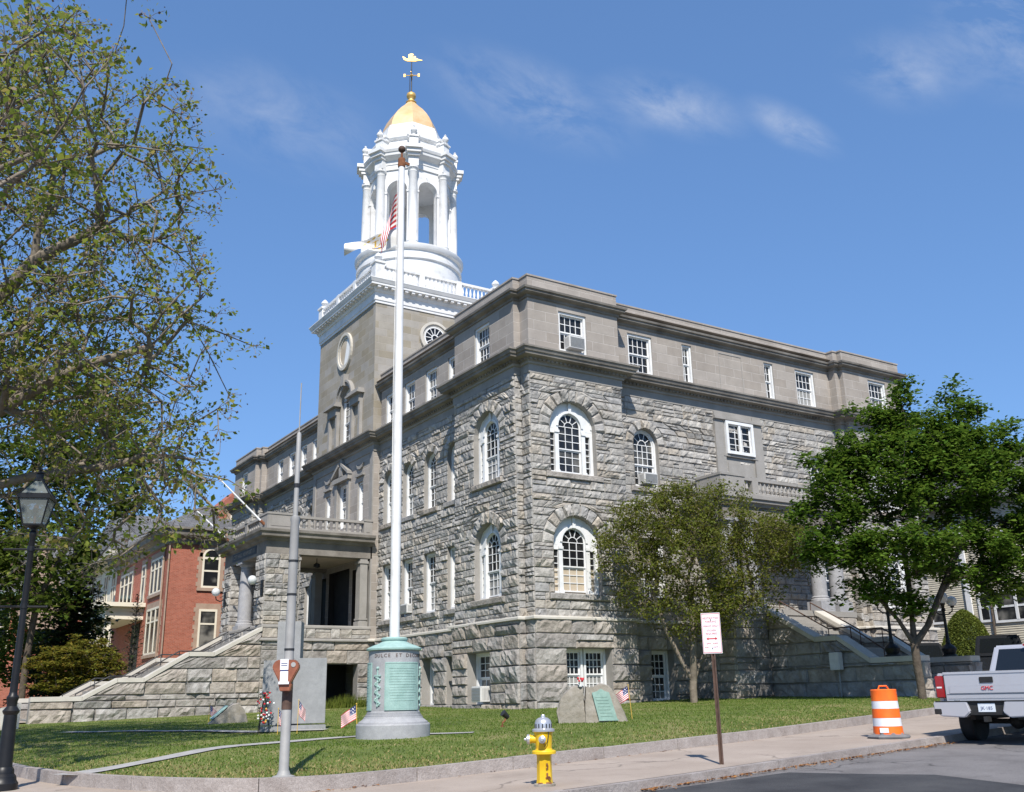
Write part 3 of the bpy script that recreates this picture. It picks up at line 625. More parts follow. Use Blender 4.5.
def kerb_mesh(path, wd, z0f, z1f, blk, rough, inward=1):
    mb = MB(); P = densify(path, .22); acc = 0; nxt = blk
    outp = offset_path(P, 0, False); inp = offset_path(P, -wd*inward, False); start = 0; brk = [0]
    for i in range(1, len(P)):
        acc += math.dist(P[i], P[i-1])
        if acc > nxt: brk.append(i); nxt = acc+blk*random.uniform(.8, 1.25)
    brk.append(len(P)-1)
    for a, b in zip(brk, brk[1:]):
        if b-a < 1: continue
        vs = []; j = random.uniform(-.008, .008)
        for i in range(a, b+1):
            o, n_ = outp[i], inp[i]; t = (o-n_).normalized(); sh = Vector((0, 0))
            if i == a: sh = (outp[min(i+1, b)]-o).normalized()*.008
            if i == b: sh = (outp[max(i-1, a)]-o).normalized()*.008
            zt, zb = z1f(*P[i])+j, z0f(*P[i]); zm = (zt+zb)/2
            for q, z in ((n_+sh, zb), (n_+sh, zt), (o+sh-t*.015, zt), (o+sh+t*random.uniform(0, rough), zt-.025), (o+sh+t*random.uniform(-.4, 1)*rough, zm), (o+sh+t*random.uniform(0, rough), zb)):
                vs.append((q.x, q.y, z))
        n = b-a+1; fs = [(k*6+r, k*6+r+1, (k+1)*6+r+1, (k+1)*6+r) for k in range(n-1) for r in range(5)]+[(0, 1, 2, 3, 4, 5), tuple((n-1)*6+r for r in range(6))[::-1]]
        mb.add(vs, fs)
    return mb
struct('lawn_edging', kerb_mesh(CURB, .17, lambda x, y: S(x, y)-.1, lambda x, y: S(x, y)+.18, 2.0, .022, -1), 'kerbstone')
struct('kerb', kerb_mesh(KERB, .16, lambda x, y: S(x, y)-.2, lambda x, y: S(x, y)+.006, 2.2, .006, -1), 'kerbstone')
def strip_path(pts, wd, zf):
    P = densify(smooth_path(pts), .5); a = offset_path(P, wd/2, False); b = offset_path(P, -wd/2, False); mb = MB()
    vs = []
    for p, q in zip(a, b): vs += [(p.x, p.y, zf(p.x, p.y)), (q.x, q.y, zf(q.x, q.y))]
    mb.add(vs, [(2*i, 2*i+1, 2*i+3, 2*i+2) for i in range(len(P)-1)]); return mb
PATH1 = [(-16.9, -12.2), (-15.6, -11.2), (-13.1, -9.2), (-10.8, -8.9), (-9.2, -9.9), (-8.4, -10.5)]
struct('path', strip_path(PATH1, .5, lambda x, y: lawn_z(x, y)+.018), 'path', recalc=False)
struct('path', strip_path([(-14.5, 3.2), (-12.1, -.6), (-11.3, -4.3), (-9.8, -5.5)], .55, lambda x, y: lawn_z(x, y)+.03), 'path', recalc=False)
struct('path', strip_path([(-17.3, 17.5), (-14.0, 17.5)], 5.5, lambda x, y: lawn_z(x, y)+.05), 'walk', recalc=False)

# ================================================================== CITY HALL
HALL = empty('city_hall', (11.6, 18.4, .9), 0, 'grey granite city hall with rock faced walls, balustraded porches and a white domed cupola', 'building')
def hp(mb, name, mat, **k):
    o = mb.build(name, mat, None, **k); o.parent = HALL; o.matrix_parent_inverse = Matrix.Translation((-11.6, -18.4, -.9)); return o
class HallParent: pass
_build = MB.build
def fix(o): o.parent = HALL; o.matrix_parent_inverse = Matrix.Translation((-11.6, -18.4, -.9)); return o
FP = [(.3, 0), (4.8, 0), (4.8, .65), (18.6, .65), (18.6, .25), (18.9, .25), (18.9, 0), (23.3, 0), (23.3, 36.8), (0, 36.8), (0, 32.4), (.3, 32.4), (.3, 32.0), (.65, 32.0), (.65, 22.4), (.3, 22.4), (.3, 14.3), (.65, 14.3), (.65, 5.4), (0, 5.4), (0, .6), (.3, .6)]
# openings: kind, a0, a1, z0, z1 ; arches give the springing height as z1
R1 = FY(0); R2 = FY(.65); L1 = FX(0); L2 = FX(.65); LB = FX(.3)
ops_R1 = [('arch', 1.17, 3.37, 4.88, 6.70), ('arch', 1.17, 3.37, 9.45, 11.25)]
ops_R2 = [('rect', 11.1, 12.7, 4.42, 7.55), ('rect', 5.80, 7.18, 4.88, 7.30), ('arch', 5.82, 7.16, 9.45, 11.28), ('rect', 16.4, 17.75, 4.88, 7.3), ('arch', 16.4, 17.75, 9.45, 11.28)]
ops_R3 = [('arch', 20.0, 22.2, 4.88, 6.70), ('arch', 20.0, 22.2, 9.45, 11.25)]
ops_L1 = [('arch', 1.75, 3.75, 4.88, 6.78), ('arch', 1.75, 3.75, 9.45, 11.33)]
LW = [6.62, 8.84, 11.06, 13.2]; LW2 = [23.5, 25.65, 27.85, 30.05]
ops_L2 = [('rect', c-.56, c+.56, 4.85, 7.45) for c in LW]+[('arch', c-.56, c+.56, 9.45, 11.5) for c in LW]
ops_L2b = [('rect', c-.56, c+.56, 4.85, 7.45) for c in LW2]+[('arch', c-.56, c+.56, 9.45, 11.5) for c in LW2]
ops_L3 = [('arch', 33.6, 35.6, 4.88, 6.78), ('arch', 33.6, 35.6, 9.45, 11.33)]
Bb = .08                                                            # basement stands proud
ob_R1 = [('rect', 1.55, 3.62, 1.05, 2.90)]; ob_R2 = [('rect', 6.05, 7.25, .95, 2.90), ('rect', 16.4, 17.6, 1.2, 2.9)]; ob_R3 = [('rect', 20.1, 22.1, 1.3, 2.9)]
ob_L1 = [('rect', 2.55, 4.30, 1.0, 2.90)]; ob_L2 = [('rect', c-.55, c+.55, 1.0, 2.9) for c in LW]; ob_L2b = [('rect', c-.55, c+.55, 1.0, 2.9) for c in LW2]; ob_L3 = [('rect', 33.9, 35.6, .9, 2.9)]
segs = [  # frame, u0, u1, upper openings, basement openings, step
    (R1, .3, 4.8, ops_R1, ob_R1, .115), (R2, 4.8, 18.6, ops_R2, ob_R2, .13), (FY(0), 18.9, 23.3, ops_R3, ob_R3, .2),
    (L1, .6, 5.4, ops_L1, ob_L1, .115), (L2, 5.4, 14.3, ops_L2, ob_L2, .13), (L2, 22.4, 32.0, ops_L2b, ob_L2b, .24), (FX(0), 32.4, 36.8, ops_L3, ob_L3, .28),
    (FX(.3), 0, .6, [], [], .14), (FY(.6), 0, .3, [], [], .14), (FX(4.8, 1), 0, .65, [], [], .15), (FX(18.6), .25, .65, [], [], .2), (FY(.25), 18.6, 18.9, [], [], .2), (FX(18.9), 0, .25, [], [], .2),
    (FY(5.4, 1), 0, .65, [], [], .2), (FY(32.0), .3, .65, [], [], .25), (FX(.3), 32.0, 32.4, [], [], .25), (FY(32.4), 0, .3, [], [], .25)]
rows_b = [(.55, 1.10), (1.10, 1.72), (1.72, 2.32), (2.32, 2.90), (2.90, 3.42), (3.42, 4.0)]
def recess(win, F, op, d, depth, mat='trimstone', sill=False):
    """the stone jambs, arch soffit and sill of one opening"""
    r = MB(); reveals(r, F, [op], d, depth)
    if sill: r.fbox(F, op[1]-.25, op[2]+.25, op[3]-.23, op[3]-.02, -.3, .10)
    r.build('recess', mat, win, recalc=False); return win
FPB = offset_path(FP, Bb)
for F, u0, u1, op, ob, st in segs:
    wl = MB(); wl.mi = 1; sheet(wl, F, u0, u1, 4.0, 13.3, op, -.005); wl.mi = 0
    rocks(wl, F, u0, u1, 4.0, 13.3, op, prot=.088, h=.30, ring=.50 if (u1-u0) < 6 else .40, s=st)
    hp(wl, 'wall', ['rock', 'mortar'], recalc=False)
    p0, p1 = F.P(u0, 0), F.P(u1, 0); B0, B1 = u0, u1
    for i, q in enumerate(FP):                                         # follow the mitred corners of the proud basement
        if math.dist(q, p0[:2]) < .02: B0 = (FPB[i]-F.o.xy).dot(F.u.xy)
        if math.dist(q, p1[:2]) < .02: B1 = (FPB[i]-F.o.xy).dot(F.u.xy)
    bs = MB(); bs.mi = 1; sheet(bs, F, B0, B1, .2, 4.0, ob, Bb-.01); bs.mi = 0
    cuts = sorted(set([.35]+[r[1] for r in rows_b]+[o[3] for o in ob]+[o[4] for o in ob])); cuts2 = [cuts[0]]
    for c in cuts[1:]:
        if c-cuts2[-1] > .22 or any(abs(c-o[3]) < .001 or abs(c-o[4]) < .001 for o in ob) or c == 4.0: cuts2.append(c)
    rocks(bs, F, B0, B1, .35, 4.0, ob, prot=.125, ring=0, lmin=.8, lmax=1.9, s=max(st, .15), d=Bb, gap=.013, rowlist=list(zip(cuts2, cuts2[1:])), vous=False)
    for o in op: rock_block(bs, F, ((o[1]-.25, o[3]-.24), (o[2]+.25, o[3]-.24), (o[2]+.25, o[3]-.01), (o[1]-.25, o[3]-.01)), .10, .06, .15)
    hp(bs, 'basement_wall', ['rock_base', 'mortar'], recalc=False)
# water table ledge; its pale stone colour stands in for sun on the top
mb = MB(); sweep(mb, FP, [(0, 4.06), (.19, 4.03), (.21, 3.99), (.21, 3.92), (.05, 3.9)]); hp(mb, 'water_table', 'capstone')
# frieze, cornices, attic, parapet
mb = MB(); sweep(mb, FP, [(.0, 13.27), (.05, 13.29), (.05, 13.62), (.12, 13.64), (.14, 13.74), (.0, 13.74)]); hp(mb, 'frieze', 'trimstone')
mb = MB(); sweep(mb, FP, [(.0, 13.72), (.16, 13.72), (.20, 13.80), (.24, 13.84), (.46, 13.88), (.48, 13.98), (.52, 13.99), (.56, 14.10), (.60, 14.13), (.60, 14.20), (.0, 14.27)])
Pf = offset_path(FP, .17, True)
for i in range(len(FP)):                                              # dentils
    a, b = Pf[i], Pf[(i+1) % len(FP)]; L_ = (b-a).length
    if L_ < .5 or (i in (7, 8)): continue
    t = (b-a).normalized(); nrm = Vector((t.y, -t.x)); k = int(L_/.2)
    for j in range(k):
        p = a+t*(L_*(j+.5)/k); q = p-t*.05; r = p+t*.05; q2 = q+nrm*.09; r3 = r+nrm*.09
        mb.hexa([(q.x, q.y, 13.755), (r.x, r.y, 13.755), (r3.x, r3.y, 13.755), (q2.x, q2.y, 13.755), (q.x, q.y, 13.85), (r.x, r.y, 13.85), (r3.x, r3.y, 13.85), (q2.x, q2.y, 13.85)])
hp(mb, 'cornice', 'cornice')
AT = [('rect', 1.78, 3.16, 14.45, 16.15)]; at_R2 = [('rect', 5.85, 7.2, 14.4, 16.18), ('rect', 8.95, 9.52, 14.4, 16.2), ('rect', 14.08, 14.68, 14.4, 16.2), ('rect', 16.2, 17.52, 14.4, 16.2)]
at_R3 = [('rect', 20.75, 22.1, 14.45, 16.2)]; at_L1 = [('rect', 2.45, 3.68, 14.45, 16.2)]
at_L2 = [('rect', c-.56, c+.56, 14.35, 16.1) for c in LW]; at_L2b = [('rect', c-.52, c+.52, 14.35, 16.1) for c in (23.35, 25.3, 27.35, 29.4)]; at_L3 = [('rect', 34, 35.2, 14.4, 16.2)]
att = MB()
for F, u0, u1, op in [(R1, .3, 4.8, AT), (R2, 4.8, 18.6, at_R2), (FY(0), 18.9, 23.3, at_R3), (L1, .6, 5.4, at_L1), (L2, 5.4, 14.3, at_L2), (L2, 22.4, 32.0, at_L2b), (FX(0), 32.4, 36.8, at_L3),
        (FX(.3), 0, .6, []), (FY(.6), 0, .3, []), (FX(4.8, 1), 0, .65, []), (FX(18.6), .25, .65, []), (FY(.25), 18.6, 18.9, []), (FX(18.9), 0, .25, []), (FY(5.4, 1), 0, .65, []), (FY(32.0), .3, .65, []), (FX(.3), 32.0, 32.4, []), (FY(32.4), 0, .3, [])]:
    sheet(att, F, u0, u1, 14.2, 16.55, op, 0)
UP_ = [(.65, 14.44)]+FP[18:]+FP[:14]+[(.65, 22.21)]
att.quad((23.3, 0, .2), (23.3, 36.8, .2), (23.3, 36.8, 16.5), (23.3, 0, 16.5)); att.quad((0, 36.8, .2), (23.3, 36.8, .2), (23.3, 36.8, 16.5), (0, 36.8, 16.5))
sweep(att, UP_, [(.0, 16.78), (.0, 17.38), (.035, 17.38), (.035, 17.45), (-.35, 17.45), (-.35, 16.9)], False)
att.quad((.4, .4, 17.0), (23, .4, 17.0), (23, 36.5, 17.0), (.4, 36.5, 17.0))
hp(att, 'attic_wall', 'ashlar', recalc=False)
mb = MB(); sweep(mb, UP_, [(.0, 16.45), (.05, 16.45), (.07, 16.55), (.20, 16.58), (.26, 16.62), (.26, 16.70), (.32, 16.72), (.34, 16.80), (.0, 16.86)], False); hp(mb, 'cornice', 'cornice')
mb = MB(); sweep(mb, UP_, [(.0, 14.24), (.06, 14.26), (.06, 14.40), (.0, 14.40)], False) ; hp(mb, 'attic_base', 'trimstone')
# recessed blind panel on the attic
mb = MB(); F = R2; mb.fbox(F, 11.15, 12.6, 16.15, 16.2, -.0, .02); mb.fbox(F, 11.15, 11.18, 14.45, 16.15, 0, .012); mb.fbox(F, 12.57, 12.6, 14.45, 16.15, 0, .012); hp(mb, 'blind_panel', 'trimstone')
# core that keeps light out of the rooms
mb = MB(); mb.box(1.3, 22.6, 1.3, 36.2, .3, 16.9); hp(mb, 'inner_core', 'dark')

# windows -------------------------------------------------------------
class _H: pass
def Wr(F, a0, a1, z0, z1, d, rc=None, **k):
    wd = win_rect(None, F, a0, a1, z0, z1, d, **k)
    if rc is None: rc = (.03, .34, True) if 4 < z0 < 13 else ((Bb, .55, False) if z0 < 4 else (0, .26, False))
    if rc: recess(wd, F, ('rect', a0, a1, z0, z1), rc[0], rc[1], sill=rc[2])
    return fix(wd)
def Wa(F, a0, a1, z0, z1, d, rc=(.03, .38, True), **k):
    wd = win_arch(None, F, a0, a1, z0, z1, d, **k); recess(wd, F, ('arch', a0, a1, z0, z1), rc[0], rc[1], sill=rc[2]); return fix(wd)
for o in ops_R1: Wa(R1, *o[1:], -.26, side=1, low='blind' if o[3] < 6 else 'glass', up='glass')
for o in ops_R3: Wa(FY(0), *o[1:], -.26, side=1)
for i, o in enumerate(ops_L1+ops_L3): Wa(FX(0), *o[1:], -.26, side=1, low='screen')
for o in ops_R2:
    if o[0] == 'arch': Wa(R2, *o[1:], -.22, cols=4)
    else: Wr(R2, *o[1:], -.22, cols=4, rows=3)
lows = ['screen', 'screen', 'glass', 'screen']
for i, o in enumerate(ops_L2+ops_L2b):
    if o[0] == 'arch': Wa(L2, *o[1:], -.22, cols=3, low='screen' if i % 3 == 0 else 'glass')
    else: Wr(L2, *o[1:], -.22, cols=3, rows=4 if i % 2 else 3, low=lows[i % 4])
for F, L_ in ((R1, ob_R1), (R2, ob_R2), (FY(0), ob_R3), (L1, ob_L1), (L2, ob_L2+ob_L2b), (FX(0), ob_L3)):
    for o in L_:
        if o[2]-o[1] > 1.9:
            mid = (o[1]+o[2])/2
            wpair = Wr(F, o[1], mid-.03, o[3], o[4], Bb-.50, rc=False, cols=4, rows=3, cw=.09, low='screen'); Wr(F, mid+.03, o[2], o[3], o[4], Bb-.50, rc=False, cols=4, rows=3, cw=.09, low='screen'); recess(wpair, F, o, Bb, .55)
        else: Wr(F, *o[1:], Bb-.50, cols=4, rows=3, cw=.09, low='screen' if F is L2 else 'glass')
for F, L_ in ((R1, AT), (R2, at_R2), (FY(0), at_R3), (L1, at_L1), (L2, at_L2+at_L2b), (FX(0), at_L3)):
    for o in L_:
        w_ = o[2]-o[1]; Wr(F, *o[1:], -.16, cols=4 if w_ > 1.2 else (2 if w_ < .7 else 3), rows=2, cw=.10 if w_ > .7 else .08, low='screen' if o[1] > 16 and F is R2 else 'glass')
air_con(R1, 2.10, 2.86, 14.55, 15.08, -.14, 'boxy air conditioner jutting from the attic window nearest the corner on the sunny side')
air_con(R2, 6.15, 6.85, 9.55, 10.02, -.2, 'white air conditioner under the small arched window above the crabapple tree', .45)
air_con(L1, 3.1, 3.8, 1.08, 1.66, -.3, 'low air conditioner in the basement window left of the corner, just above the grass', .5)
air_con(L2, 10.7, 11.4, 4.98, 5.4, -.2, 'air conditioner in the ground floor window just right of the white flagpole', .4)

# right bay (over the street porch) -------------------------------------
mb = MB(); F = R2
mb.fbox(F, 10.45, 11.0, 8.9, 13.27, .0, .14); mb.fbox(F, 12.8, 13.35, 8.9, 13.27, 0, .14); mb.fbox(F, 11.0, 12.8, 13.05, 13.27, 0, .10)
mb.fbox(F, 11.0, 12.8, 8.9, 11.3, 0, .05); mb.fbox(F, 11.15, 12.65, 9.4, 11.0, .05, .075)
mb.fbox(F, 10.4, 13.4, 12.92, 13.04, .14, .24); mb.fbox(F, 10.85, 12.95, 11.26, 11.36, .06, .16)
hp(mb, 'bay_surround', 'trimstone')
Wr(R2, 11.05, 12.75, 11.38, 12.9, .12, cols=3, rows=4, cw=.14, single=True, rc=False)
mb = MB(); mb.fbox(R2, 11.84, 11.96, 11.42, 12.86, .12, .20); hp(mb, 'window_mullion', 'white_win')

# central bay and tower front -----------------------------------------------
mb = MB(); rv = MB(); F = LB
bay = [('rect', 15.55, 16.25, 9.9, 12.0), ('rect', 17.55, 18.75, 9.9, 12.25), ('rect', 19.9, 20.6, 9.9, 12.0), ('rect', 15.0, 16.6, 4.62, 7.55), ('rect', 17.0, 19.7, 4.62, 7.7), ('rect', 20.1, 21.6, 4.62, 7.55)]
sheet(mb, F, 14.3, 22.4, .3, 13.3, bay, 0); mb.quad((.3, 14.3, .3), (.65, 14.3, .3), (.65, 14.3, 13.3), (.3, 14.3, 13.3))
hp(mb, 'bay_wall', 'ashlar', recalc=False)
mb = MB()
for a, b in ((15.4, 16.4), (17.35, 18.95), (19.75, 20.75)): mb.fbox(F, a, b, 12.28, 12.38, 0, .12) if a != 17.35 else None
mb.fbox(F, 17.2, 17.5, 9.0, 12.4, 0, .1); mb.fbox(F, 18.8, 19.1, 9.0, 12.4, 0, .1); mb.fbox(F, 17.1, 19.2, 12.4, 12.65, 0, .22)
c0 = 18.15
for sg in (-1, 1): mb.fprism(F, [(c0+sg*1.1, 12.66), (c0+sg*1.1, 12.82), (c0+sg*.15, 13.42), (c0+sg*.15, 13.24)], 0, .28)   # open pediment
mb.fprism(F, [(c0-.2, 12.7), (c0+.2, 12.7), (c0+.25, 13.2), (c0+.1, 13.6), (c0-.1, 13.6), (c0-.25, 13.2)], .02, .2)
for c in (15.9, 20.25): mb.fprism(F, [(c-.45, 12.95), (c-.3, 12.72), (c, 12.64), (c+.3, 12.72), (c+.45, 12.95), (c+.3, 12.86), (c, 12.8), (c-.3, 12.86)], 0, .09)
for u in (14.3, 22.05): mb.fbox(F, u, u+.35, 4.0, 13.27, 0, .07)
hp(mb, 'bay_ornament', 'trimstone')
for o in bay[:3]: Wr(LB, *o[1:], -.2, rc=(0, .3, False), cols=2 if o[2]-o[1] < 1 else 4, rows=4, cw=.08)
for o in bay[3:]:  # near-black door panels, widened so their colour deepens the porch shade
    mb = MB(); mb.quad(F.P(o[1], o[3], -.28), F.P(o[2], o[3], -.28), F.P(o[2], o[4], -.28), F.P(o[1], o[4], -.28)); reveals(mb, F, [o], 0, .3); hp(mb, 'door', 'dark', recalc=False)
TX0, TX1, TY0, TY1 = .3, 7.9, 14.45, 22.2
FTf = FX(TX0); FTr = FY(TY0)
tops = [('arch', 17.25, 18.75, 14.5, 16.9), ]
ocy, ocz = 18.35, 19.75
mb = MB(); rv = MB(); sheet(mb, FTf, TY0, TY1, 16.5, 21.45, [], .02); 
# lower part of the tower front with the tall arched window
mb2 = MB(); sheet(mb2, FTf, TY0, TY1, 14.2, 21.45, tops, .03); 
sheet(mb2, FTr, TX0-.03, TX1, 14.2, 21.45, [], 0); mb2.quad((TX1, TY0, 14), (TX1, TY1, 14), (TX1, TY1, 21.45), (TX1, TY0, 21.45)); mb2.quad((TX0, TY1, 14), (TX1, TY1, 14), (TX1, TY1, 21.45), (TX0-.03, TY1, 21.45))
hp(mb2, 'tower_wall', 'ashlar_tower', recalc=False)
Wa(FTf, 17.25, 18.75, 14.5, 16.9, -.2, rc=(.03, .35, False), cols=3)
mb = MB()
mb.ring(FTf, 18.0, 16.9, .82, 1.02, 0, PI, 18, .03, .16); mb.ring(FTf, 18.0, 16.9, 1.02, 1.14, 0, PI, 18, .03, .26)
mb.fprism(FTf, [(17.85, 17.7), (18.15, 17.7), (18.22, 18.35), (17.78, 18.35)], .04, .34)
for c in (16.45, 19.55):
    mb.fbox(FTf, c-.62, c-.40, 14.25, 16.3, .03, .2); mb.fbox(FTf, c+.40, c+.62, 14.25, 16.3, .03, .2); mb.fbox(FTf, c-.62, c+.62, 16.3, 16.75, .03, .26)
    mb.fbox(FTf, c-.82, c+.82, 16.75, 16.86, .03, .46); mb.fbox(FTf, c-.74, c+.74, 16.86, 17.02, .03, .36)
hp(mb, 'tower_ornament', 'trimstone')
def oval(F, cu, cz, ru, rz, name):
    mb = MB(); n = 28
    for (k0, k1, d0, d1) in ((1.0, 1.18, .03, .16), (.84, 1.0, .03, .09)):
        for i in range(n):
            p, q = 2*PI*i/n, 2*PI*(i+1)/n; pt = lambda k, a, d: F.P(cu+ru*k*math.cos(a), cz+rz*k*math.sin(a), d)
            mb.hexa([pt(k0, p, d0), pt(k1, p, d0), pt(k1, q, d0), pt(k0, q, d0), pt(k0, p, d1), pt(k1, p, d1), pt(k1, q, d1), pt(k0, q, d1)])
    return hp(mb, name, 'capstone')
oval(FTf, ocy, ocz+.1, .84, .92, 'round_window_surround')
mb = MB(); mb.add([FTf.P(ocy+.71*math.cos(2*PI*i/24), ocz+.1+.77*math.sin(2*PI*i/24), .045) for i in range(24)], [tuple(range(24))]); hp(mb, 'round_window', 'blind', recalc=False)
mb = MB(); mb.add([FTf.P(ocy+.71*math.cos(a), ocz+.1+.77*math.sin(a), .05) for a in [PI*.62+PI*.95*i/12 for i in range(13)]], [tuple(range(13))]); hp(mb, 'round_window_shade', 'cloth_white', recalc=False)
oval(FTr, 3.78, 20.0, .78, .78, 'round_window_surround')
rw = MB(); rw.add([FTr.P(3.78+.66*math.cos(2*PI*i/24), 20.0+.66*math.sin(2*PI*i/24), .035) for i in range(24)], [tuple(range(24))]); hp(rw, 'round_window', 'glass', recalc=False)
mb = MB(); mb.ring(FTr, 3.78, 20.0, .58, .68, 0, 2*PI, 24, .036, .08); mb.ring(FTr, 3.78, 20.0, .16, .22, 0, 2*PI, 16, .036, .07)
for k in range(12):
    a = 2*PI*k/12; t = Vector((math.cos(a), math.sin(a))); nn = Vector((-t.y, t.x))*.018
    mb.fprism(FTr, [(3.78+t.x*.2+nn.x, 20+t.y*.2+nn.y), (3.78+t.x*.2-nn.x, 20+t.y*.2-nn.y), (3.78+t.x*.6-nn.x, 20+t.y*.6-nn.y), (3.78+t.x*.6+nn.x, 20+t.y*.6+nn.y)], .04, .07)
hp(mb, 'round_window_bars', 'white_win')
# white entablature and balustrade of the tower
TP = [(TX0-.03, TY0-.0), (TX1, TY0), (TX1, TY1), (TX0-.03, TY1)]
mb = MB(); sweep(mb, TP, [(-.3, 21.42), (.05, 21.42), (.05, 21.55), (.09, 21.57), (.09, 21.98), (.14, 22.0), (.18, 22.1), (.22, 22.26), (.46, 22.28), (.46, 22.40), (.49, 22.41), (.56, 22.55), (.58, 22.58), (.58, 22.62), (-.5, 22.66)])
Pf = offset_path(TP, .2, True)
for i in range(4):
    a, b = Pf[i], Pf[(i+1) % 4]; L_ = (b-a).length; t = (b-a).normalized(); nr = Vector((t.y, -t.x)); k = 20
    for j in range(k):
        p = a+t*(L_*(j+.5)/k); q, r = p-t*.09, p+t*.09; q2, r3 = q+nr*.22, r+nr*.22
        mb.hexa([(q.x, q.y, 22.14), (r.x, r.y, 22.14), (r3.x, r3.y, 22.17), (q2.x, q2.y, 22.17), (q.x, q.y, 22.275), (r.x, r.y, 22.275), (r3.x, r3.y, 22.275), (q2.x, q2.y, 22.275)])
hp(mb, 'tower_cornice', 'white')
mb = MB(); mb.box(TX0-.4, TX1+.4, TY0-.4, TY1+.4, 22.50, 22.66); hp(mb, 'tower_deck', 'white')
mb = MB(); ov = .14
for F, a, b in ((FY(TY0-ov), TX0-ov, TX1+ov), (FX(TX0-ov), TY0-ov, TY1+ov), (FX(TX1+ov, 1), TY0-ov, TY1+ov), (FY(TY1+ov, 1), TX0-ov, TX1+ov)):
    n = 3
    for i in range(n):
        s0 = a+.45+(b-a-.9)*i/n; s1 = a+.45+(b-a-.9)*(i+1)/n
        balusters(mb, F, s0+.16, s1-.16, 22.64, 23.62, 0, w=.16, gap=.25, rail=.13, base=.14, n=6, th=.22)
        if i: mb.fbox(F, s0-.16, s0+.16, 22.64, 23.66, -.24, .02)
for px, py in ((TX0-ov, TY0-ov), (TX1+ov, TY0-ov), (TX0-ov, TY1+ov), (TX1+ov, TY1+ov)):
    sx, sy = (1 if px < 4 else -1), (1 if py < 18 else -1); x0, x1 = sorted((px-sx*.03, px+sx*.5)); y0, y1 = sorted((py-sy*.03, py+sy*.5))
    mb.box(x0, x1, y0, y1, 22.63, 23.68); mb.box(x0-.06, x1+.06, y0-.06, y1+.06, 23.68, 23.80)
    mb.box(x0+.1, x1-.1, y0-.01, y0+.0, 22.8, 23.5)
    mb.lathe([(.05, 23.8), (.14, 23.85), (.08, 23.92), (.22, 24.08), (.22, 24.16), (.10, 24.30), (.03, 24.36)], (x0+x1)/2, (y0+y1)/2, 12)
hp(mb, 'tower_balustrade', 'white')
# cupola
CX, CY = 4.15, 18.4
mb = MB(); mb.lathe([(3.16, 22.6), (3.16, 22.95), (3.02, 23.05), (3.02, 25.05), (3.12, 25.12), (3.12, 25.3), (3.02, 25.35), (3.0, 25.65), (3.14, 25.72), (3.22, 25.88), (3.22, 26.0), (2.6, 26.06)], CX, CY, 64); hp(mb, 'cupola_drum', 'white', smooth=True, auto=30)
oc = MB(); Ro = 2.50; af = math.cos(PI/8); fwid = Ro*2*math.sin(PI/8)
orv = MB()
for k in range(8):
    a = PI/4*k; nrm = (math.cos(a), math.sin(a)); uu = (-nrm[1], nrm[0]); F = Fr((CX+nrm[0]*Ro*af, CY+nrm[1]*Ro*af), uu, nrm); h = fwid/2
    op = [('arch', -.62, .62, 26.05, 29.78)]
    sheet(oc, F, -h, h, 26.05, 31.2, op, 0); Fi = Fr((F.o.x-nrm[0]*.38, F.o.y-nrm[1]*.38), uu, nrm); h2 = (Ro*af-.38)*math.tan(PI/8); sheet(oc, Fi, -h2, h2, 26.05, 31.2, op, 0); reveals(oc, F, op, 0, .38)
    oc.ring(F, 0, 29.78, .62, .74, 0, PI, 14, 0, .07)
    for sg in (-1, 1):
        p0, p1 = sorted((sg*.62, sg*.76)); oc.fbox(F, p0, p1, 26.05, 29.6, -.02, .06); oc.fbox(F, p0-.03, p1+.03, 29.6, 29.74, -.02, .10)
    oc.fprism(F, [(-.07, 30.38), (.07, 30.38), (.11, 30.7), (-.11, 30.7)], .0, .12)
oc.lathe([(.01, 30.9), (2.2, 30.9), (2.2, 31.0), (.01, 31.0)], CX, CY, 8, PI/8)
hp(oc, 'cupola_wall', 'white', recalc=False)
for k in range(8):
    a = PI/8+PI/4*k; x, y = CX+2.60*math.cos(a), CY+2.60*math.sin(a); mb = MB()
    mb.lathe([(.36, 26.02), (.36, 26.2), (.31, 26.25), (.34, 26.32), (.28, 26.4), (.28, 28), (.245, 30.72), (.28, 30.78), (.24, 30.83), (.26, 30.95), (.33, 31.02), (.33, 31.15)], x, y, 16); hp(mb, 'column', 'white', smooth=True, auto=40)
mb = MB(); mb.lathe([(2.45, 31.15), (2.58, 31.15), (2.58, 31.45), (2.62, 31.47), (2.62, 31.72), (2.70, 31.78), (2.95, 31.95), (2.97, 32.12), (3.02, 32.14), (3.08, 32.28), (3.08, 32.34), (2.3, 32.42)], CX, CY, 8, PI/8)
for k in range(8):
    a = PI/8+PI/4*k; t = Vector((math.cos(a), math.sin(a))); nn = Vector((-t.y, t.x)); c = Vector((CX, CY))
    for r0, r1, wd, z0, z1 in ((2.2, 2.84, .30, 31.14, 31.74), (2.2, 3.12, .42, 31.92, 32.14), (2.2, 3.24, .50, 32.14, 32.36), (2.2, 2.98, .36, 31.74, 31.92)):
        q = [c+t*r0-nn*wd, c+t*r1-nn*wd, c+t*r1+nn*wd, c+t*r0+nn*wd]; mb.hexa([(p.x, p.y, z0) for p in q]+[(p.x, p.y, z1) for p in q])
hp(mb, 'cupola_cornice', 'white')
mb = MB(); mb.lathe([(2.42, 32.36), (2.42, 33.15), (2.50, 33.2), (2.58, 33.32), (2.58, 33.42), (2.28, 33.48), (2.12, 33.9), (2.0, 34.4), (1.95, 34.46), (1.95, 34.58), (1.80, 34.7), (1.2, 34.74)], CX, CY, 8, PI/8)
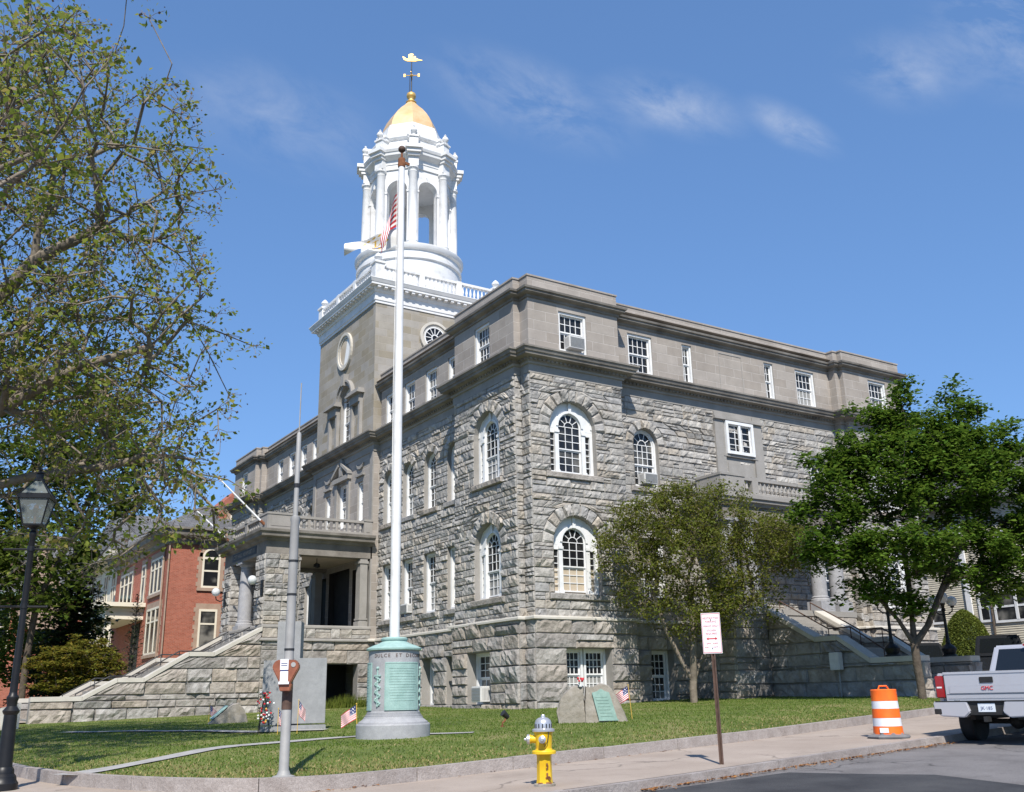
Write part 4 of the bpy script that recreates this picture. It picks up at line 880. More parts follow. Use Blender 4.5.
for k in range(8):
    a = PI/8+PI/4*k; t = Vector((math.cos(a), math.sin(a))); nn = Vector((-t.y, t.x)); c = Vector((CX, CY))
    for r0, r1, wd, z0, z1 in ((2.1, 2.85, .26, 32.36, 33.05), (2.1, 2.92, .31, 33.05, 33.15), (1.9, 2.60, .34, 33.1, 33.3), (1.9, 2.68, .38, 33.3, 33.46)):
        q = [c+t*r0-nn*wd, c+t*r1-nn*wd, c+t*r1+nn*wd, c+t*r0+nn*wd]; mb.hexa([(p.x, p.y, z0) for p in q]+[(p.x, p.y, z1) for p in q])
hp(mb, 'cupola_attic', 'white')
for k in range(8):
    a = PI/8+PI/4*k; x, y = CX+2.76*math.cos(a), CY+2.76*math.sin(a); mb = MB(); mb.lathe([(.06, 33.15), (.13, 33.2), (.07, 33.27), (.19, 33.42), (.21, 33.52), (.13, 33.66), (.05, 33.70), (.09, 33.78), (.02, 33.86)], x, y, 12); hp(mb, 'urn_finial', 'white', smooth=True, auto=50)
mb = MB(); mb.lathe([(1.78, 34.72), (1.70, 35.08), (1.52, 35.52), (1.26, 35.96), (.94, 36.38), (.60, 36.74), (.28, 37.12)], CX, CY, 8, PI/8); hp(mb, 'dome', 'gold')
mb = MB(); mb.lathe([(.26, 37.12), (.34, 37.2), (.22, 37.3), (.16, 37.45), (.28, 37.55), (.30, 37.68), (.27, 37.82), (.12, 37.92), (.05, 38.0)], CX, CY, 16); hp(mb, 'dome_finial', 'gold_bright', smooth=True)
mb = MB(); mb.tube([(CX, CY, 37.9), (CX, CY, 40.35)], [.045, .03], 8); mb.tube([(CX-.12*RIGHT.x, CY-.12*RIGHT.y, 37.9), (CX-.1*RIGHT.x, CY-.1*RIGHT.y, 39.2)], .02, 6); hp(mb, 'vane_rod', 'dark_metal')
vane = empty('weather_vane', (CX, CY, 39.2)); vane.location = (CX, CY, 39.2); vane.parent = HALL; vane.matrix_parent_inverse = Matrix.Translation((-11.6, -18.4, -.9))
mb = MB(); t = RIGHT*1.0; nrm = Vector((-t.y, t.x, 0))
def vp(u, z, d=0): p = t*u+nrm*d; return (p.x, p.y, z)
mb.tube([vp(-.42, 0), vp(.42, 0)], .03, 6); mb.tube([vp(0, 0, -.42), vp(0, 0, .42)], .03, 6); mb.sphere((0, 0, 0), .10)
for u0 in (-.5, .4): mb.hexa([vp(u0, -.11, -.02), vp(u0+.12, -.11, -.02), vp(u0+.12, -.11, .02), vp(u0, -.11, .02), vp(u0, .11, -.02), vp(u0+.12, .11, -.02), vp(u0+.12, .11, .02), vp(u0, .11, .02)])
mb.build('compass_arms', 'gold_bright', vane)
mb = MB()
def plate(poly, dd=.03):
    n = len(poly); vs = [vp(u, z, -dd) for u, z in poly]+[vp(u, z, dd) for u, z in poly]; mb.add(vs, [tuple(range(n))[::-1], tuple(range(n, 2*n))]+[(i, (i+1) % n, n+(i+1) % n, n+i) for i in range(n)])
plate([(-.60, 1.42), (-.50, 1.16), (-.28, 1.05), (.25, 1.02), (.45, 1.08), (.68, 1.07), (.68, 1.11), (.45, 1.17), (.33, 1.26), (.1, 1.22), (-.32, 1.24), (-.48, 1.38)])
plate([(-.22, 1.22), (-.20, 1.56), (-.02, 1.62), (.14, 1.56), (.05, 1.40), (.08, 1.22)]); plate([(.10, 1.23), (.13, 1.42), (.27, 1.40), (.25, 1.24)])
mb.build('ship_vane', 'gold_bright', vane)

# ------------------------------------------------------------------ porches and stairs
def prof_u(pts, z):
    """lowest u at which the rising profile exceeds z"""
    for (ua, za), (ub, zb) in zip(pts, pts[1:]):
        if zb > z+1e-6: return ua+(ub-ua)*max(0, (z-za))/(zb-za) if zb > za else ua
    return pts[-1][0]
def stair_wall(F, pts, zb, s=.2, capd=(-.50, .10), d=0, wd=.45, back=True):
    mb = MB(); mb.mi = 1
    lo = [(pts[0][0], zb-.3)]+list(pts)+[(pts[-1][0], zb-.3)]
    mb.fprism(F, lo, -wd, -.005); mb.mi = 0
    br = sorted(set([zb-.2]+[zb+.52*i for i in range(1, 12) if zb+.52*i < pts[-1][1]]+[p[1] for p in pts])); b2 = [br[0]]
    keys = {p[1] for p in pts}
    for c in br[1:]:
        if c-b2[-1] > .2 or c in keys: b2.append(c)
    for za, zc in zip(b2, b2[1:]):
        if zc-za < .04: continue
        la, lb = prof_u(pts, za+1e-4), prof_u(pts, zc-1e-4); r = pts[-1][0]; x = la; first = True
        while x < r-.05:
            nx = min(r, x+random.uniform(.8, 1.7)+(lb-la if first else 0)); nx = r if r-nx < .5 else nx
            rock_block(mb, F, ((x+.012, za+.012), (nx-.012, za+.012), (nx-.012, zc-.012), ((lb if first else x)+.012, zc-.012)), d, .13, s); x = nx; first = False
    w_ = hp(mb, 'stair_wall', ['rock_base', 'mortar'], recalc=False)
    cp = MB(); up_ = [(u, z+.19) for u, z in pts]
    for (a, b), (c, dd) in zip(zip(pts, pts[1:]), zip(up_, up_[1:])):
        cp.fprism(F, [(a[0]+.003, a[1]), (b[0]-.003, b[1]), (dd[0]-.003, dd[1]), (c[0]+.003, c[1])], capd[0], capd[1])
    hp(cp, 'coping', 'capstone', bevel=.012)
def stairs(F, pts, d0, d1, drop=.22):
    mb = MB()
    for (ua, za), (ub, zb) in zip(pts, pts[1:]):
        if zb-za < .05: mb.fbox(F, ua, ub, za-drop-.4, za-drop+.003, d1, d0); continue
        n = max(2, round((zb-za)/.16))
        for i in range(n):
            z = za-drop+(zb-za)*(i+1)/n; mb.fbox(F, ua+(ub-ua)*i/n, ub, z-.3, z, d1, d0)
    hp(mb, 'steps', 'trimstone')
# front porch
PL0, PL1, PY0, PY1 = -5.0, .3, 14.3, 20.7
FPs = FY(PY0); FPf = FX(PL0); FPn = FY(PY1, 1)
def porch_wall(F, u0, u1, z0, z1, ops=[], base=False, s=.16, d=0):
    mb = MB(); mb.mi = 1; sheet(mb, F, u0, u1, z0, z1, ops, d-.006); reveals(mb, F, ops, d, .5); mb.mi = 0
    if base: rocks(mb, F, u0, u1, z0, z1, ops, prot=.10, ring=0, lmin=.8, lmax=1.7, s=s, d=d, gap=.013, h=.56, vous=False)
    else: rocks(mb, F, u0, u1, z0, z1, ops, prot=.10, ring=0, lmin=.35, lmax=.9, s=s, d=d, h=.31, vous=False)
    hp(mb, 'porch_wall', ['rock_base' if base else 'rock', 'mortar'], recalc=False)
bd = [('rect', -2.02, -.30, .3, 2.88)]
porch_wall(FPs, PL0, PL1, .3, 4.0, bd, True); porch_wall(FPf, PY0, PY1, .3, 4.0, [], True, .3); porch_wall(FPn, PL0, PL1, .3, 4.0, [], True, .3)
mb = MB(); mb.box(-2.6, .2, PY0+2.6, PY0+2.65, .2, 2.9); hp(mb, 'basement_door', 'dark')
PP = [(PL1, PY1), (PL0, PY1), (PL0, PY0), (PL1, PY0)]
mb = MB(); sweep(mb, PP, [(0, 4.02), (.13, 4.02), (.15, 3.97), (.15, 3.9), (.0, 3.9)], False); sweep(mb, PP, [(-.9, 4.62), (.04, 4.62), (.06, 4.56), (.06, 4.48), (0, 4.48)], False); hp(mb, 'porch_ledge', 'trimstone')
porch_wall(FPs, PL0, PL1, 4.02, 4.48, []); porch_wall(FPf, PY0, PY1, 4.02, 4.48, [], s=.3)
mb = MB(); mb.box(PL0+.02, PL1, PY0+.02, PY1-.02, 4.3, 4.6); hp(mb, 'porch_floor', 'trimstone')
for (x0, x1, y0, y1) in ((PL0, -3.42, PY0, 15.55), (PL0, -3.42, 19.5, PY1)):
    mb = MB(); mb.box(x0+.02, x1-.02, y0+.02, y1-.02, 4.6, 8.0); hp(mb, 'pier', 'trimstone')
    porch_wall(FY(y0), x0, x1, 4.62, 7.84, s=.15); porch_wall(FX(x0), y0, y1, 4.62, 7.84, s=.15); porch_wall(FX(x1, 1), y0, y1, 4.62, 7.84, s=.2); porch_wall(FY(y1, 1), x0, x1, 4.62, 7.84, s=.2)
for y0, y1, F in ((PY0, PY0+.55, FPs), (PY1-.55, PY1, FPn)):
    mb = MB(); mb.box(-.28, .1, y0+.03, y1-.03, 4.62, 7.84); mb.box(-.34, .14, y0-.01, y1+.01, 4.62, 4.85); mb.box(-.32, .13, y0, y1, 4.92, 5.0); mb.box(-.34, .14, y0-.01, y1+.01, 7.6, 7.72); hp(mb, 'pilaster', 'trimstone'); mb = MB()
    mb.box(-3.46, -3.30, y0+.08, y1-.08, 4.62, 7.84); mb.box(-3.50, -3.26, y0+.05, y1-.05, 7.6, 7.72); hp(mb, 'pilaster', 'trimstone')
for y in (18.2,):
    mb = MB(); x = -4.62; mb.box(x-.42, x+.42, y-.42, y+.42, 4.6, 4.8)
    mb.lathe([(.42, 4.8), (.42, 4.9), (.36, 4.95), (.38, 5.0), (.33, 5.04), (.33, 6.2), (.285, 7.5), (.31, 7.53), (.285, 7.56), (.30, 7.64), (.38, 7.70), (.38, 7.74)], x, y, 24); mb.box(x-.42, x+.42, y-.42, y+.42, 7.74, 7.85)
    hp(mb, 'column', 'pedestal', smooth=True, auto=40)
mb = MB()
for (x0, x1, y0, y1) in ((PL0+.0, .3, PY0, PY0+.6), (PL0, .3, PY1-.6, PY1), (PL0, PL0+.7, PY0+.6, PY1-.6)): mb.box(x0, x1, y0, y1, 7.85, 8.5)
hp(mb, 'entablature', 'cornice')
mb = MB(); mb.box(PL0+.7, .3, PY0+.6, PY1-.6, 8.02, 8.5); hp(mb, 'porch_ceiling', 'plaster')
mb = MB(); sweep(mb, PP, [(0, 8.42), (.08, 8.45), (.12, 8.56), (.36, 8.6), (.38, 8.72), (.46, 8.8), (.48, 8.92), (.0, 9.0), (-2.3, 9.0)], False); hp(mb, 'porch_cornice', 'cornice')
mb = MB(); mb.fbox(FPf, 15.7, 19.4, 7.98, 8.36, .0, .02); hp(mb, 'inscription_panel', 'dark_metal')
tx = text_obj('inscription', 'CITY HALL NEWPORT R I', .29, 'trimstone', None, frame_mtx(FPf, 17.55, 8.17, .024), .006); fix(tx)
mb = MB(); balusters(mb, FPs, -3.75, -.15, 8.98, 9.68, -.02, w=.16, gap=.26, n=8); balusters(mb, FPn, -3.75, .15, 8.98, 9.68, -.02, w=.16, gap=.26)
balusters(mb, FPf, 15.5, 17.3, 8.98, 9.68, -.02, w=.16, gap=.26, n=8); balusters(mb, FPf, 17.7, 19.5, 8.98, 9.68, -.02, w=.16, gap=.26, n=8)
for a, b, F in ((-4.98, -3.75, FPs), (-.15, .28, FPs), (-4.98, -3.75, FPn)): 
    mb.fbox(F, a, b, 8.98, 9.66, -.42, .02); mb.fbox(F, a-.02, b+.02, 9.66, 9.76, -.45, .05); mb.fbox(F, a+.12, b-.12, 9.12, 9.56, .02, .035)
for a, b in ((14.3, 15.5), (17.3, 17.7), (19.5, 20.7)): mb.fbox(FPf, a+.03, b-.03, 8.985, 9.655, -.40, .015); mb.fbox(FPf, a, b, 9.665, 9.755, -.43, .045)
hp(mb, 'balustrade', 'trimstone')
for y, x in ((14.42, -5.08), (20.1, -5.08)):                                    # globe brackets on the piers
    mb = MB(); mb.tube([(x, y, 6.25), (x-.22, y, 6.12), (x-.42, y, 6.2), (x-.46, y, 6.36)], .028, 6); mb.tube([(x, y, 6.45), (x-.25, y, 6.3)], .018, 6); mb.box(x-.03, x+.04, y-.12, y+.12, 5.9, 6.6); lb = hp(mb, 'lamp_bracket', 'black_paint')
    mb = MB(); mb.sphere((x-.46, y, 6.58), .21, 16); hp(mb, 'globe', 'globe', smooth=True)
mb = MB(); mb.tube([(-1.9, 15.9, 7.95), (-1.9, 15.9, 7.7)], .02, 6); mb.lathe([(.05, 7.72), (.16, 7.66), (.16, 7.52), (.05, 7.48)], -1.9, 15.9, 12); hp(mb, 'ceiling_light', 'black_paint')
SP = [(-14.2, 1.42), (-12.3, 1.42), (-11.0, 2.13), (-9.95, 2.13), (-8.17, 3.19), (-7.1, 3.19), (-5.0, 4.32)]
stair_wall(FY(14.3), SP, .6, .16); stair_wall(FY(20.25), SP, .6, .3)
stairs(FY(14.3), [(-13.9, .85)]+SP[1:], -.45, -5.95, .25)
def handrail(F, pts, d, h=.62, mat='verdigris', every=2, lift=.0):
    mb = MB(); P3 = [Vector(F.P(u, z+h+lift, d)) for u, z in pts]; mb.tube(P3, .028, 8)
    for i in range(0, len(pts)):
        mb.tube([F.P(pts[i][0], pts[i][1]-.2, d), tuple(P3[i])], .02, 6)
    hp(mb, 'handrail', mat)
handrail(FY(14.3), SP[1:], -1.6, .30, 'dark_metal'); handrail(FY(14.3), SP[1:], -4.9, .30, 'dark_metal')
# street porch on the right hand front
QX0, QX1, QY = 8.3, 15.5, -1.75
QF = FY(QY); QL = FX(QX0); QR = FX(QX1, 1)
porch_wall(QL, QY, .65, .5, 4.2, [], True); porch_wall(QF, QX0, 10.2, .5, 4.2, [], True); porch_wall(QF, 13.5, QX1, .5, 4.2, [], True); porch_wall(QR, QY, .65, .5, 4.2, [], True, .3)
mb = MB(); mb.box(QX0-.06, QX1+.06, QY-.06, .65, 4.2, 4.42); hp(mb, 'porch_floor', 'trimstone')
for x in (8.75, 9.9, 13.92, 15.05):
    mb = MB(); y = -1.35; mb.box(x-.42, x+.42, y-.38, y+.38, 4.42, 4.85)
    mb.lathe([(.40, 4.85), (.40, 4.94), (.35, 4.98), (.37, 5.03), (.315, 5.08), (.315, 6.3), (.27, 7.65), (.30, 7.68), (.27, 7.72), (.36, 7.84), (.36, 7.88)], x, y, 20); mb.box(x-.38, x+.38, y-.38, y+.38, 7.88, 8.0)
    hp(mb, 'column', 'pedestal', smooth=True, auto=40)
mb = MB(); mb.box(10.25, 13.45, QY-.02, QY+.25, .6, 4.25); hp(mb, 'porch_riser', 'trimstone')
QP = [(QX0, .65), (QX0, QY), (QX1, QY), (QX1, .65)]
mb = MB(); mb.box(QX0, QX1, QY+.02, .64, 8.0, 8.6); hp(mb, 'entablature', 'cornice')
mb = MB(); sweep(mb, QP, [(0, 8.5), (.06, 8.52), (.10, 8.62), (.2, 8.66), (.22, 8.76), (.28, 8.80), (.28, 8.94), (0, 8.98), (-2.0, 8.98)], False); hp(mb, 'porch_cornice', 'trimstone')
mb = MB()
mb.fbox(QL, -.35, .62, 8.96, 9.0, -.2, 0)
balusters(mb, QL, -.35, .35, 8.96, 9.72, -.0, w=.16, gap=.24, n=8); mb.fbox(QL, .35, .6, 8.96, 9.74, -.25, .02)
mb.fbox(QL, QY, -.35, 8.96, 9.72, -.28, .02); mb.fbox(QL, QY+.14, -.5, 9.1, 9.58, .02, .035); mb.fbox(QL, QY-.03, -.32, 9.72, 9.82, -.3, .05)
mb.fbox(QF, QX0+.28, QX0+1.3, 8.96, 9.72, -.28, .018); mb.fbox(QF, QX0+.14, QX0+1.14, 9.1, 9.58, .02, .035); mb.fbox(QF, QX0, QX0+1.33, 9.725, 9.815, -.3, .048)
balusters(mb, QF, QX0+1.3, QX0+1.75, 8.96, 9.72, -.0, w=.16, gap=.24, n=8); mb.fbox(QF, QX0+1.75, QX0+2.1, 8.96, 9.76, -.24, .02)
balusters(mb, QF, QX0+2.1, QX1-2.1, 8.96, 9.72, -.0, w=.16, gap=.24, n=8); mb.fbox(QF, QX1-2.1, QX1-1.75, 8.96, 9.76, -.24, .02)
balusters(mb, QF, QX1-1.75, QX1-1.3, 8.96, 9.72, -.0, w=.16, gap=.24, n=8); mb.fbox(QF, QX1-1.3, QX1, 8.96, 9.8, -.28, .02); mb.fbox(QR, QY+.3, .6, 8.96, 9.78, -.25, .02)
hp(mb, 'balustrade', 'trimstone')
SQ = [(-8.5, 2.14), (-6.5, 2.14), (-5.13, 3.0), (-4.1, 3.0), (-1.78, 4.24)]
stair_wall(FX(10.2), SQ, 1.0, .16, capd=(-.5, .1)); stair_wall(FX(13.05), SQ, 1.0, .25, capd=(-.5, .1))
porch_wall(FY(-8.5), 10.2, 10.65, .7, 2.14, [], True); porch_wall(FY(-8.5), 13.05, 13.5, .7, 2.14, [], True)
stairs(FX(10.2), [(-8.4, 1.25)]+SQ[1:], -.45, -2.85, .25)
handrail(FX(10.2), SQ[1:], -.75, .6, 'signpost', lift=-.1); handrail(FX(10.2), SQ[1:], -2.55, .6, 'signpost', lift=-.1)

# ================================================================== NEIGHBOURING BUILDINGS
def simple_win(parent, F, a0, a1, z0, z1, trim=None, arch=False, cols=1, split=.5, frame='cream', tw=.25, pane='glass'):
    mb = MB(); fwd_ = .06
    mb.fbox(F, a0, a0+.14, z0, z1, .0, fwd_); mb.fbox(F, a1-.14, a1, z0, z1, 0, fwd_); mb.fbox(F, a0+.14, a1-.14, z1-.16, z1, 0, fwd_); mb.fbox(F, a0+.14, a1-.14, z0, z0+.14, 0, fwd_)
    zm = z0+(z1-z0)*split; mb.fbox(F, a0+.14, a1-.14, zm-.06, zm+.06, 0, fwd_-.01)
    for i in range(1, cols): u = a0+(a1-a0)*i/cols; mb.fbox(F, u-.09, u+.09, z0+.14, z1-.16, 0, fwd_+.01)
    if arch: c = (a0+a1)/2; mb.ring(F, c, z1, (a1-a0)/2-.14, (a1-a0)/2, 0, PI, 12, 0, fwd_)
    w_ = mb.build('window', frame, parent)
    p = MB(); p.quad(F.P(a0, z0, .02), F.P(a1, z0, .02), F.P(a1, z1, .02), F.P(a0, z1, .02))
    if arch: c = (a0+a1)/2; p.add([F.P(c+(a1-a0)/2*math.cos(PI*i/12), z1+(a1-a0)/2*math.sin(PI*i/12), .02) for i in range(13)], [tuple(range(13))])
    p.build('pane', pane, w_, recalc=False)
    if trim:
        t = MB()
        for k in range(int((z1-z0+.5)/.3)):
            z = z0-.2+k*.3; e = tw+(.12 if k % 2 else 0); t.fbox(F, a0-e, a0, z, z+.3, 0, .03); t.fbox(F, a1, a1+e, z, z+.3, 0, .03)
        if arch: c = (a0+a1)/2; t.ring(F, c, z1, (a1-a0)/2, (a1-a0)/2+tw, 0, PI, 12, 0, .03)
        else: t.fbox(F, a0-tw, a1+tw, z1, z1+.4, 0, .031)
        t.fbox(F, a0-tw-.05, a1+tw+.05, z0-.22, z0, 0, .12)
        t.build('surround', trim, w_)
    return w_
bh = empty('brick_house', (-2.8, 42, 1)); tag(bh, 'red brick house with brownstone trimmed windows behind the stone stairs', 'building')
def part(mb, name, mat, e, **k):
    o = mb.build(name, mat, None, **k); o.parent = e; o.matrix_parent_inverse = Matrix.Translation(-e.location); return o
class PE:
    pass
def adopt(o, e): o.parent = e; o.matrix_parent_inverse = Matrix.Translation(-e.location); return o
BX, BY = -2.78, 42.0
mb = MB(); mb.box(BX, 14, BY, 60, .3, 13.0); part(mb, 'wall', 'brick', bh)
FB = FY(BY); FBl = FX(BX)
adopt(simple_win(None, FB, -.45, .85, 9.2, 11.4, 'brownstone', arch=True, split=.55), bh)
adopt(simple_win(None, FB, -.45, .85, 5.0, 7.7, 'brownstone', split=.62), bh)
adopt(simple_win(None, FB, 6, 7.4, 9.2, 11.4, 'brownstone', arch=True), bh); adopt(simple_win(None, FB, 6, 7.4, 5.0, 7.7, 'brownstone'), bh)
for a, b, z0, z1, c in ((43.3, 47.4, 4.7, 8.0, 3), (43.7, 47.2, 9.0, 11.6, 3), (49.0, 50.2, 8.6, 11.6, 1), (53.4, 58, 8.6, 11.6, 3)): adopt(simple_win(None, FBl, a, b, z0, z1, 'brownstone', cols=c, split=.7), bh)
mb = MB(); mb.tube([(BX-.1, BY+1.2, 1), (BX-.1, BY+1.2, 13)], .07, 6); part(mb, 'downpipe', 'brownstone', bh)
mb = MB(); mb.tube([(BX-.05, BY-.1, 1), (BX-.05, BY-.1, 13)], .06, 6); part(mb, 'downpipe', 'brownstone', bh)
mb = MB()
for k in range(12): z = 3+k*.62; mb.fbox(FB, 1.9, 2.25, z, z+.34, 0, .04)
part(mb, 'quoins', 'brownstone', bh)
mb = MB(); sweep(mb, [(BX, BY), (14, BY), (14, 60), (BX, 60)], [(0, 12.2), (.15, 12.25), (.2, 12.6), (.7, 12.8), (.75, 13.1), (.9, 13.2), (.9, 13.35), (0, 13.4)]); part(mb, 'cornice', 'cornice', bh)
mb = MB(); mb.add([(BX-.9, BY-.9, 13.35), (14.9, BY-.9, 13.35), (14.9, 60.9, 13.35), (BX-.9, 60.9, 13.35), (BX+3, BY+3.6, 15.8), (10, BY+3.6, 15.8), (10, 56, 15.8), (BX+3, 56, 15.8)], [(0, 1, 5, 4), (1, 2, 6, 5), (2, 3, 7, 6), (3, 0, 4, 7), (4, 5, 6, 7)]); rf = part(mb, 'roof', 'slate', bh)
mb = MB(); mb.box(.9, 3.9, BY+1.2, BY+4, 13, 15.4); mb.add([(.6, BY+1.1, 15.3), (4.2, BY+1.1, 15.3), (2.4, BY+1.1, 17.0), (.6, BY+5, 15.3), (4.2, BY+5, 15.3), (2.4, BY+5, 17.0)], [(0, 1, 2), (3, 5, 4), (0, 2, 5, 3), (1, 4, 5, 2)]); part(mb, 'dormer', 'brick', bh)
dw = simple_win(None, FY(BY+1.2), 1.7, 3.1, 13.6, 15.0, 'brownstone'); adopt(dw, bh)
mb = MB(); mb.box(5.5, 6.7, BY+4, BY+5.2, 16, 20.5); part(mb, 'chimney', 'brick', bh)
# entrance porch of the brick house
mb = MB(); mb.box(BX-2.8, BX, 48.6, 58.6, 8.0, 8.3); mb.box(BX-3.2, BX, 48.2, 59, 8.3, 8.6); mb.box(BX-2.7, BX, 48.7, 58.5, 7.4, 8.0)
for y in (49.2, 52, 55, 58): mb.box(BX-2.6, BX-2.2, y-.2, y+.2, 1, 7.4)
mb.box(BX-2.8, BX, 48.6, 58.6, 1, 2.2); part(mb, 'entrance_porch', 'cream', bh)
mb = MB(); mb.box(BX-.06, BX+.1, 49.5, 52, 2.2, 7.2); part(mb, 'door', 'dark', bh)
# second house with a cream upper bay, and slate-roofed school behind
h2 = empty('brick_house', (-2, 66, 1)); tag(h2, 'distant red brick house with a cream upper bay at the left', 'building')
X2, Y2 = -2.2, 62
mb = MB(); mb.box(X2, 6, Y2, 74, .5, 9.2); part(mb, 'wall', 'brick', h2)
mb = MB(); mb.box(X2-.05, 6, Y2-.05, 74, 9.2, 13.8); part(mb, 'upper_bay', 'cream', h2)
mb = MB(); sweep(mb, [(X2, Y2), (6, Y2), (6, 74), (X2, 74)], [(0, 13.2), (.5, 13.5), (1.3, 13.8), (1.4, 14.2), (0, 14.4)]); part(mb, 'cornice', 'cream', h2)
mb = MB(); mb.add([(X2-1.4, Y2-1.4, 14.2), (7.4, Y2-1.4, 14.2), (7.4, 75.4, 14.2), (X2-1.4, 75.4, 14.2), (-2, 67, 18.5), (2, 67, 18.5), (2, 70, 18.5), (-2, 70, 18.5)], [(0, 1, 5, 4), (1, 2, 6, 5), (2, 3, 7, 6), (3, 0, 4, 7), (4, 5, 6, 7)]); part(mb, 'roof', 'slate', h2)
for a in (63, 66.5, 70): adopt(simple_win(None, FX(X2-.05), a, a+1.8, 10, 12.8, None, cols=2), h2); adopt(simple_win(None, FX(X2), a, a+1.6, 4.5, 7.6, 'brownstone'), h2)
h3 = empty('slate_roofed_hall', (-6, 92, 1)); tag(h3, 'far brick hall under a long slate roof with a green copper ridge', 'building')
mb = MB(); mb.box(-16, 2, 86, 100, .5, 12.6); part(mb, 'wall', 'brick', h3)
mb = MB(); mb.add([(-17, 85, 12.6), (3, 85, 12.6), (3, 101, 12.6), (-17, 101, 12.6), (-13.5, 93, 19.4), (1, 93, 19.4)], [(0, 1, 5, 4), (1, 2, 5), (2, 3, 4, 5), (3, 0, 4)]); part(mb, 'roof', 'slate', h3)
mb = MB(); mb.tube([(-13.7, 93, 19.5), (1, 93, 19.5)], .22, 6); mb.box(-17.2, 3.2, 84.8, 85.1, 12.4, 12.7); part(mb, 'ridge', 'verdigris', h3)
mb = MB(); gx = -5.5; mb.add([(gx-2.0, 84.4, 9), (gx+2.0, 84.4, 9), (gx+2.0, 84.4, 13), (gx, 84.4, 18), (gx-2.0, 84.4, 13), (gx-2.0, 90, 9), (gx+2.0, 90, 9), (gx+2.0, 90, 13), (gx, 90, 18), (gx-2.0, 90, 13)], [(0, 1, 2, 3, 4), (5, 9, 8, 7, 6), (0, 4, 9, 5), (1, 6, 7, 2), (3, 8, 9, 4), (2, 7, 8, 3)]); part(mb, 'gable', 'brownstone', h3)
for k in range(3): adopt(simple_win(None, FY(86), -14+k*4, -12+k*4, 7, 11.5, None, cols=2), h3)
# cream clapboard house at the right
ch = empty('clapboard_house', (38, 6, 1.5)); tag(ch, 'cream clapboard house with white framed windows beyond the clipped yew', 'building')
mb = MB(); mb.box(38, 52, -6, 14, 1.2, 12.5); nb_ = 86; zb_ = [1.2+11.3*i/nb_ for i in range(nb_+1)]
for F, u0, u1 in ((FX(38), -6, 14), (FY(-6), 38, 52)):
    for i in range(nb_): mb.quad(F.P(u0, zb_[i], .045), F.P(u1, zb_[i], .045), F.P(u1, zb_[i+1], .012), F.P(u0, zb_[i+1], .012)); mb.quad(F.P(u0, zb_[i], .045), F.P(u1, zb_[i], .045), F.P(u1, zb_[i], .012), F.P(u0, zb_[i], .012))
part(mb, 'wall', 'clapboard', ch, recalc=False)
mb = MB(); mb.add([(37.3, -7, 12.4), (52.7, -7, 12.4), (52.7, 15, 12.4), (37.3, 15, 12.4), (45, -7, 17), (45, 15, 17)], [(0, 1, 4), (1, 2, 5, 4), (2, 3, 5), (3, 0, 4, 5)]); part(mb, 'roof', 'slate', ch)
FC = FX(37.94)
for a, b, z0, z1, c in ((9.3, 10.3, 5.2, 7.0, 1), (6.1, 6.9, 5.1, 6.9, 1), (3.0, 5.9, 5.0, 6.9, 2), (9.2, 10.2, 8.7, 10.6, 1), (4, 5, 8.6, 10.5, 1), (-1, .2, 5.0, 6.9, 1), (-4.5, -3.3, 5.0, 6.9, 1), (12, 13, 5.2, 7, 1)): adopt(simple_win(None, FC, a, b, z0, z1, None, cols=c, frame='white_win'), ch)
for u_ in (7.3, 13.7): mb = MB(); mb.fbox(FC, u_, u_+.35, 1.4, 12.4, .0, .12); part(mb, 'corner_board', 'white_win', ch)
mb = MB(); mb.tube([(37.85, 5.75+.9-.6, 1.5), (37.85, 6.0, 12.4)], .07, 6); part(mb, 'downpipe', 'bark', ch)

# ================================================================== STREET AND LAWN OBJECTS
def ref(e):            # object-space helper: part given in coordinates relative to the thing
    def b(mb, name, mat, **k): return mb.build(name, mat, e, **k)
    return b
# --- flagpole
PX_, PY_ = -10.09, -9.98; PZ0 = Lz(PX_, PY_)-.02
fp = empty('flagpole', (PX_, PY_, PZ0)); tag(fp, 'tall white flagpole on a round granite pedestal with green bronze plaques', 'flagpole'); B = ref(fp)
mb = MB(); mb.lathe([(.79, -.1), (.79, .27), (.775, .30)], 0, 0, 48); mb.lathe([(.745, .302), (.74, .33), (.69, .36), (.64, .40), (.625, .44)], 0, 0, 48); mb.lathe([(.605, .441), (.605, .47), (.585, .475), (.585, .50)], 0, 0, 48); B(mb, 'base', 'pedestal', smooth=True, auto=14)
mb = MB(); mb.lathe([(.57, .50), (.57, .53), (.55, .55), (.55, 1.79), (.56, 1.80)], 0, 0, 64); dr = B(mb, 'drum', 'pedestal', smooth=True, auto=35)
mb = MB(); mb.lathe([(.56, 1.802), (.60, 1.81), (.605, 1.845), (.58, 1.865), (.48, 1.91), (.36, 1.95), (.28, 1.99), (.265, 2.01), (.29, 2.03), (.295, 2.06), (.26, 2.085), (.12, 2.10)], 0, 0, 48); B(mb, 'cap', 'verdigris', smooth=True, auto=40)
mb = MB(); mb.lathe([(.112, 2.08), (.11, 5), (.10, 9), (.08, 13.75)], 0, 0, 20); B(mb, 'pole', 'white', smooth=True, auto=40)
mb = MB(); mb.lathe([(.095, 13.74), (.10, 13.8), (.09, 13.98), (.03, 14.02), (.025, 14.16)], 0, 0, 12); mb.box(-.03, .22, -.02, .02, 13.85, 13.92); B(mb, 'truck', 'rust')
mb = MB(); mb.sphere((0, 0, 14.26), .095, 16); B(mb, 'ball', 'signpost', smooth=True)
vd = (Vector((CAM.x, CAM.y, 0))-Vector((PX_, PY_, 0))).normalized(); vr = Vector((-vd.y, vd.x, 0))      # towards the street, and rightwards seen from it
def pdir(deg): a = math.radians(deg); return vd*math.cos(a)+vr*math.sin(a)
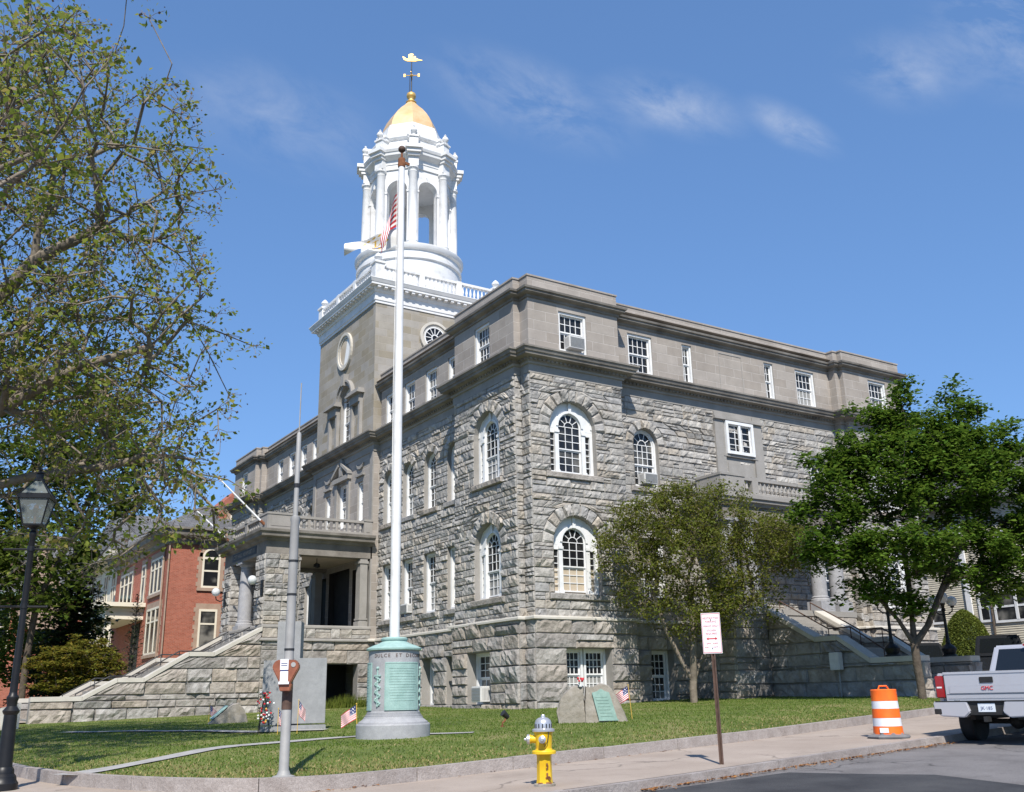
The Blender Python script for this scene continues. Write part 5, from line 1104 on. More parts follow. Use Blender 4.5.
def patch(mb, d0, d1, z0, z1, r0, r1, n=14):
    for i in range(n):
        a, b = pdir(d0+(d1-d0)*i/n), pdir(d0+(d1-d0)*(i+1)/n)
        q = [a*r0, a*r1, b*r1, b*r0]; mb.hexa([(p.x, p.y, z0) for p in q]+[(p.x, p.y, z1) for p in q])
for c in (22, -98, 142):
    mb = MB(); patch(mb, c-40, c+40, .60, 1.52, .552, .572); B(mb, 'plaque', 'verdigris')
    fr = MB(); patch(fr, c-41.5, c-40.2, .57, 1.55, .553, .578, 1); patch(fr, c+40.2, c+41.5, .57, 1.55, .553, .578, 1); patch(fr, c-40, c+40, 1.522, 1.55, .553, .578); patch(fr, c-40, c+40, .57, .598, .553, .578)
    for k in range(13): patch(fr, c-33+random.uniform(0, 3), c+33-random.uniform(0, 8), 1.42-k*.055, 1.434-k*.055, .572, .577, 10)
    B(fr, 'plaque_frame', 'verdigris')
for c in (-38, 82, 202):
    mb = MB()
    for k in range(26):
        z = .66+.6*k/26; p = pdir(c+6.5*math.sin(k*.9))*.56; mb.sphere((p.x, p.y, z), .024, 6)
    p = pdir(c)*.56; mb.tube([(p.x, p.y, .64), (p.x, p.y, 1.42)], .018, 6); mb.sphere((p.x, p.y, 1.43), .035, 8); patch(mb, c-9, c+9, 1.26, 1.29, .552, .58, 4); B(mb, 'wreath_ornament', 'verdigris')
lets = []
msg = 'DULCE ET DECORUM EST PRO PATRIA MORI'
for i, chh in enumerate(msg):
    if chh == ' ': continue
    ang = (i-6.5)*8.4+10; n_ = pdir(ang); x_ = Vector((0, 0, 1)).cross(n_); mm = Matrix.Identity(4)
    for k in range(3): mm[k][0] = x_[k]; mm[k][1] = (0, 0, 1)[k]; mm[k][2] = n_[k]; mm[k][3] = (n_*.552)[k]+(0, 0, 1.685)[k]
    lets.append(text_obj('letter', chh, .105, 'dark_metal', None, mm, .003))
join_meshes('inscription', lets, 'signpost', fp)
# --- flags
def cloth(nu, nv, fn, colf, name, mats, parent, thick=.0):
    mb = MB(); mb.v = [tuple(fn(i/nu, j/nv)) for j in range(nv+1) for i in range(nu+1)]
    for j in range(nv):
        for i in range(nu): mb.f.append((j*(nu+1)+i, j*(nu+1)+i+1, (j+1)*(nu+1)+i+1, (j+1)*(nu+1)+i)); mb.m.append(colf((i+.5)/nu, (j+.5)/nv))
    return mb.build(name, mats, parent, smooth=True, recalc=False)
def stripes(u, v): 
    if u < .4 and v < 7/13: 
        gx, gy = u/.4*11, v*13/7*9
        return 2 if not (abs(gx-round(gx)) < .28 and abs(gy-round(gy)) < .30 and (round(gx)+round(gy)) % 2 == 0 and .4 < gx < 10.6 and .4 < gy < 8.6) else 1
    return int(v*13) % 2
LF = -vr
us = empty('american_flag', (PX_, PY_, PZ0+12.85)); tag(us, 'red and white striped national flag hanging limp against the white flagpole', 'flag')
def usf(u, v):      # the starred corner is wrapped behind the pole, the striped fly droops beside it
    q = max(0, (u-.4)/.6); s = -.07+.14*min(1, u/.4)+(.42*math.sin(min(q*1.35, 1)*PI/2))*(.40+.60*v)+.03*math.sin(9*q+3*v)*q
    z = .27-.98*v*(1-.30*q)-1.18*q**1.1; d = -.13+.30*min(1, q*2.2)+.08*math.sin(6*q+4*v)*min(1, q*3); p = LF*s+vd*d; return (p.x, p.y, z)
cloth(40, 52, usf, stripes, 'flag_cloth', ['red', 'cloth_white', 'navy'], us)
stf = empty('white_flag', (PX_, PY_, PZ0+11.75)); tag(stf, 'white flag with a gold anchor blowing out to the left below the striped flag', 'flag')
def rif(u, v):
    s = .08+1.30*u; z = .34-.46*v*(1-.35*u)-.50*u+.05*u*u+.04*math.sin(9*u+2*v); d = .13*math.sin(6*u+3.5*v)*(.25+u)-.16; p = LF*s+vd*d; return (p.x, p.y, z)
def ric(u, v):
    x, y = (u-.42)*1.6, (v-.47)
    for k in range(13):
        a = 2*PI*k/13
        if (x-.36*math.cos(a))**2+(y-.36*math.sin(a))**2 < .0028: return 1
    if abs(x) < .028 and -.2 < y < .17: return 1
    if abs(x) < .10 and -.17 < y < -.13: return 1
    if .13 < math.hypot(x, y-.02) < .175 and y > .05: return 1
    if abs(y-.27-.25*x*x) < .035 and abs(x) < .22: return 2
    return 0
cloth(90, 60, rif, ric, 'flag_cloth', ['cloth_white', 'cloth_gold', 'navy'], stf)
hl = MB(); o_ = LF*.10; hl.tube([(o_.x, o_.y, 2.9), (o_.x*1.2, o_.y*1.2, 8), (o_.x, o_.y, 13.5)], .008, 4); B(hl, 'halyard', 'cloth_white')
def small_flag(x, y, z, ht, side, label, tilt=0.0, sc_=1.0):
    e = empty('grave_flag', (x, y, z)); tag(e, label, 'small flag', 'small national flags stuck in the lawn')
    lean = RIGHT*tilt; mb = MB(); top = (lean.x*ht, lean.y*ht, ht); mb.tube([(0, 0, -.05), top], .008, 5); mb.sphere(top, .016, 6); mb.build('stick', 'cloth_gold', e)
    sd = RIGHT*side
    def f(u, v):
        p = lean*(ht-.03-v*.3)+sd*(.02+.40*u*(.8 if side else 1)); dz = -.30*v*sc_*(1-.12*u)-.22*u*sc_; d = FWD*(.04*math.sin(7*u+2*v)); q = p+d; return (q.x*1, q.y, ht-.02+dz)
    cloth(20, 13, f, stripes, 'flag_cloth', ['red', 'cloth_white', 'navy'], e)
small_flag(-10.62, -9.3, Lz(-10.6, -9.2)-.02, .72, -1, 'small striped flag leaning against the foot of the flagpole pedestal', -.04)
small_flag(-10.75, -6.0, Lz(-10.75, -6)-.02, .80, .5, 'small striped flag in front of the pillar between the memorial slabs', .02)
small_flag(-11.15, -5.75, Lz(-11.15, -5.75)-.02, .62, .45, 'small striped flag just left of the parking meter pole, by the left memorial slab', .0)
small_flag(-3.35, -9.75, Lz(-3.4, -9.8)-.02, .85, -1, 'faded little striped flag at the right end of the plaque boulder', -.08)
small_flag(-9.9, 4.6, Lz(-9.9, 4.6)-.02, .62, .7, 'small striped flag left of the sloping plaque rock by the stairs', .03)
# --- memorial slabs
me_ = empty('war_memorial', (-10.2, -4.6, Lz(-10.2, -4.6))); tag(me_, 'smooth grey granite memorial of two slabs and a taller pillar', 'memorial'); B = ref(me_)
def rslab(name, x, y, ang, wd, dp, z1, mat='slab', zb=0):
    mb = MB(); mb.box(-wd/2, wd/2, -dp/2, dp/2, zb, z1); mb.xf(Matrix.Translation((x+10.2, y+4.6, 0)) @ Matrix.Rotation(ang, 4, 'Z')); B(mb, name, mat, bevel=.01)
rslab('slab', -9.98, -4.65, math.radians(-14), .86, .40, 1.80, zb=.17); rslab('slab_base', -9.98, -4.65, math.radians(-14), .90, .44, .14)
rslab('slab', -10.86, -4.75, math.radians(-48), .66, .34, 1.74, zb=.15); rslab('slab_base', -10.86, -4.75, math.radians(-48), .7, .40, .13)
rslab('pillar', -10.25, -3.9, math.radians(-30), .62, .5, 2.78)
# --- wreath
wr_ = empty('flower_spray', (-11.3, -5.15, Lz(-11.2, -5.1))); tag(wr_, 'tall spray of red and white flowers on a stand beside the left memorial slab', 'flower spray'); B = ref(wr_)
mb = MB(); mb.tube([(-.15, 0, 0), (0, .05, .95)], .012, 5); mb.tube([(.15, -.05, 0), (0, .05, .95)], .012, 5); mb.tube([(0, .35, 0), (0, .05, .95)], .012, 5); B(mb, 'stand', 'dark_metal')
for mat, n_, nm in (('fir_leaf', 150, 'greenery'), ('red', 22, 'flowers'), ('cloth_white', 16, 'flowers'), ('cloth_gold', 8, 'flowers')):
    mb = MB()
    for _ in range(n_):
        zz = random.uniform(.25, 1.0); c = RIGHT*random.gauss(0, .085*(1.25-abs(zz-.6)))+Vector((0, 0, zz))-FWD*random.uniform(0, .09)
        if nm == 'flowers': mb.sphere(c-FWD*.04, .026, 6)
        else:
            t = Vector((random.gauss(0, 1), random.gauss(0, 1), random.gauss(0, 1))).normalized()*.05; q = t.orthogonal().normalized()*.012; mb.quad(c-t, c+q, c+t, c-q)
    B(mb, nm, mat)
# --- boulders with plaques
def rocky(poly, dp, mat, jit=.03, name='stone', e=None, M4=None, top_shrink=.0, seg=5):
    """closed rough stone: silhouette polygon (x,z) given thickness dp, rounded at the back"""
    mb = MB(); n = len(poly); cxm = sum(p[0] for p in poly)/n
    L_ = []
    for k in range(seg+1):
        t = k/seg; y = dp*t; sc2 = 1-.16*(abs(t-.35)*1.4)**2; row = []
        for x, z in poly: row.append((cxm+(x-cxm)*sc2+random.uniform(-jit, jit), y+random.uniform(-jit, jit)*.7, (z*sc2 if z > .02 else z)+(random.uniform(-jit, jit) if z > .05 else 0)))
        L_.append(row)
    mb.v = [p for r in L_ for p in r]
    for k in range(seg):
        for i in range(n): a, b = k*n+i, k*n+(i+1) % n; mb.f.append((a, b, b+n, a+n)); mb.m.append(0)
    mb.f.append(tuple(range(n))[::-1]); mb.f.append(tuple(seg*n+i for i in range(n))); mb.m += [0, 0]
    if M4: mb.xf(M4)
    return mb.build(name, mat, e)
def dens(poly, s=.09):
    r = []
    for a, b in zip(poly, poly[1:]+poly[:1]):
        n = max(1, int(math.dist(a, b)/s)); r += [(a[0]+(b[0]-a[0])*i/n, a[1]+(b[1]-a[1])*i/n) for i in range(n)]
    return r
def face_mtx(loc, rz, back=0): return Matrix.Translation(loc) @ Matrix.Rotation(rz, 4, 'Z') @ Matrix.Rotation(back, 4, 'X')
b1 = empty('plaque_boulder', (-4.6, -9.8, Lz(-4.6, -9.8)-.03)); tag(b1, 'split boulder with a pointed green bronze plaque, on the lawn near the building corner', 'memorial stone')
mr_ = face_mtx((0, 0, 0), -math.radians(32.6+2))
rocky(dens([(-.86, -.05), (-.90, .3), (-.80, .62), (-.55, .86), (-.30, .93), (-.22, .86), (-.20, .4), (-.16, -.05)]), .5, 'boulder', .02, e=b1, M4=mr_)
rocky(dens([(-.22, -.05), (-.2, .5), (-.18, .90), (-.02, .86), (.18, .97), (.42, .90), (.58, .66), (.72, .36), (.86, -.05)]), .45, 'boulder', .013, e=b1, M4=mr_ @ Matrix.Translation((0, -.10, 0)) @ Matrix.Rotation(-.10, 4, 'X'))
mb = MB(); F0 = Fr((0, 0), (1, 0), (0, -1)); pp = [(.13, .07), (.58, .07), (.40, .72), (.30, .75), (.20, .81), (.10, .75), (-.02, .72)]
mb.fprism(F0, pp, .0, .055); mb.xf(mr_ @ Matrix.Translation((0, -.10, 0)) @ Matrix.Rotation(-.10, 4, 'X')); pq = mb.build('plaque', 'plaque_green', b1)
mb = MB(); mb.fprism(F0, [(.12, .055), (.60, .055), (.60, .085), (.12, .085)], .05, .075)
for k in range(7): mb.fbox(F0, .17-k*.018, .47-k*.02, .16+k*.075, .175+k*.075, .055, .062)
mb.xf(mr_ @ Matrix.Translation((0, -.10, 0)) @ Matrix.Rotation(-.10, 4, 'X')); mb.build('plaque_relief', 'plaque_green', b1)
fl = empty('flower_pot', (-4.85, -9.65, Lz(-4.6, -9.8)+.86)); tag(fl, 'tiny bunch of red and white flowers on top of the split boulder', 'flowers')
mb = MB(); mb.lathe([(.04, -.02), (.055, .08)], 0, 0, 8); mb.build('pot', 'cloth_white', fl)
mb = MB(); [mb.sphere((random.uniform(-.08, .08), random.uniform(-.05, .05), .11+random.uniform(0, .07)), .03, 6) for _ in range(9)]; mb.build('blooms', 'red', fl)
b2 = empty('plaque_rock', (-9.55, 3.6, Lz(-9.5, 3.6)-.04)); tag(b2, 'wedge shaped rock with a green plaque on its sloping face, beside the stairs', 'memorial stone')
m2 = face_mtx((0, 0, 0), -math.radians(6))
rocky(dens([(-.70, -.03), (-.55, .10), (-.10, .48), (.12, .66), (.30, .66), (.48, .42), (.62, .10), (.66, -.03)], .08), .65, 'boulder', .02, e=b2, M4=m2 @ Matrix.Translation((0, -.3, 0)))
mb = MB(); mb.hexa([(-.52, -.22, .16), (-.05, -.22, .56), (-.05, .22, .56), (-.52, .22, .16), (-.55, -.22, .19), (-.08, -.22, .59), (-.08, .22, .59), (-.55, .22, .19)]); mb.xf(m2); mb.build('plaque', 'verdigris', b2)
# --- spotlight
sp_ = empty('garden_spotlight', (-6.8, -9.2, Lz(-6.8, -9.2)-.02)); tag(sp_, 'small dark spotlight on a bent stem in the lawn in front of the corner', 'spotlight'); B = ref(sp_)
mb = MB(); mb.tube([(-.06, 0, 0), (-.05, 0, .12), (.02, 0, .16), (.03, 0, .22)], .022, 6); mb.lathe([(.05, 0), (.05, .05)], -.06, 0, 8); B(mb, 'stem', 'rust')
mb = MB(); mb.lathe([(.055, -.08), (.075, .06), (.085, .10)], 0, 0, 12); mb.xf(Matrix.Translation((.04, 0, .28)) @ Matrix.Rotation(-.9, 4, 'Y')); B(mb, 'lamp_head', 'dark_metal')
# --- parking meter and metal pole
mx_, my_ = -14.56, -15.72; mz = S(mx_, my_)+.17
pl = empty('metal_pole', (mx_, my_, mz)); tag(pl, 'tall grey steel pole stepping to a thinner top with a whip aerial', 'pole'); B = ref(pl)
mb = MB(); mb.lathe([(.16, -.12), (.16, .015), (.10, .03), (.08, .08), (.071, .10), (.066, 3.66), (.072, 3.68), (.072, 3.74), (.03, 3.76)], 0, 0, 20); B(mb, 'lower_tube', 'steel', smooth=True, auto=35)
mb = MB(); mb.lathe([(.04, 3.7), (.036, 5.05), (.025, 5.08)], 0, 0, 12); B(mb, 'upper_tube', 'steel', smooth=True, auto=35)
mb = MB(); mb.tube([(0, 0, 5.0), (0, 0, 5.9)], .010, 5); B(mb, 'aerial', 'steel')
mb = MB(); [mb.lathe([(.074, z), (.074, z+.03)], 0, 0, 16) for z in (2.55, 3.05, 1.75)]; mb.lathe([(.048, 4.2), (.048, 4.26)], 0, 0, 10); B(mb, 'straps', 'dark_metal')
mb = MB(); mb.lathe([(.075, .92), (.075, 1.26)], 0, 0, 16); B(mb, 'tape', 'signpost')
pm = empty('parking_meter', (mx_, my_, mz+1.25)); tag(pm, 'brown double parking meter with a white notice strapped to the steel pole', 'parking meter'); B = ref(pm)
fq = Fr((0, 0), (RIGHT.x, RIGHT.y), (-FWD.x, -FWD.y))
for sg in (-1, 1):
    mb = MB(); mb.fprism(fq, [(sg*.01, .0), (sg*.07, .02), (sg*.19, .24), (sg*.185, .30), (sg*.13, .36), (sg*.01, .36)][::sg], .07, .20); B(mb, 'meter_head', 'meter', bevel=.012)
mb = MB(); mb.fprism(fq, [(-.07, -.08), (.07, -.08), (.10, .03), (-.10, .03)], .06, .19); B(mb, 'neck', 'meter', bevel=.01)
mb = MB(); mb.fbox(fq, -.075, .045, .22, .37, .201, .21); mb.fbox(fq, -.07, .045, .05, .20, .201, .21); mb.fbox(fq, -.085, .065, .02, .055, .201, .225); nt_ = B(mb, 'notice', 'signwhite')
mb = MB(); mb.fbox(fq, -.06, .03, .275, .285, .2102, .212); mb.fbox(fq, -.06, .03, .305, .315, .2102, .212); mb.fbox(fq, -.07, .04, .195, .22, .2015, .2085); B(mb, 'notice_print', 'navy')
mb = MB(); mb.ring(fq, .115, .29, 0.001, .035, 0, 2*PI, 16, .2, .208); B(mb, 'dial', 'steel')
# --- hydrant
hx, hy = -11.80, -18.28; hz = S(hx, hy); hy_ = empty('fire_hydrant', (hx, hy, hz)); tag(hy_, 'yellow fire hydrant with a silver bonnet at the edge of the pavement', 'fire hydrant'); B = ref(hy_)
mb = MB(); mb.lathe([(.15, -.03), (.15, .025), (.12, .035)], 0, 0, 16); B(mb, 'foot', 'boulder')
mb = MB(); mb.lathe([(.115, .03), (.11, .06), (.105, .10), (.10, .38), (.108, .40)], 0, 0, 8, .3); mb.lathe([(.10, .401), (.165, .41), (.165, .44), (.155, .455), (.12, .46), (.11, .48), (.115, .56), (.125, .67), (.135, .695)], 0, 0, 24); B(mb, 'barrel', 'yellow', smooth=True, auto=25)
mb = MB(); mb.lathe([(.15, .696), (.155, .70), (.155, .725), (.14, .735), (.118, .74), (.118, .80), (.105, .845), (.07, .875), (.03, .885), (.03, .905), (.022, .92)], 0, 0, 24); bn = B(mb, 'bonnet', 'silver', smooth=True, auto=35)
mb = MB()
for k in range(14):
    a = 2*PI*k/14; c = Vector((math.cos(a), math.sin(a), 0)); t = Vector((-c.y, c.x, 0)); q = [c*.112-t*.008, c*.121-t*.008, c*.121+t*.008, c*.112+t*.008]; mb.hexa([(p.x, p.y, .745) for p in q]+[(p.x, p.y, .80) for p in q])
B(mb, 'bonnet_slots', 'dark_metal')
def nozzle(dirv, r, l, z, cap):
    c = MB(); c.lathe([(r*.85, .08), (r*.8, l-.02), (r, l-.015), (r, l)], 0, 0, 16); R_ = dirv.to_track_quat('Z', 'Y').to_matrix().to_4x4(); c.xf(Matrix.Translation((0, 0, z)) @ R_); n_ = B(c, 'nozzle', 'yellow', smooth=True, auto=30)
    k = MB(); k.lathe([(r*1.02, l), (r*1.05, l+.035), (r*.6, l+.045), (.02, l+.05), (.018, l+.075)], 0, 0, 12); k.xf(Matrix.Translation((0, 0, z)) @ R_); k.build('nozzle_cap', cap, n_, smooth=True, auto=30)
nozzle((-RIGHT+FWD*.05).normalized(), .062, .19, .60, 'silver'); nozzle((-FWD-RIGHT*.12).normalized(), .048, .17, .60, 'silver'); nozzle((RIGHT*.2+FWD).normalized(), .048, .17, .60, 'silver')
mb = MB(); mb.tube([tuple(-FWD*.14+RIGHT*.07+Vector((0, 0, .70))), tuple(-FWD*.15+RIGHT*.05+Vector((0, 0, .58))), tuple(-FWD*.15+RIGHT*.01+Vector((0, 0, .50))), tuple(-FWD*.17-RIGHT*.01+Vector((0, 0, .57)))], .006, 5); B(mb, 'chain', 'dark_metal')
mb = MB()
for (a_, z_, w_, h_) in ((.035, .28, .012, .012), (.045, .25, .008, .018), (.03, .225, .010, .012), (.035, .14, .012, .030), (.052, .115, .020, .012), (.065, .10, .018, .014), (.02, .105, .010, .010), (-.06, .04, .03, .008), (.05, .04, .04, .012)):
    p = -FWD*.1055+RIGHT*a_; mb.hexa([tuple(p+RIGHT*(dx*w_)+FWD*(-.004 if dy < 0 else .02)+Vector((0, 0, z_+dz*h_))) for dz in (-1, 1) for dx, dy in ((-1, -1), (1, -1), (.8, 1), (-.8, 1))])
B(mb, 'rust_patches', 'rust')
# --- traffic drum
dx_, dy_ = -2.52, -16.72; dz_ = S(dx_, dy_); dm = empty('traffic_drum', (dx_, dy_, dz_)); tag(dm, 'orange and white banded traffic drum on a grey rubber base', 'traffic drum'); B = ref(dm)
rr = lambda z: .285-.045*(z/.92)
mb = MB()
mb.lathe([(.42, 0), (.43, .03), (.40, .055), (.30, .075), (.29, .10)], 0, 0, 8, .2); B(mb, 'rubber_base', 'rubber_grey')
mb = MB(); mb.lathe([(rr(.0), .06), (rr(.22), .22), (rr(.22)-.004, .222), (rr(.38)-.004, .378), (rr(.38), .38), (rr(.55), .55), (rr(.55)-.004, .552), (rr(.7)-.004, .698), (rr(.7), .70), (rr(.88)+.004, .88), (rr(.88)+.008, .905), (rr(.9)-.01, .92), (.05, .925)], 0, 0, 40); B(mb, 'body', 'orange', smooth=True, auto=30)
for z0, z1 in ((.224, .376), (.554, .696)): mb = MB(); mb.lathe([(rr(z0)-.0015, z0), (rr(z1)-.0015, z1)], 0, 0, 40, cap=False); B(mb, 'band', 'reflective', smooth=True)
mb = MB(); mb.tube([tuple(RIGHT*-.10+Vector((0, 0, .915))), tuple(RIGHT*-.075+Vector((0, 0, .985))), tuple(RIGHT*.07+Vector((0, 0, .985))), tuple(RIGHT*.11+Vector((0, 0, .915)))], .016, 6); B(mb, 'handle', 'orange')
mb = MB(); q = [-RIGHT*.23-FWD*.195, -RIGHT*.09-FWD*.285]; mb.hexa([tuple(p+n_*.0+Vector((0, 0, z))) for z in (.105, .195) for p, n_ in ((q[0], 0*FWD), (q[1], 0*FWD), (q[1]+FWD*.01, 0*FWD), (q[0]+FWD*.01, 0*FWD))]); B(mb, 'sticker', 'signwhite')
# --- parking sign
sx_, sy_ = -8.28, -18.02; sz_ = S(sx_, sy_); sg_ = empty('parking_sign', (sx_, sy_, sz_)); tag(sg_, 'narrow white parking sign with red lettering on a rusty brown post', 'sign'); B = ref(sg_)
ns_ = Vector((-.30, -.954, 0)).normalized(); ns_ = (-FWD*.93-RIGHT*.30).normalized(); us_ = Vector((0, 0, 1)).cross(ns_)
FS = Fr((0, 0), (us_.x, us_.y), (ns_.x, ns_.y))
mb = MB(); mb.fbox(FS, -.032, -.012, -.1, 2.28, -.02, .02); mb.fbox(FS, .012, .032, -.1, 2.28, -.02, .02); mb.fbox(FS, -.012, .012, -.1, 2.28, -.022, -.006)
B(mb, 'post', 'signpost')
tl = Matrix.Rotation(-.03, 4, ns_)
mb = MB(); mb.fbox(FS, -.152, .152, 1.68, 2.32, .022, .026); B(mb, 'plate', 'signwhite')
mb = MB(); mb.fbox(FS, -.143, .143, 2.302, 2.31, .026, .0275); mb.fbox(FS, -.143, .143, 1.69, 1.698, .026, .0275); mb.fbox(FS, -.145, -.139, 1.69, 2.31, .026, .0274); mb.fbox(FS, .139, .145, 1.69, 2.31, .026, .0274)
mb.fbox(FS, -.06, .06, 1.903, 1.921, .026, .0276)
for s_ in (-1, 1): mb.fprism(FS, [(s_*.055, 1.886), (s_*.09, 1.912), (s_*.055, 1.938)][::s_], .026, .0276)
B(mb, 'border_and_arrow', 'red_print')
ls = []
for tt, z, h in (('RESTRICTED', 2.235, .046), ('PARKING', 2.18, .044), ('PERMIT ONLY', 2.108, .040), ('STICKER', 2.04, .040), ('REQUIRED', 1.99, .040), ('6PM - 6AM', 1.835, .040), ('MAY 1 - OCT 1', 1.775, .036)):
    mm = Matrix.Identity(4); p = FS.P(0, z, .0272)
    for k in range(3): mm[k][0] = us_[k]; mm[k][1] = (0, 0, 1)[k]; mm[k][2] = ns_[k]; mm[k][3] = p[k]
    ls.append(text_obj('t', tt, h, 'red_print', None, mm, .0006))
join_meshes('lettering', ls, 'red_print', sg_)
mb = MB(); mb.sphere(FS.P(0, 2.21, .03), .008, 6); mb.sphere(FS.P(0, 1.76, .03), .008, 6); B(mb, 'bolts', 'dark_metal')
# --- utility box on the stair wall
ub = empty('utility_box', (10.12, -5.15, 1.95)); tag(ub, 'pale grey electric box fixed to the shaded wall of the street steps', 'utility box'); B = ref(ub)
mb = MB(); mb.box(-.30, -.06, -.22, .22, 0, .62); B(mb, 'cabinet', 'ac', bevel=.02); mb = MB(); mb.tube([(-.08, 0, -1.0), (-.08, 0, 0)], .03, 6); B(mb, 'conduit', 'steel')
# --- street lamps
def lantern_lamp(x, y, z):
    e = empty('street_lamp', (x, y, z)); tag(e, 'black iron street lamp with a four sided glass lantern, nearest at the left', 'street lamp'); B = ref(e)
    mb = MB(); mb.lathe([(.23, 0), (.23, .10), (.20, .14), (.19, .20), (.155, .24), (.15, .30), (.125, .34)], 0, 0, 16); mb.lathe([(.118, .33), (.115, .36), (.098, 1.12), (.12, 1.15), (.13, 1.18), (.105, 1.21), (.075, 1.25), (.08, 1.33), (.092, 1.36), (.092, 1.39), (.07, 1.42), (.060, 1.46)], 0, 0, 20)
    mb.lathe([(.060, 1.45), (.052, 2.6), (.046, 3.95), (.06, 3.98), (.06, 4.03), (.04, 4.06), (.05, 4.12)], 0, 0, 14); B(mb, 'post', 'black_paint', smooth=True, auto=30)
    for zz, half in ((2.82, .37), (3.76, .40)): mb = MB(); mb.tube([tuple(-RIGHT*half*1.1+Vector((0, 0, zz))), tuple(RIGHT*half+Vector((0, 0, zz-.02)))], .018, 8); mb.sphere(tuple(RIGHT*half+Vector((0, 0, zz-.02))), .026, 8); mb.sphere(tuple(-RIGHT*half*1.1+Vector((0, 0, zz))), .026, 8); mb.lathe([(.062, zz-.04), (.062, zz+.04)], 0, 0, 12); B(mb, 'ladder_bar', 'black_paint')
    r0_, r1_ = .155*1.35, .245*1.35; rot = math.radians(45-32.6+12); z0, z1 = 4.16, 4.58
    mb = MB()
    def rail(ra, za, rb, zb, th): 
        for k in range(4): a = rot+k*PI/2; mb.tube([(ra*math.cos(a), ra*math.sin(a), za), (rb*math.cos(a), rb*math.sin(a), zb)], th, 5)
    rail(r0_, z0, r1_, z1, .013)
    mb.lathe([(r0_+.01, z0-.03), (r0_+.015, z0), (r0_-.03, z0+.001)], 0, 0, 4, rot); mb.lathe([(r1_, z1-.005), (r1_+.025, z1), (r1_+.03, z1+.07), (r1_-.01, z1+.085)], 0, 0, 4, rot, cap=False)
    rail(r1_-.01, z1+.08, .075, z1+.34, .012); mb.lathe([(.085, z1+.33), (.085, z1+.36), (.06, z1+.38), (.06, z1+.45), (.085, z1+.46), (.05, z1+.49), (.02, z1+.50), (.035, z1+.53), (.012, z1+.58)], 0, 0, 10)
    mb.lathe([(.03, 4.08), (.16, 4.13)], 0, 0, 4, rot); ln_ = B(mb, 'lantern_frame', 'black_paint')
    g = MB(); g.lathe([(r0_-.004, z0), (r1_-.006, z1)], 0, 0, 4, rot, cap=False); g.build('glass', 'lamp_glass', ln_); g = MB(); g.lathe([(r1_-.02, z1+.08), (.07, z1+.34)], 0, 0, 4, rot, cap=False); g.build('glass_roof', 'lamp_glass', ln_)
    g = MB(); g.tube([(0, 0, z0), (0, 0, z0+.22)], .02, 6); g.lathe([(.03, z0+.2), (.05, z0+.26), (.03, z0+.34)], 0, 0, 8); g.build('burner', 'rust', ln_)
lantern_lamp(-17.76, -11.97, S(-17.76, -11.97))
def globe_lamp(x, y, z, label):
    e = empty('globe_lamp', (x, y, z)); tag(e, label, 'globe lamp', 'triple globe lamps on the street steps'); B = ref(e)
    mb = MB(); mb.lathe([(.26, 0), (.26, .06), (.20, .10), (.24, .18), (.27, .28), (.20, .38), (.10, .44), (.07, .50), (.085, .56), (.062, .62), (.052, 1.2), (.045, 1.60), (.08, 1.64), (.08, 1.68), (.05, 1.72), (.06, 1.82), (.09, 1.86), (.09, 1.90)], 0, 0, 14); B(mb, 'post', 'black_paint', smooth=True, auto=40)
    ar = MB()
    for s_ in (-1, 1): v = RIGHT*s_; ar.tube([tuple(Vector((0, 0, 1.5))), tuple(v*.16+Vector((0, 0, 1.5))), tuple(v*.32+Vector((0, 0, 1.62))), tuple(v*.34+Vector((0, 0, 1.78)))], .024, 6); ar.lathe([(.05, 1.74), (.09, 1.80)], v.x*.34, v.y*.34, 10)
    B(ar, 'arms', 'black_paint')
    for c, r in ((Vector((0, 0, 2.10)), .22), (RIGHT*.34+Vector((0, 0, 1.97)), .19), (-RIGHT*.34+Vector((0, 0, 1.97)), .19)): g = MB(); g.sphere(c, r, 18); B(g, 'globe', 'globe', smooth=True)
globe_lamp(10.42, -7.25, 2.33, 'triple globe lamp on the near stair pedestal, mostly hidden by the maple leaves'); globe_lamp(13.28, -7.5, 2.33, 'triple globe lamp standing clear in front of the clipped yew')
# --- slanting flagpoles on the porch
for a, b, lab in (((-5.05, 14.75, 9.25), (-7.1, 15.3, 11.3), 'white flag staff slanting out from the near corner of the front porch'), ((-5.05, 20.3, 9.25), (-6.7, 20.9, 10.85), 'white flag staff slanting out from the far corner of the front porch')):
    e = empty('flag_staff', a); tag(e, lab, 'flag staff', 'flag staffs on the front porch'); v = Vector(b)-Vector(a)
    mb = MB(); mb.tube([(0, 0, 0), tuple(v)], [.05, .035], 10); mb.build('staff', 'white', e, smooth=True, auto=40); mb = MB(); mb.tube([tuple(-v*.02), tuple(v*.07)], .075, 10); mb.build('socket', 'rust', e); mb = MB(); mb.sphere(tuple(v*1.01), .07, 8); mb.build('finial', 'gold_bright', e)

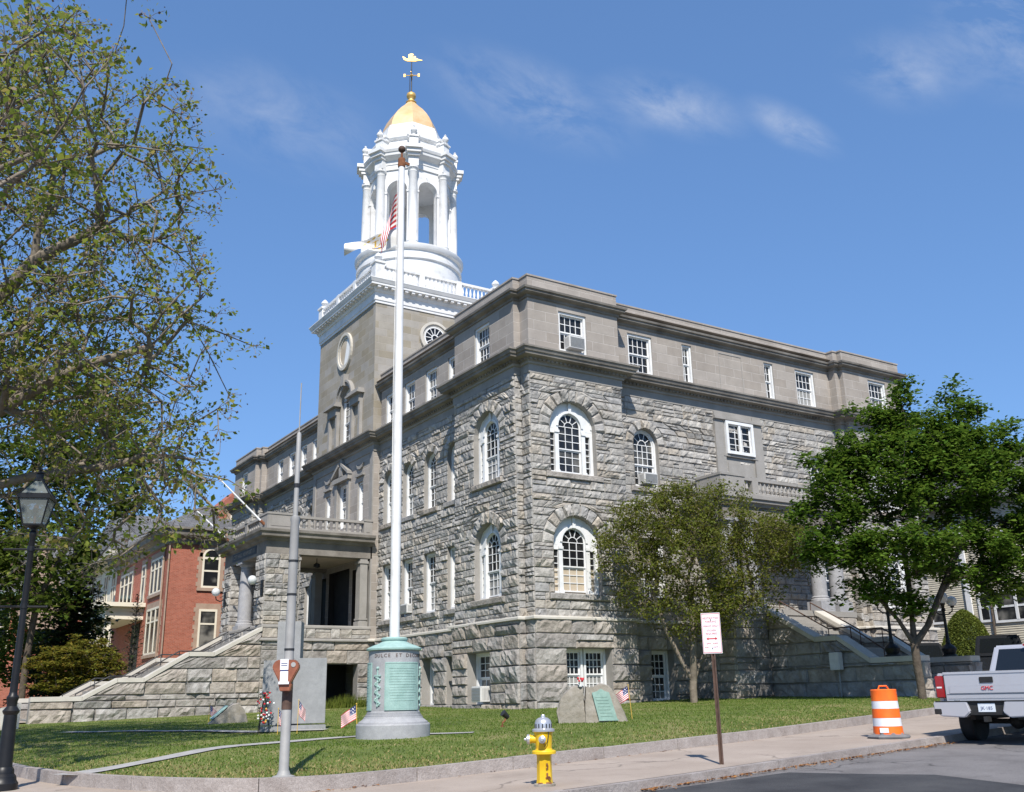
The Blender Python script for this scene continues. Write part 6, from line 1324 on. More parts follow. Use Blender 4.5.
# ================================================================== VEHICLES
def car_frame(e): return lambda mb, name, mat, **k: mb.build(name, mat, e, **k)
SIDE = Fr((0, 0), (1, 0), (0, 1))                        # (x along the car, z) with d = y
def wheel(e, x, y, r, wd, rimmat='chrome'):
    sg = 1 if y > 0 else -1; R_ = Matrix.Translation((x, y, r)) @ Matrix.Rotation(-PI/2*sg, 4, 'X')
    mb = MB(); mb.lathe([(r*.62, -wd*.5), (r*.93, -wd*.5), (r, -wd*.38), (r, wd*.38), (r*.93, wd*.5), (r*.62, wd*.5)], 0, 0, 28); mb.xf(R_); ty = mb.build('tyre', 'rubber', e, smooth=True, auto=30)
    mb = MB(); mb.lathe([(r*.62, wd*.1), (r*.6, wd*.42), (r*.5, wd*.30), (.05, wd*.34), (.05, wd*.42), (.01, wd*.42)], 0, 0, 20); mb.xf(R_); mb.build('rim', rimmat, ty, smooth=True, auto=30)
def arch_poly(x0, x1, z0, z1, wc, wr, top=None):
    """side panel outline with a wheel arch cut in its lower edge"""
    p = [(x0, z0)]
    for c in wc: p += [(c-wr, z0)]+[(c-wr*math.cos(PI*i/10), max(z0, .38+wr*math.sin(PI*i/10))) for i in range(1, 10)]+[(c+wr, z0)]
    p += [(x1, z0)]+(top or [(x1, z1), (x0, z1)]); return p
th = math.atan(.17); tx_, ty_ = -1.62, -18.40
tr = empty('pickup_truck', (tx_, ty_, S(tx_, ty_)-.13)); tr.rotation_euler.z = th; tag(tr, 'silver pickup truck parked at the kerb, seen from behind', 'pickup truck'); B = car_frame(tr)
for sg in (-1, 1):
    mb = MB(); y0, y1 = sorted((sg*1.0, sg*.90)); mb.fprism(SIDE, arch_poly(.08, 2.15, .60, 1.33, [1.15], .47, [(2.15, 1.33), (1.2, 1.345), (.08, 1.33)]), y0, y1); B(mb, 'bed_side', 'paint_silver', bevel=.02)
    mb = MB(); mb.fprism(SIDE, arch_poly(2.18, 5.75, .48, 1.15, [4.85], .48, [(5.78, .95), (5.70, 1.12), (4.4, 1.22), (2.18, 1.26)]), y0, y1); B(mb, 'body_side', 'paint_silver', bevel=.025)
    mb = MB(); q0, q1 = sorted((sg*1.015, sg*.835)); mb.box(-.015, .10, q0, q1, .86, 1.28); B(mb, 'taillight', 'taillight', bevel=.02)
    mb = MB(); mb.box(-.020, -.012, *sorted((sg*.98, sg*.88)), 1.045, 1.075); B(mb, 'reversing_light', 'lens_white')
    mb = MB(); mb.box(4.1, 4.25, *sorted((sg*1.0, sg*1.22)), 1.28, 1.48); B(mb, 'mirror', 'paint_silver', bevel=.03)
mb = MB(); mb.box(.0, .07, -.825, .825, .76, 1.335); mb.box(-.012, .075, -.83, .83, 1.30, 1.345); mb.box(-.006, 0, -.78, .78, .84, .855); tg = B(mb, 'tailgate', 'paint_silver', bevel=.015)
mb = MB(); mb.box(-.004, .05, -.832, -.818, .76, 1.33); mb.box(-.004, .05, .818, .832, .76, 1.33); mb.box(-.0075, .0, -.80, .80, .925, .93); mb.build('panel_gap', 'black_plastic', tg)
mb = MB(); mb.box(-.012, .0, -.74, .74, .94, 1.08); mb.build('pressed_panel', 'paint_silver', tg, bevel=.01)
mb = MB(); mb.box(-.018, .0, -.13, .13, 1.13, 1.24); mb.build('handle', 'black_plastic', tg, bevel=.008)
mb = MB(); mb.box(.08, 2.1, -.9, .9, .74, .80); mb.box(2.05, 2.12, -.9, .9, .75, 1.30); B(mb, 'bed_floor', 'black_plastic')
mm = Matrix(((0, 0, -1, -.018), (-1, 0, 0, 0), (0, 1, 0, 1.03), (0, 0, 0, 1)))
bd_ = text_obj('badge', 'GMC', .105, 'red_print', tg, mm, .006)
bd2 = text_obj('badge', '4X4', .07, 'chrome', tg, Matrix(((0, 0, -1, -.012), (-1, 0, 0, .62), (0, 1, 0, .80), (0, 0, 0, 1))), .004)
mb = MB()
F0b = Fr((0, 0), (0, -1), (-1, 0))
for pol, nm, mt in (([(-1.02, .78), (-1.0, .60), (-.86, .52), (-.42, .50), (-.30, .60), (-.36, .80), (-.98, .80)], 'bumper', 'chrome'), ([(1.02, .78), (.98, .80), (.36, .80), (.30, .60), (.42, .50), (.86, .52), (1.0, .60)], 'bumper', 'chrome')):
    mb = MB(); mb.fprism(F0b, pol, .02, .20); B(mb, nm, 'paint_silver', bevel=.02)
mb = MB(); mb.box(-.19, .05, -.98, .98, .785, .805); mb.box(-.15, .05, -.38, .38, .54, .79); mb.box(-.21, -.15, -1.0, -.86, .56, .66); mb.box(-.21, -.15, .86, 1.0, .56, .66); mb.box(-.28, -.1, -.04, .04, .42, .52); B(mb, 'step_pad', 'black_plastic', bevel=.008)
mb = MB(); mb.box(-.162, -.152, -.16, .16, .60, .755); np_ = B(mb, 'number_plate', 'plate'); text_obj('plate_number', 'JK·185', .085, 'navy', np_, Matrix(((0, 0, -1, -.163), (-1, 0, 0, 0), (0, 1, 0, .665), (0, 0, 0, 1))), .001)
mb = MB(); mb.tube([(1.15, -.8, .40), (1.15, .8, .40)], .05, 8); mb.sphere((1.15, 0, .40), .15, 10); mb.box(.2, 5.4, -.5, -.4, .45, .58); mb.box(.2, 5.4, .4, .5, .45, .58); mb.tube([(.1, -.62, .42), (.9, -.62, .46)], .035, 8); B(mb, 'chassis', 'black_plastic')
mb = MB(); mb.hexa([(4.30, -.93, .9), (5.76, -.88, .9), (5.76, .88, .9), (4.30, .93, .9), (4.30, -.93, 1.22), (5.70, -.84, 1.10), (5.70, .84, 1.10), (4.30, .93, 1.22)]); B(mb, 'bonnet', 'paint_silver', bevel=.03)
mb = MB(); mb.hexa([(2.2, -.92, 1.22), (4.45, -.92, 1.20), (4.45, .92, 1.20), (2.2, .92, 1.22), (2.42, -.76, 1.90), (3.55, -.76, 1.90), (3.55, .76, 1.90), (2.42, .76, 1.90)]); cb_ = B(mb, 'cab', 'paint_silver', bevel=.035)
def on_face(a, b, c, d, mu0, mu1, mv0, mv1, off):
    a, b, c, d = map(Vector, (a, b, c, d)); n = (b-a).cross(d-a).normalized()*off
    f = lambda u, v: tuple((a*(1-u)+b*u)*(1-v)+(d*(1-u)+c*u)*v+n); return [f(mu0, mv0), f(mu1, mv0), f(mu1, mv1), f(mu0, mv1)]
def pane(e, pts, name='window', mat='car_glass'): mb = MB(); mb.quad(*pts); mb.build(name, mat, e, recalc=False)
A_ = [(2.2, -.92, 1.22), (4.45, -.92, 1.20), (4.45, .92, 1.20), (2.2, .92, 1.22), (2.42, -.76, 1.90), (3.55, -.76, 1.90), (3.55, .76, 1.90), (2.42, .76, 1.90)]
pane(cb_, on_face(A_[3], A_[0], A_[4], A_[7], .08, .92, .14, .88, .006)); pane(cb_, on_face(A_[1], A_[2], A_[6], A_[5], .06, .94, .08, .92, .006), 'windscreen')
pane(cb_, on_face(A_[0], A_[1], A_[5], A_[4], .10, .80, .12, .88, .006)); pane(cb_, on_face(A_[2], A_[3], A_[7], A_[6], .20, .90, .12, .88, .006))
mb = MB(); mb.box(2.3, 2.36, -.12, .12, 1.86, 1.905); B(mb, 'brake_light', 'taillight')
for x in (1.15, 4.85):
    for y in (-.86, .86): wheel(tr, x, y, .40, .28)
def suv(x, y, rz, L_, W, H, label, z):
    e = empty('parked_suv', (x, y, z)); e.rotation_euler.z = rz; tag(e, label, 'suv', 'dark cars parked beside the steps'); B = car_frame(e); w2 = W/2; bz = H*.56
    mb = MB(); mb.fprism(SIDE, arch_poly(0, L_, .32, bz, [L_*.20, L_*.80], .42, [(L_, .62), (L_-.08, bz*.86), (L_*.72, bz), (.06, bz+.02), (0, .6)]), -w2, w2); B(mb, 'body', 'paint_dark', bevel=.05)
    g = [(.05, -w2+.04, bz-.02), (L_*.72, -w2+.04, bz-.03), (L_*.72, w2-.04, bz-.03), (.05, w2-.04, bz-.02), (.30, -w2+.2, H), (L_*.54, -w2+.2, H-.03), (L_*.54, w2-.2, H-.03), (.30, w2-.2, H)]
    mb = MB(); mb.hexa(g); c = B(mb, 'roof', 'paint_dark', bevel=.05)
    pane(c, on_face(g[3], g[0], g[4], g[7], .1, .9, .2, .85, .008), 'rear_window'); pane(c, on_face(g[1], g[2], g[6], g[5], .06, .94, .1, .92, .008), 'windscreen')
    for u0, u1 in ((.06, .34), (.37, .62), (.65, .88)): pane(c, on_face(g[0], g[1], g[5], g[4], u0, u1, .14, .86, .008)); pane(c, on_face(g[2], g[3], g[7], g[6], 1-u1, 1-u0, .14, .86, .008))
    for sg in (-1, 1):
        mb = MB(); mb.box(-.02, .14, *sorted((sg*(w2+.005), sg*(w2-.22))), bz-.32, bz-.05); B(mb, 'taillight', 'taillight', bevel=.015)
        for xx in (L_*.20, L_*.80): wheel(e, xx, sg*(w2-.12), .36, .24, 'steel')
    mb = MB(); mb.box(-.015, .0, -.16, .16, .62, .76); B(mb, 'number_plate', 'plate'); mb = MB(); mb.box(-.04, .06, -w2+.05, w2-.05, .36, .56); B(mb, 'bumper', 'black_plastic', bevel=.02)
def drive_z(x, y): return S(x, y)+.55*cl((x-15.2)/2.5, 0, 1)**2*.75
struct('driveway', cut_sheet([(15.3, -11.0), (37, -7.2), (37.4, 18), (24, 18), (24, -.5), (15.3, -.5)], lambda x, y: drive_z(x, y)+.006, 1.5), 'asphalt_old', recalc=False)
suv(19.0, -2.6, math.radians(62), 4.5, 1.85, 1.74, 'dark hatchback car behind the far pedestal, its red tail lamp just showing', drive_z(19.0, -2.6))
suv(18.4, -6.2, math.radians(28), 4.9, 1.95, 1.90, 'black sport utility car seen over the pickup truck', drive_z(18.4, -6.2))

# ================================================================== TREES
def mesh_np(name, V, F4, mat, parent=None):
    me = bpy.data.meshes.new(name); nv, nf = len(V), len(F4); me.vertices.add(nv); me.vertices.foreach_set('co', np.asarray(V, dtype=np.float32).ravel())
    k = F4.shape[1]; me.loops.add(nf*k); me.loops.foreach_set('vertex_index', F4.astype(np.int32).ravel()); me.polygons.add(nf)
    me.polygons.foreach_set('loop_start', np.arange(0, nf*k, k, dtype=np.int32)); me.polygons.foreach_set('loop_total', np.full(nf, k, dtype=np.int32))
    me.update(calc_edges=True); me.materials.append(M[mat]); o = bpy.data.objects.new(name, me); COL.objects.link(o)
    if parent is not None: o.parent = parent
    return o
def leaves_np(C, size, up=.5, aspect=.62, fold=.25, sv=.35):
    """one kite shaped, slightly folded leaf per centre"""
    n = len(C); nrm = rng.normal(size=(n, 3)); nrm[:, 2] = np.abs(nrm[:, 2])+up*2; nrm /= np.linalg.norm(nrm, axis=1)[:, None]
    t = rng.normal(size=(n, 3)); t -= (t*nrm).sum(1)[:, None]*nrm; t /= np.linalg.norm(t, axis=1)[:, None]; b = np.cross(nrm, t)
    s = (size*(1+sv*rng.normal(size=n)).clip(.4, 1.8))[:, None]
    V = np.stack([C-t*s*.5, C+b*s*aspect*.5+nrm*s*fold*.3+t*s*.05, C+t*s*.5-nrm*s*fold*.2, C-b*s*aspect*.5+nrm*s*fold*.3+t*s*.05], 1).reshape(-1, 3)
    return V, np.arange(4*n).reshape(-1, 4)
def grow(trunks, targets, step=.55, jit=.06, turn=.45, sag=0.0):
    """branch graph: every target joins the nearest suitable node already grown"""
    P, par, D, plen = [], [], [], []
    for tr_ in trunks:
        pi = tr_[0]; pts = tr_[1]; prev = -1 if pi is None else pi
        for k, p in enumerate(pts):
            p = np.array(p, float); q = P[prev] if prev >= 0 else None
            d = (p-q)/np.linalg.norm(p-q) if q is not None else np.array([0, 0, 1.])
            P.append(p); par.append(prev); D.append(d); plen.append(0 if prev < 0 else plen[prev]+np.linalg.norm(p-q)); prev = len(P)-1
    root = P[-1]
    tg = sorted(targets, key=lambda t: min(np.linalg.norm(t-P[i]) for i in range(len(P))))
    A = np.zeros((len(P)+len(tg)*14, 3)); Dd = np.zeros_like(A); PLn = np.zeros(len(A)); n = len(P); A[:n] = P; Dd[:n] = D; PLn[:n] = plen; par = par+[0]*(len(A)-n); term = []
    skip = max(1, len(trunks[0][1])//2)
    for t in tg:
        v = t-A[skip:n]; dist = np.linalg.norm(v, axis=1)+1e-6; cosv = (v*Dd[skip:n]).sum(1)/dist
        cost = dist*(1+turn*(1-cosv))+.10*PLn[skip:n]; i = int(np.argmin(cost))+skip; a = A[i]; d0 = Dd[i]; L = np.linalg.norm(t-a); k = max(1, int(L/step)); prev = i
        if n+k+1 >= len(A): break
        for j in range(1, k+1):
            u = j/k; c = a+d0*L*.33; p = (1-u)**2*a+2*u*(1-u)*c+u*u*t
            p = p+rng.normal(size=3)*jit*(1 if j < k else 0)*min(1, L)-np.array([0, 0, sag*L*u*(1-u)])
            A[n] = p; par[n] = prev; dd = p-A[prev]; Dd[n] = dd/(np.linalg.norm(dd)+1e-9); PLn[n] = PLn[prev]+np.linalg.norm(dd); prev = n; n += 1
        term.append(prev)
    return A[:n], par[:n], term, Dd[:n]
def limbs_mesh(A, par, r_tip, expo, rmax, sides=6):
    n = len(A); cnt = np.zeros(n); ch = [0]*n
    for i in range(n): 
        if par[i] >= 0: ch[par[i]] += 1
    for i in range(n-1, -1, -1):
        if ch[i] == 0: cnt[i] += 1
        if par[i] >= 0: cnt[par[i]] += cnt[i]
    # parents always precede children except trunk re-use, so a reverse sweep is enough
    R = np.minimum(r_tip*np.maximum(cnt, 1)**expo, rmax); V, Fc = [], []; o = 0
    for i in range(n):
        p = par[i]
        if p < 0: continue
        a, b = A[p], A[i]; d = b-a; L = np.linalg.norm(d)
        if L < 1e-5: continue
        d /= L; s = sides if R[i] > .04 else (4 if R[i] > .015 else 3)
        x = np.cross(d, [0, 0, 1.]) if abs(d[2]) < .9 else np.cross(d, [1., 0, 0]); x /= np.linalg.norm(x); y = np.cross(d, x); ra = min(R[p], R[i]*1.35); rb = R[i]
        an = np.arange(s)*2*PI/s; ring = np.outer(np.cos(an), x)+np.outer(np.sin(an), y); V.append(a-d*ra*.3+ring*ra); V.append(b+ring*rb)
        for k in range(s): k2 = (k+1) % s; Fc.append((o+k, o+k2, o+s+k2, o+s+k))
        o += 2*s
    return np.concatenate(V), np.array(Fc), R
def sample_lobes(lobes, n, shell=.55):
    """points in a union of ellipsoids, denser towards the skin"""
    vol = np.array([l[3]*l[4]*l[5] for l in lobes]); vol = vol**.75; pick = rng.choice(len(lobes), size=n, p=vol/vol.sum()); out_ = []
    for k in pick:
        l = lobes[k]; v = rng.normal(size=3); v /= np.linalg.norm(v); r = shell+(1-shell)*rng.random() if rng.random() < .7 else rng.random()**.4; out_.append(np.array(l[:3])+v*r*np.array(l[3:6]))
    return np.array(out_)
RT = np.array([RIGHT.x, RIGHT.y, 0]); FW = np.array([FWD.x, FWD.y, 0]); UPV = np.array([0, 0, 1.])
Bs = np.stack([RT, FW, UPV])
def make_tree(name, base, label, lobes, ntar, nleaf, lsize, leafmat, barkmat, trunks, clump=.35, flat=.55, rtip=.006, expo=.46, rmax=.3, up=.5, twig=.0, extra=None, group=None, step=.55, shell=.55, cat='tree', jit=.06, sag=0.0, shear=0.0):
    e = empty(name, base); tag(e, label, cat, group)
    T = sample_lobes(lobes, ntar, shell); T[:, 0] += shear*T[:, 2]; T = T @ Bs
    tr_ = [(p, [np.array(q) @ Bs for q in pts]) for p, pts in trunks]
    A, par, term, Dd = grow(tr_, list(T), step=step, jit=jit, sag=sag)
    if twig:                                       # fine bare twigs round every tip
        X = [A]; pr = list(par); n0 = len(A); add = []
        for i in term:
            for _ in range(twig):
                d = Dd[i]+rng.normal(size=3)*.75; d /= np.linalg.norm(d); L = rng.uniform(.18, .5); p1 = A[i]+d*L*.5; p2 = A[i]+d*L+rng.normal(size=3)*.05
                add += [p1, p2]; pr += [i, n0+len(add)-2]
        A = np.concatenate([A, np.array(add)]); par = pr; tips = np.arange(n0, len(A))
    else: tips = np.array(term)
    V, Fc, R = limbs_mesh(A, par, rtip, expo, rmax); mesh_np('trunk', V, Fc, barkmat, e)
    idx = rng.choice(tips, size=nleaf); C = A[idx]+rng.normal(size=(nleaf, 3))*np.array([clump, clump, clump*flat])*.6
    Vl, Fl = leaves_np(C, lsize, up); mesh_np('crown', Vl, Fl, leafmat, e)
    if extra:
        mat, n, sz, nm = extra; idx = rng.choice(tips, size=n); C = A[idx]+rng.normal(size=(n, 3))*.08; Vl, Fl = leaves_np(C, sz, 0, .9); mesh_np(nm, Vl, Fl, mat, e)
    return e
# maple by the right steps
bx, by = 9.05, -9.2
make_tree('maple_tree', (bx, by, Lz(bx, by)-.05), 'dark green maple with a forked trunk on the lawn by the street steps',
    [(-1.7, 0, 9.3, .5, .6, 1.5), (-.9, .2, 8.9, .5, .6, 1.2), (-.25, .3, 9.6, .5, .6, 1.4), (.6, 0, 8.9, .5, .6, 1.1), (1.35, 0, 9.4, .5, .6, 1.5), (2.2, .3, 8.9, .55, .7, 1.3), (3.2, .2, 8.3, .6, .7, 1.1), (-2.5, 0, 8.0, .6, .7, 1.1), (-2.6, 0, 6.9, 1.2, 1.5, 1.6), (-.8, -.3, 7.2, 1.4, 1.8, 1.7), (1.3, .2, 7.0, 1.6, 2.0, 1.8), (3.2, 0, 6.7, 1.6, 1.8, 1.8),
     (-2.7, -.3, 5.0, 1.3, 1.5, 1.1), (-.9, -.8, 4.7, 1.7, 1.8, 1.0), (1.5, -.5, 4.5, 1.7, 1.8, 1.0), (3.5, 0, 4.3, 1.8, 1.8, 1.2), (-3.8, 0, 7.7, .4, .5, .45), (-3.7, 0, 6.1, .5, .7, .6), (4.8, .4, 6.0, 1.3, 1.5, 1.8), (.4, 0, 8.4, 1.3, 1.3, 1.2), (2.2, 0, 8.2, 1.1, 1.2, 1.0), (-1.7, 0, 3.5, 1.0, 1, .5), (-.5, -.2, 3.0, .6, .7, .45), (2.6, -.3, 3.4, 1.0, 1, .5)],
    900, 76000, .158, 'maple_leaf', 'bark', [(None, [(0, 0, 0), (0, 0, .5), (-.03, 0, 1.1), (-.03, 0, 1.7)]), (3, [(-.45, 0, 2.5), (-1.1, .1, 3.4), (-1.6, .1, 4.6)]), (3, [(.05, .1, 2.6), (.1, .1, 3.8), (0, 0, 5.4)]), (3, [(.45, -.1, 2.3), (.95, -.1, 3.2), (1.7, 0, 4.5)])],
    clump=.34, flat=.62, rtip=.011, expo=.44, rmax=.25, up=.9, shell=.55, shear=.105)
bx, by = 15.5, -13.6
bx, by = tuple(CAM.xy+Vector((RIGHT*24.5+FWD*37).xy))
make_tree('maple_tree', (bx, by, S(bx, by)-.05), 'second leafy maple at the right edge of the picture, behind the first', [(-2.6, 0, 7.2, 1.6, 2, 2.2), (-.6, 0, 8.8, 1.8, 2, 1.6), (1.6, 0, 7.5, 2.2, 2.2, 2.6), (-2.2, 0, 5.0, 1.9, 2, 1.4), (1, 0, 5.0, 2.4, 2.4, 1.5), (-3.2, 0, 8.6, .8, 1, .8)],
    420, 30000, .18, 'maple_leaf', 'bark', [(None, [(0, 0, 0), (0, 0, 1.2), (.1, 0, 2.4)]), (2, [(-.8, 0, 4), (-1.2, 0, 6)]), (2, [(.8, 0, 4.2), (1.2, 0, 6)])], clump=.5, flat=.45, rtip=.012, expo=.43, rmax=.22, up=.9)
# crabapple against the wall
bx, by = 5.3, -2.55
make_tree('crabapple_tree', (bx, by, Lz(bx, by)-.05), 'spreading olive and bronze leaved crabapple growing against the granite wall', [(-1.6, -.1, 6.6, 1.5, 1.3, 1.2), (.6, 0, 6.7, 1.8, 1.5, 1.3), (-2.4, 0, 5.4, 1.2, 1.2, 1.5), (0, -.3, 5.2, 2.2, 1.6, 1.6), (2.7, 0, 5.7, 1.7, 1.4, 1.1), (3.9, .1, 5.2, 1.0, 1.1, .8), (-1.4, 0, 3.9, 1.3, 1.2, 1.0), (1.4, -.2, 3.8, 1.7, 1.3, 1.0), (.2, -.5, 2.9, 1.2, 1.0, .7), (-.6, 0, 7.4, .9, .9, .6)],
    560, 48000, .090, 'crab_leaf', 'bark_pale', [(None, [(0, 0, 0), (0, 0, .5), (.03, 0, .8)]), (2, [(-.35, 0, 1.5), (-.8, 0, 2.5), (-1.2, 0, 3.8)]), (2, [(.3, .1, 1.4), (.9, .1, 2.2), (1.8, .1, 3.2)]), (2, [(.05, -.2, 1.6), (.15, -.2, 2.8), (.1, 0, 4.2)])],
    clump=.24, flat=.9, rtip=.007, expo=.44, rmax=.14, up=.2, twig=2, shell=.5, step=.4, shear=.06)
# big sparse plane tree at the left
K_ = 1.30
bx, by = tuple(CAM.xy+Vector((RIGHT*-14.2+FWD*20.8).xy))
pl_l = [(0, 0, 11.5, 4.5, 4.2, 3.6), (2.2, -.3, 10.2, 3.8, 3.0, 3.2), (3.4, .3, 7.6, 3.1, 3.0, 2.3), (4.0, .6, 6.0, 2.2, 2.4, 1.6), (1.5, .8, 7.0, 3.2, 3.2, 2.0), (0, 1, 8.5, 4.5, 4, 3), (4.3, .3, 9.1, 1.7, 2.0, 1.7), (2.4, 0, 12.6, 2.9, 3, 1.9), (2.8, .8, 5.0, 2.1, 2.0, .8), (3.7, .6, 7.3, 1.8, 2.0, 1.4), (-4, 0, 10, 3.5, 4, 4)]
pl_l = [(a_*K_, b_*K_, 1.0+(c_-1.2)*K_, d_*K_, e_*K_, f_*K_) for a_, b_, c_, d_, e_, f_ in pl_l]
pl_l += [(6.6, .8, 5.7, 1.7, 2.0, 1.3), (5.2, .5, 4.6, 1.8, 2.0, 1.0), (7.2, .8, 4.9, 1.0, 1.4, .7), (5.2, -8.2, 9.6, 2.0, 2.6, 1.5), (5.9, -6.2, 11.0, 1.8, 2.4, 1.6), (3.6, -6.5, 10.5, 2.4, 2.6, 1.8)]
pl_t = [(None, [(0, 0, 0), (0, 0, 1.5), (.1, 0, 3.0), (.1, 0, 4.2)]), (3, [(1.0, 0, 5.4), (2.2, .1, 6.3), (3.4, .1, 7.1), (4.6, .2, 7.5)]), (3, [(.6, 0, 6.0), (1.4, .1, 7.8), (2.4, .1, 9.3), (3.6, .1, 10.0)]), (3, [(0, .3, 6.3), (.2, .4, 8.5), (.5, .3, 11)]), (3, [(-1.4, 0, 6), (-3, .1, 8)]), (3, [(1.2, .4, 4.7), (2.5, .8, 5.2), (3.8, .9, 5.4)])]
pl_t = [(p_, [(a_*K_, b_*K_, c_*K_*.93) for a_, b_, c_ in q_]) for p_, q_ in pl_t]
make_tree('plane_tree', (bx, by, S(bx, by)-.05), 'large half bare plane tree reaching in from the left over the lawn', pl_l,
    1700, 42000, .118, 'plane_leaf', 'bark_pale', pl_t, clump=.24, flat=.9, rtip=.0065, expo=.43, rmax=.32, up=.1, twig=6, extra=('seedball', 19000, .055, 'seed_balls'), shell=.35, step=.55, jit=.12)
# background planting at the left
def bgt(px_right, fwd_): v = CAM.xy+Vector((RIGHT*px_right+FWD*fwd_).xy); return v.x, v.y
bx, by = bgt(-24.2, 50)
make_tree('leafy_tree', (bx, by, S(bx, by)-.2), 'tall dense green tree behind the street lamp', [(0, 0, 15.0, 4.4, 4, 3.6), (-3, 0, 12, 4, 4, 4), (3.0, 0, 12.2, 3.3, 3.5, 2.6), (-.5, 0, 9.5, 4.2, 4, 2.6), (4.0, -1, 11.0, 1.8, 2, 1.4), (-4, 0, 8, 3.5, 4, 3), (-1, 0, 7, 4, 3, 2)],
    420, 21000, .30, 'dense_leaf', 'bark', [(None, [(0, 0, 0), (0, 0, 3), (.2, 0, 6)]), (2, [(1.5, 0, 9), (2.5, 0, 12)]), (2, [(-1.5, 0, 9), (-2, 0, 12)])], clump=.7, flat=.6, rtip=.018, expo=.43, rmax=.4, up=.6)
bx, by = bgt(-31, 46)
make_tree('leafy_tree', (bx, by, S(bx, by)-.2), 'shaded tree at the far left edge, beyond the lamp post', [(0, 0, 6.5, 4.5, 4, 3.4), (3.2, 0, 4.4, 3.2, 3, 2.2), (0, 0, 3.0, 4, 3, 1.6), (4.2, 0, 7.5, 2.2, 2, 2)], 200, 9500, .30, 'dense_leaf', 'bark', [(None, [(0, 0, 0), (0, 0, 2), (.1, 0, 4)])], clump=.7, rtip=.015, rmax=.3, up=.6)
bx, by = bgt(-29.5, 60)
make_tree('leafy_tree', (bx, by, S(bx, by)-.2), 'low green tree filling the gap behind the fir at the left', [(0, 0, 5.0, 4.5, 3, 3.2), (-4, 0, 4.2, 4, 3, 3), (3, 0, 3.0, 2.4, 2, 2)], 150, 7500, .34, 'dense_leaf', 'bark', [(None, [(0, 0, 0), (0, 0, 2), (.1, 0, 3)])], clump=.8, rtip=.015, rmax=.3, up=.6)
def fir(name, x, y, z, H, R, label, nb=150, leaf=.16, mat='fir_leaf', droop=.25, n_per=46, taper=1.0, cat='tree', sparse=1):
    e = empty(name, (x, y, z)); tag(e, label, cat); mb = MB(); mb.tube([(0, 0, 0), (0, 0, H*.5), (0, 0, H)], [R*.06+.03, R*.035+.02, .01], 8)
    C = []
    for k in range(nb):
        t = (k+.5)/nb; zz = H*(.08+.90*t); L = R*(1-t)**taper*random.uniform(.7, 1.12)+.06; a = k*2.399+random.uniform(-.3, .3); d = np.array([math.cos(a), math.sin(a), 0]); tip = d*L+np.array([0, 0, zz-droop*L])
        mb.tube([(0, 0, zz), tuple(tip)], [.018, .005], 3, cap=False)
        m_ = max(4, int(n_per*L/R)); u = rng.random(m_)**.7; C.append(np.array([0, 0, zz])+np.outer(u, tip-np.array([0, 0, zz]))+rng.normal(size=(m_, 3))*np.array([.11*L+.03, .11*L+.03, .03*L+.02]))
    mb.build('trunk', 'bark', e); V, Fc = leaves_np(np.concatenate(C), leaf, 1.2, .55); mesh_np('crown', V, Fc, mat, e)
bx, by = bgt(-24.6, 56); fir('fir_tree', bx, by, S(bx, by)-.1, 10.2, 2.9, 'dark layered fir tree left of the brick house', 220, .32, n_per=70, taper=.8)
bx, by = bgt(-20.1, 53); fir('slender_cypress', bx, by, S(bx, by)-.1, 6.4, .7, 'slender open conifer in front of the brick house porch', 120, .13, droop=-.5, n_per=12, taper=.6)
bx, by = bgt(-21.3, 49)
make_tree('ornamental_maple', (bx, by, S(bx, by)-.05), 'low domed ornamental maple with bronze green leaves by the stair end', [(0, 0, 3.0, 2.0, 1.6, 1.0), (-1.1, 0, 2.4, 1.2, 1, .8), (1.2, 0, 2.3, 1.3, 1, .8), (0, 0, 1.8, 1.9, 1.2, .5)], 190, 12000, .15, 'acer_leaf', 'bark', [(None, [(0, 0, 0), (0, 0, .4), (.05, 0, .8)])], clump=.26, flat=.35, rtip=.008, rmax=.1, up=1.0)
bx, by = bgt(-20.2, 37)
make_tree('round_shrub', (bx, by, S(bx, by)-.05), 'bright yellow green shrub low at the left, beyond the lamp post', [(0, 0, .8, .9, .8, .7), (.9, 0, .6, .6, .6, .5)], 80, 3500, .10, 'hedge_leaf', 'bark', [(None, [(0, 0, 0), (0, 0, .3)])], clump=.2, rtip=.008, rmax=.05, up=.5, cat='shrub')
# clipped yew cone
yx, yy = 34.0, 5.45; yw = empty('clipped_yew', (yx, yy, 1.7)); tag(yw, 'bright green yew clipped to a rounded cone in front of the cream house', 'shrub')
yr = lambda t: 1.62*(1-t**1.9)**.62
mb = MB(); mb.lathe([(max(.02, yr(t)*.93), 3.95*t) for t in np.linspace(0, 1, 14)], 0, 0, 20); mb.build('inner_mass', 'fir_leaf', yw)
n = 26000; t = rng.random(n)**.9; a = rng.random(n)*2*PI; r = np.array([yr(q) for q in t])*(1+.025*np.sin(a*5)+.02*np.sin(t*17))+rng.normal(size=n)*.035
V, Fc = leaves_np(np.stack([r*np.cos(a), r*np.sin(a), 3.95*t], 1), .10, .4, .5); mesh_np('foliage', V, Fc, 'hedge_leaf', yw)
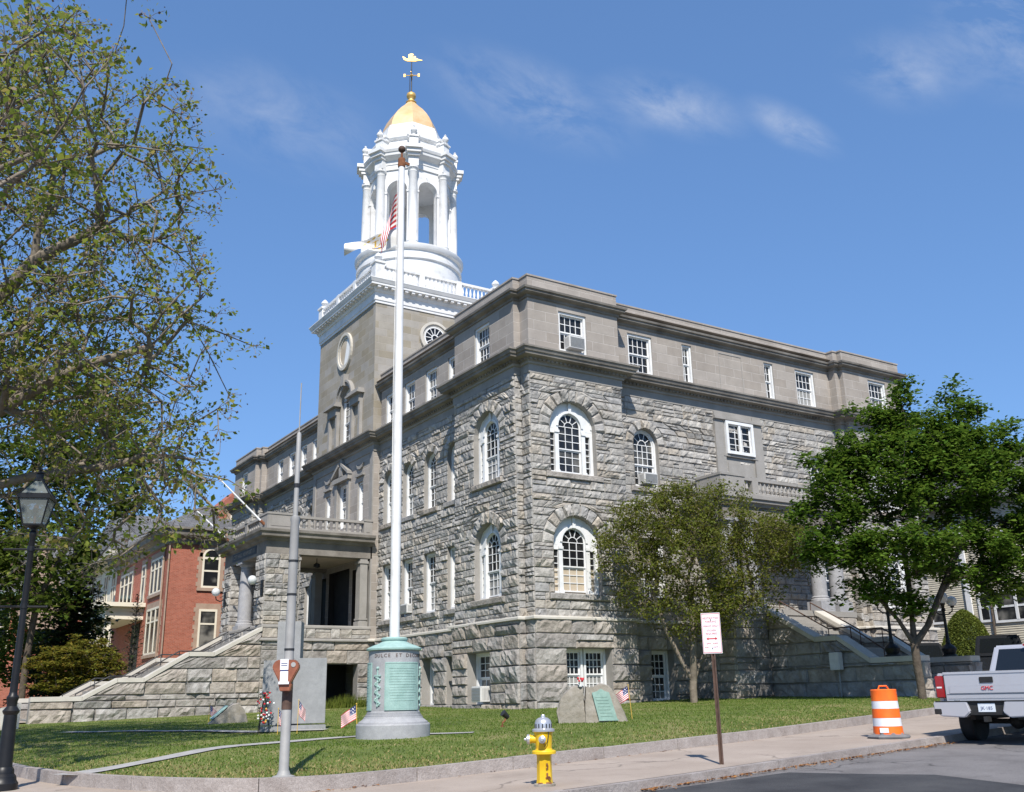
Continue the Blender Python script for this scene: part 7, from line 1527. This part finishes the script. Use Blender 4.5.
# grass, long tuft, leaf litter
def inside(p, poly):
    x, y = p; c = False; n = len(poly)
    for i in range(n):
        x1, y1 = poly[i]; x2, y2 = poly[i-1]
        if (y1 > y) != (y2 > y) and x < (x2-x1)*(y-y1)/(y2-y1)+x1: c = not c
    return c
def blades(n, box, hmin, hmax, name, keep=None):
    V = []; x0, x1, y0, y1 = box
    while len(V) < n*3:
        x, y = random.uniform(x0, x1), random.uniform(y0, y1)
        if (keep and not keep(x, y)) or not inside((x, y), LAWN): continue
        z = lawn_z(x, y)+.002 if name == 'grass' else lawn_z(x, y); h = random.uniform(hmin, hmax); a = random.uniform(0, PI); w_ = random.uniform(.008, .016); lx, ly = random.gauss(0, .4)*h, random.gauss(0, .4)*h
        V += [(x-w_*math.cos(a), y-w_*math.sin(a), z), (x+w_*math.cos(a), y+w_*math.sin(a), z), (x+lx, y+ly, z+h)]
    o = mesh_np(name, np.array(V), np.arange(len(V)).reshape(-1, 3), 'grass_blade'); o['kind'] = 'stuff'; return o
def onpath(x, y):
    return any(math.dist((x, y), p) < .36 for p in PD) or (abs(x-PX_) < .85 and abs(y-PY_) < .85)
PD = densify(smooth_path(PATH1), .3)+densify(smooth_path([(-14.5, 3.2), (-12.1, -.6), (-11.3, -4.3), (-9.8, -5.5)]), .3)
blades(85000, (-17.6, 9.9, -16.5, 13.5), .018, .042, 'grass', lambda x, y: random.random() < 1.15-(y+16.5)/36 and not onpath(x, y))
tf = MB(); 
V = []
for _ in range(900):
    x, y = -1.0+random.gauss(0, .9), 13.9+random.gauss(0, .14); z = Lz(x, y)+.0; h = random.uniform(.25, .6)*math.exp(-((x+.9)/1.6)**2)+.08; a = random.uniform(0, PI); lx = random.gauss(0, .25)*h
    V += [(x-.02*math.cos(a), y-.02*math.sin(a), z), (x+.02*math.cos(a), y+.02*math.sin(a), z), (x+lx, y-abs(lx), z+h)]
o = mesh_np('grass_tuft', np.array(V), np.arange(len(V)).reshape(-1, 3), 'hedge_leaf'); o['kind'] = 'stuff'
V = []
while len(V) < 6000*3:                                                     # straw and dry tufts along the edging and in worn patches
    c_ = random.choice(CURB); x, y = c_[0]+random.gauss(0, 1.1), c_[1]+random.gauss(0, 1.1)
    if not inside((x, y), LAWN) or onpath(x, y) or y > 5: continue
    z = lawn_z(x, y); h = random.uniform(.02, .05); a = random.uniform(0, PI); w_ = .014; V += [(x-w_*math.cos(a), y-w_*math.sin(a), z), (x+w_*math.cos(a), y+w_*math.sin(a), z), (x+random.gauss(0, .5)*h, y+random.gauss(0, .5)*h, z+h)]
o = mesh_np('dry_grass', np.array(V), np.arange(len(V)).reshape(-1, 3), 'straw'); o['kind'] = 'stuff'
C = []
for _ in range(900):
    k = random.random(); x = -10.6+random.random()**1.4*9; yk = -18.84+(x+11.94)*.148; C.append((x, yk-.10-abs(random.gauss(0, .13)), S(x, yk)-.108))
for _ in range(260): x = random.uniform(-16, -4); C.append((x, -15.95+(x+11.8)*.18-abs(random.gauss(0, .12)), S(x, -16)+.012))
V, Fc = leaves_np(np.array(C), .055, 2.5, .6); o = mesh_np('fallen_leaves', V, Fc, 'dry_leaf'); o['kind'] = 'stuff'
# storm drain slot in the kerb
mb = MB(); x0_, x1_ = -10.35, -9.55
mb.hexa([(x0_, -18.84+(x0_+11.94)*.13+.0, S(x0_, -18.6)-.115), (x1_, -18.84+(x1_+11.94)*.13, S(x1_, -18.6)-.115), (x1_, -18.55+(x1_+11.94)*.13, S(x1_, -18.6)-.115), (x0_, -18.55+(x0_+11.94)*.13, S(x0_, -18.6)-.115)]+[(x0_, -18.86+(x0_+11.94)*.13, S(x0_, -18.6)-.04), (x1_, -18.86+(x1_+11.94)*.13, S(x1_, -18.6)-.04), (x1_, -18.55+(x1_+11.94)*.13, S(x1_, -18.6)-.04), (x0_, -18.55+(x0_+11.94)*.13, S(x0_, -18.6)-.04)])
dn = mb.build('storm_drain', 'dark'); tag(dn, 'dark slot of a storm drain under the kerb near the hydrant', 'drain')
# low stone steps across the side path, far left
ls_ = empty('stone_steps', (-21.6, 6, S(-21.6, 6)))
bx, by = bgt(-19.3, 36); ls_.location = (bx, by, S(bx, by)); tag(ls_, 'distant pale stone steps under the trees at the far left', 'steps'); mb = MB()
for k in range(4): mb.box(-1.2+k*.35, 1.6, -.8, .8, k*.16, (k+1)*.16)
mb.build('treads', 'capstone', ls_); mb = MB(); mb.hexa([(-1.4, -1.05, 0), (1.6, -1.05, 0), (1.6, -.8, 0), (-1.4, -.8, 0), (-1.4, -1.05, .3), (1.6, -1.05, 1.1), (1.6, -.8, 1.1), (-1.4, -.8, .3)]); mb.build('coping', 'capstone', ls_)
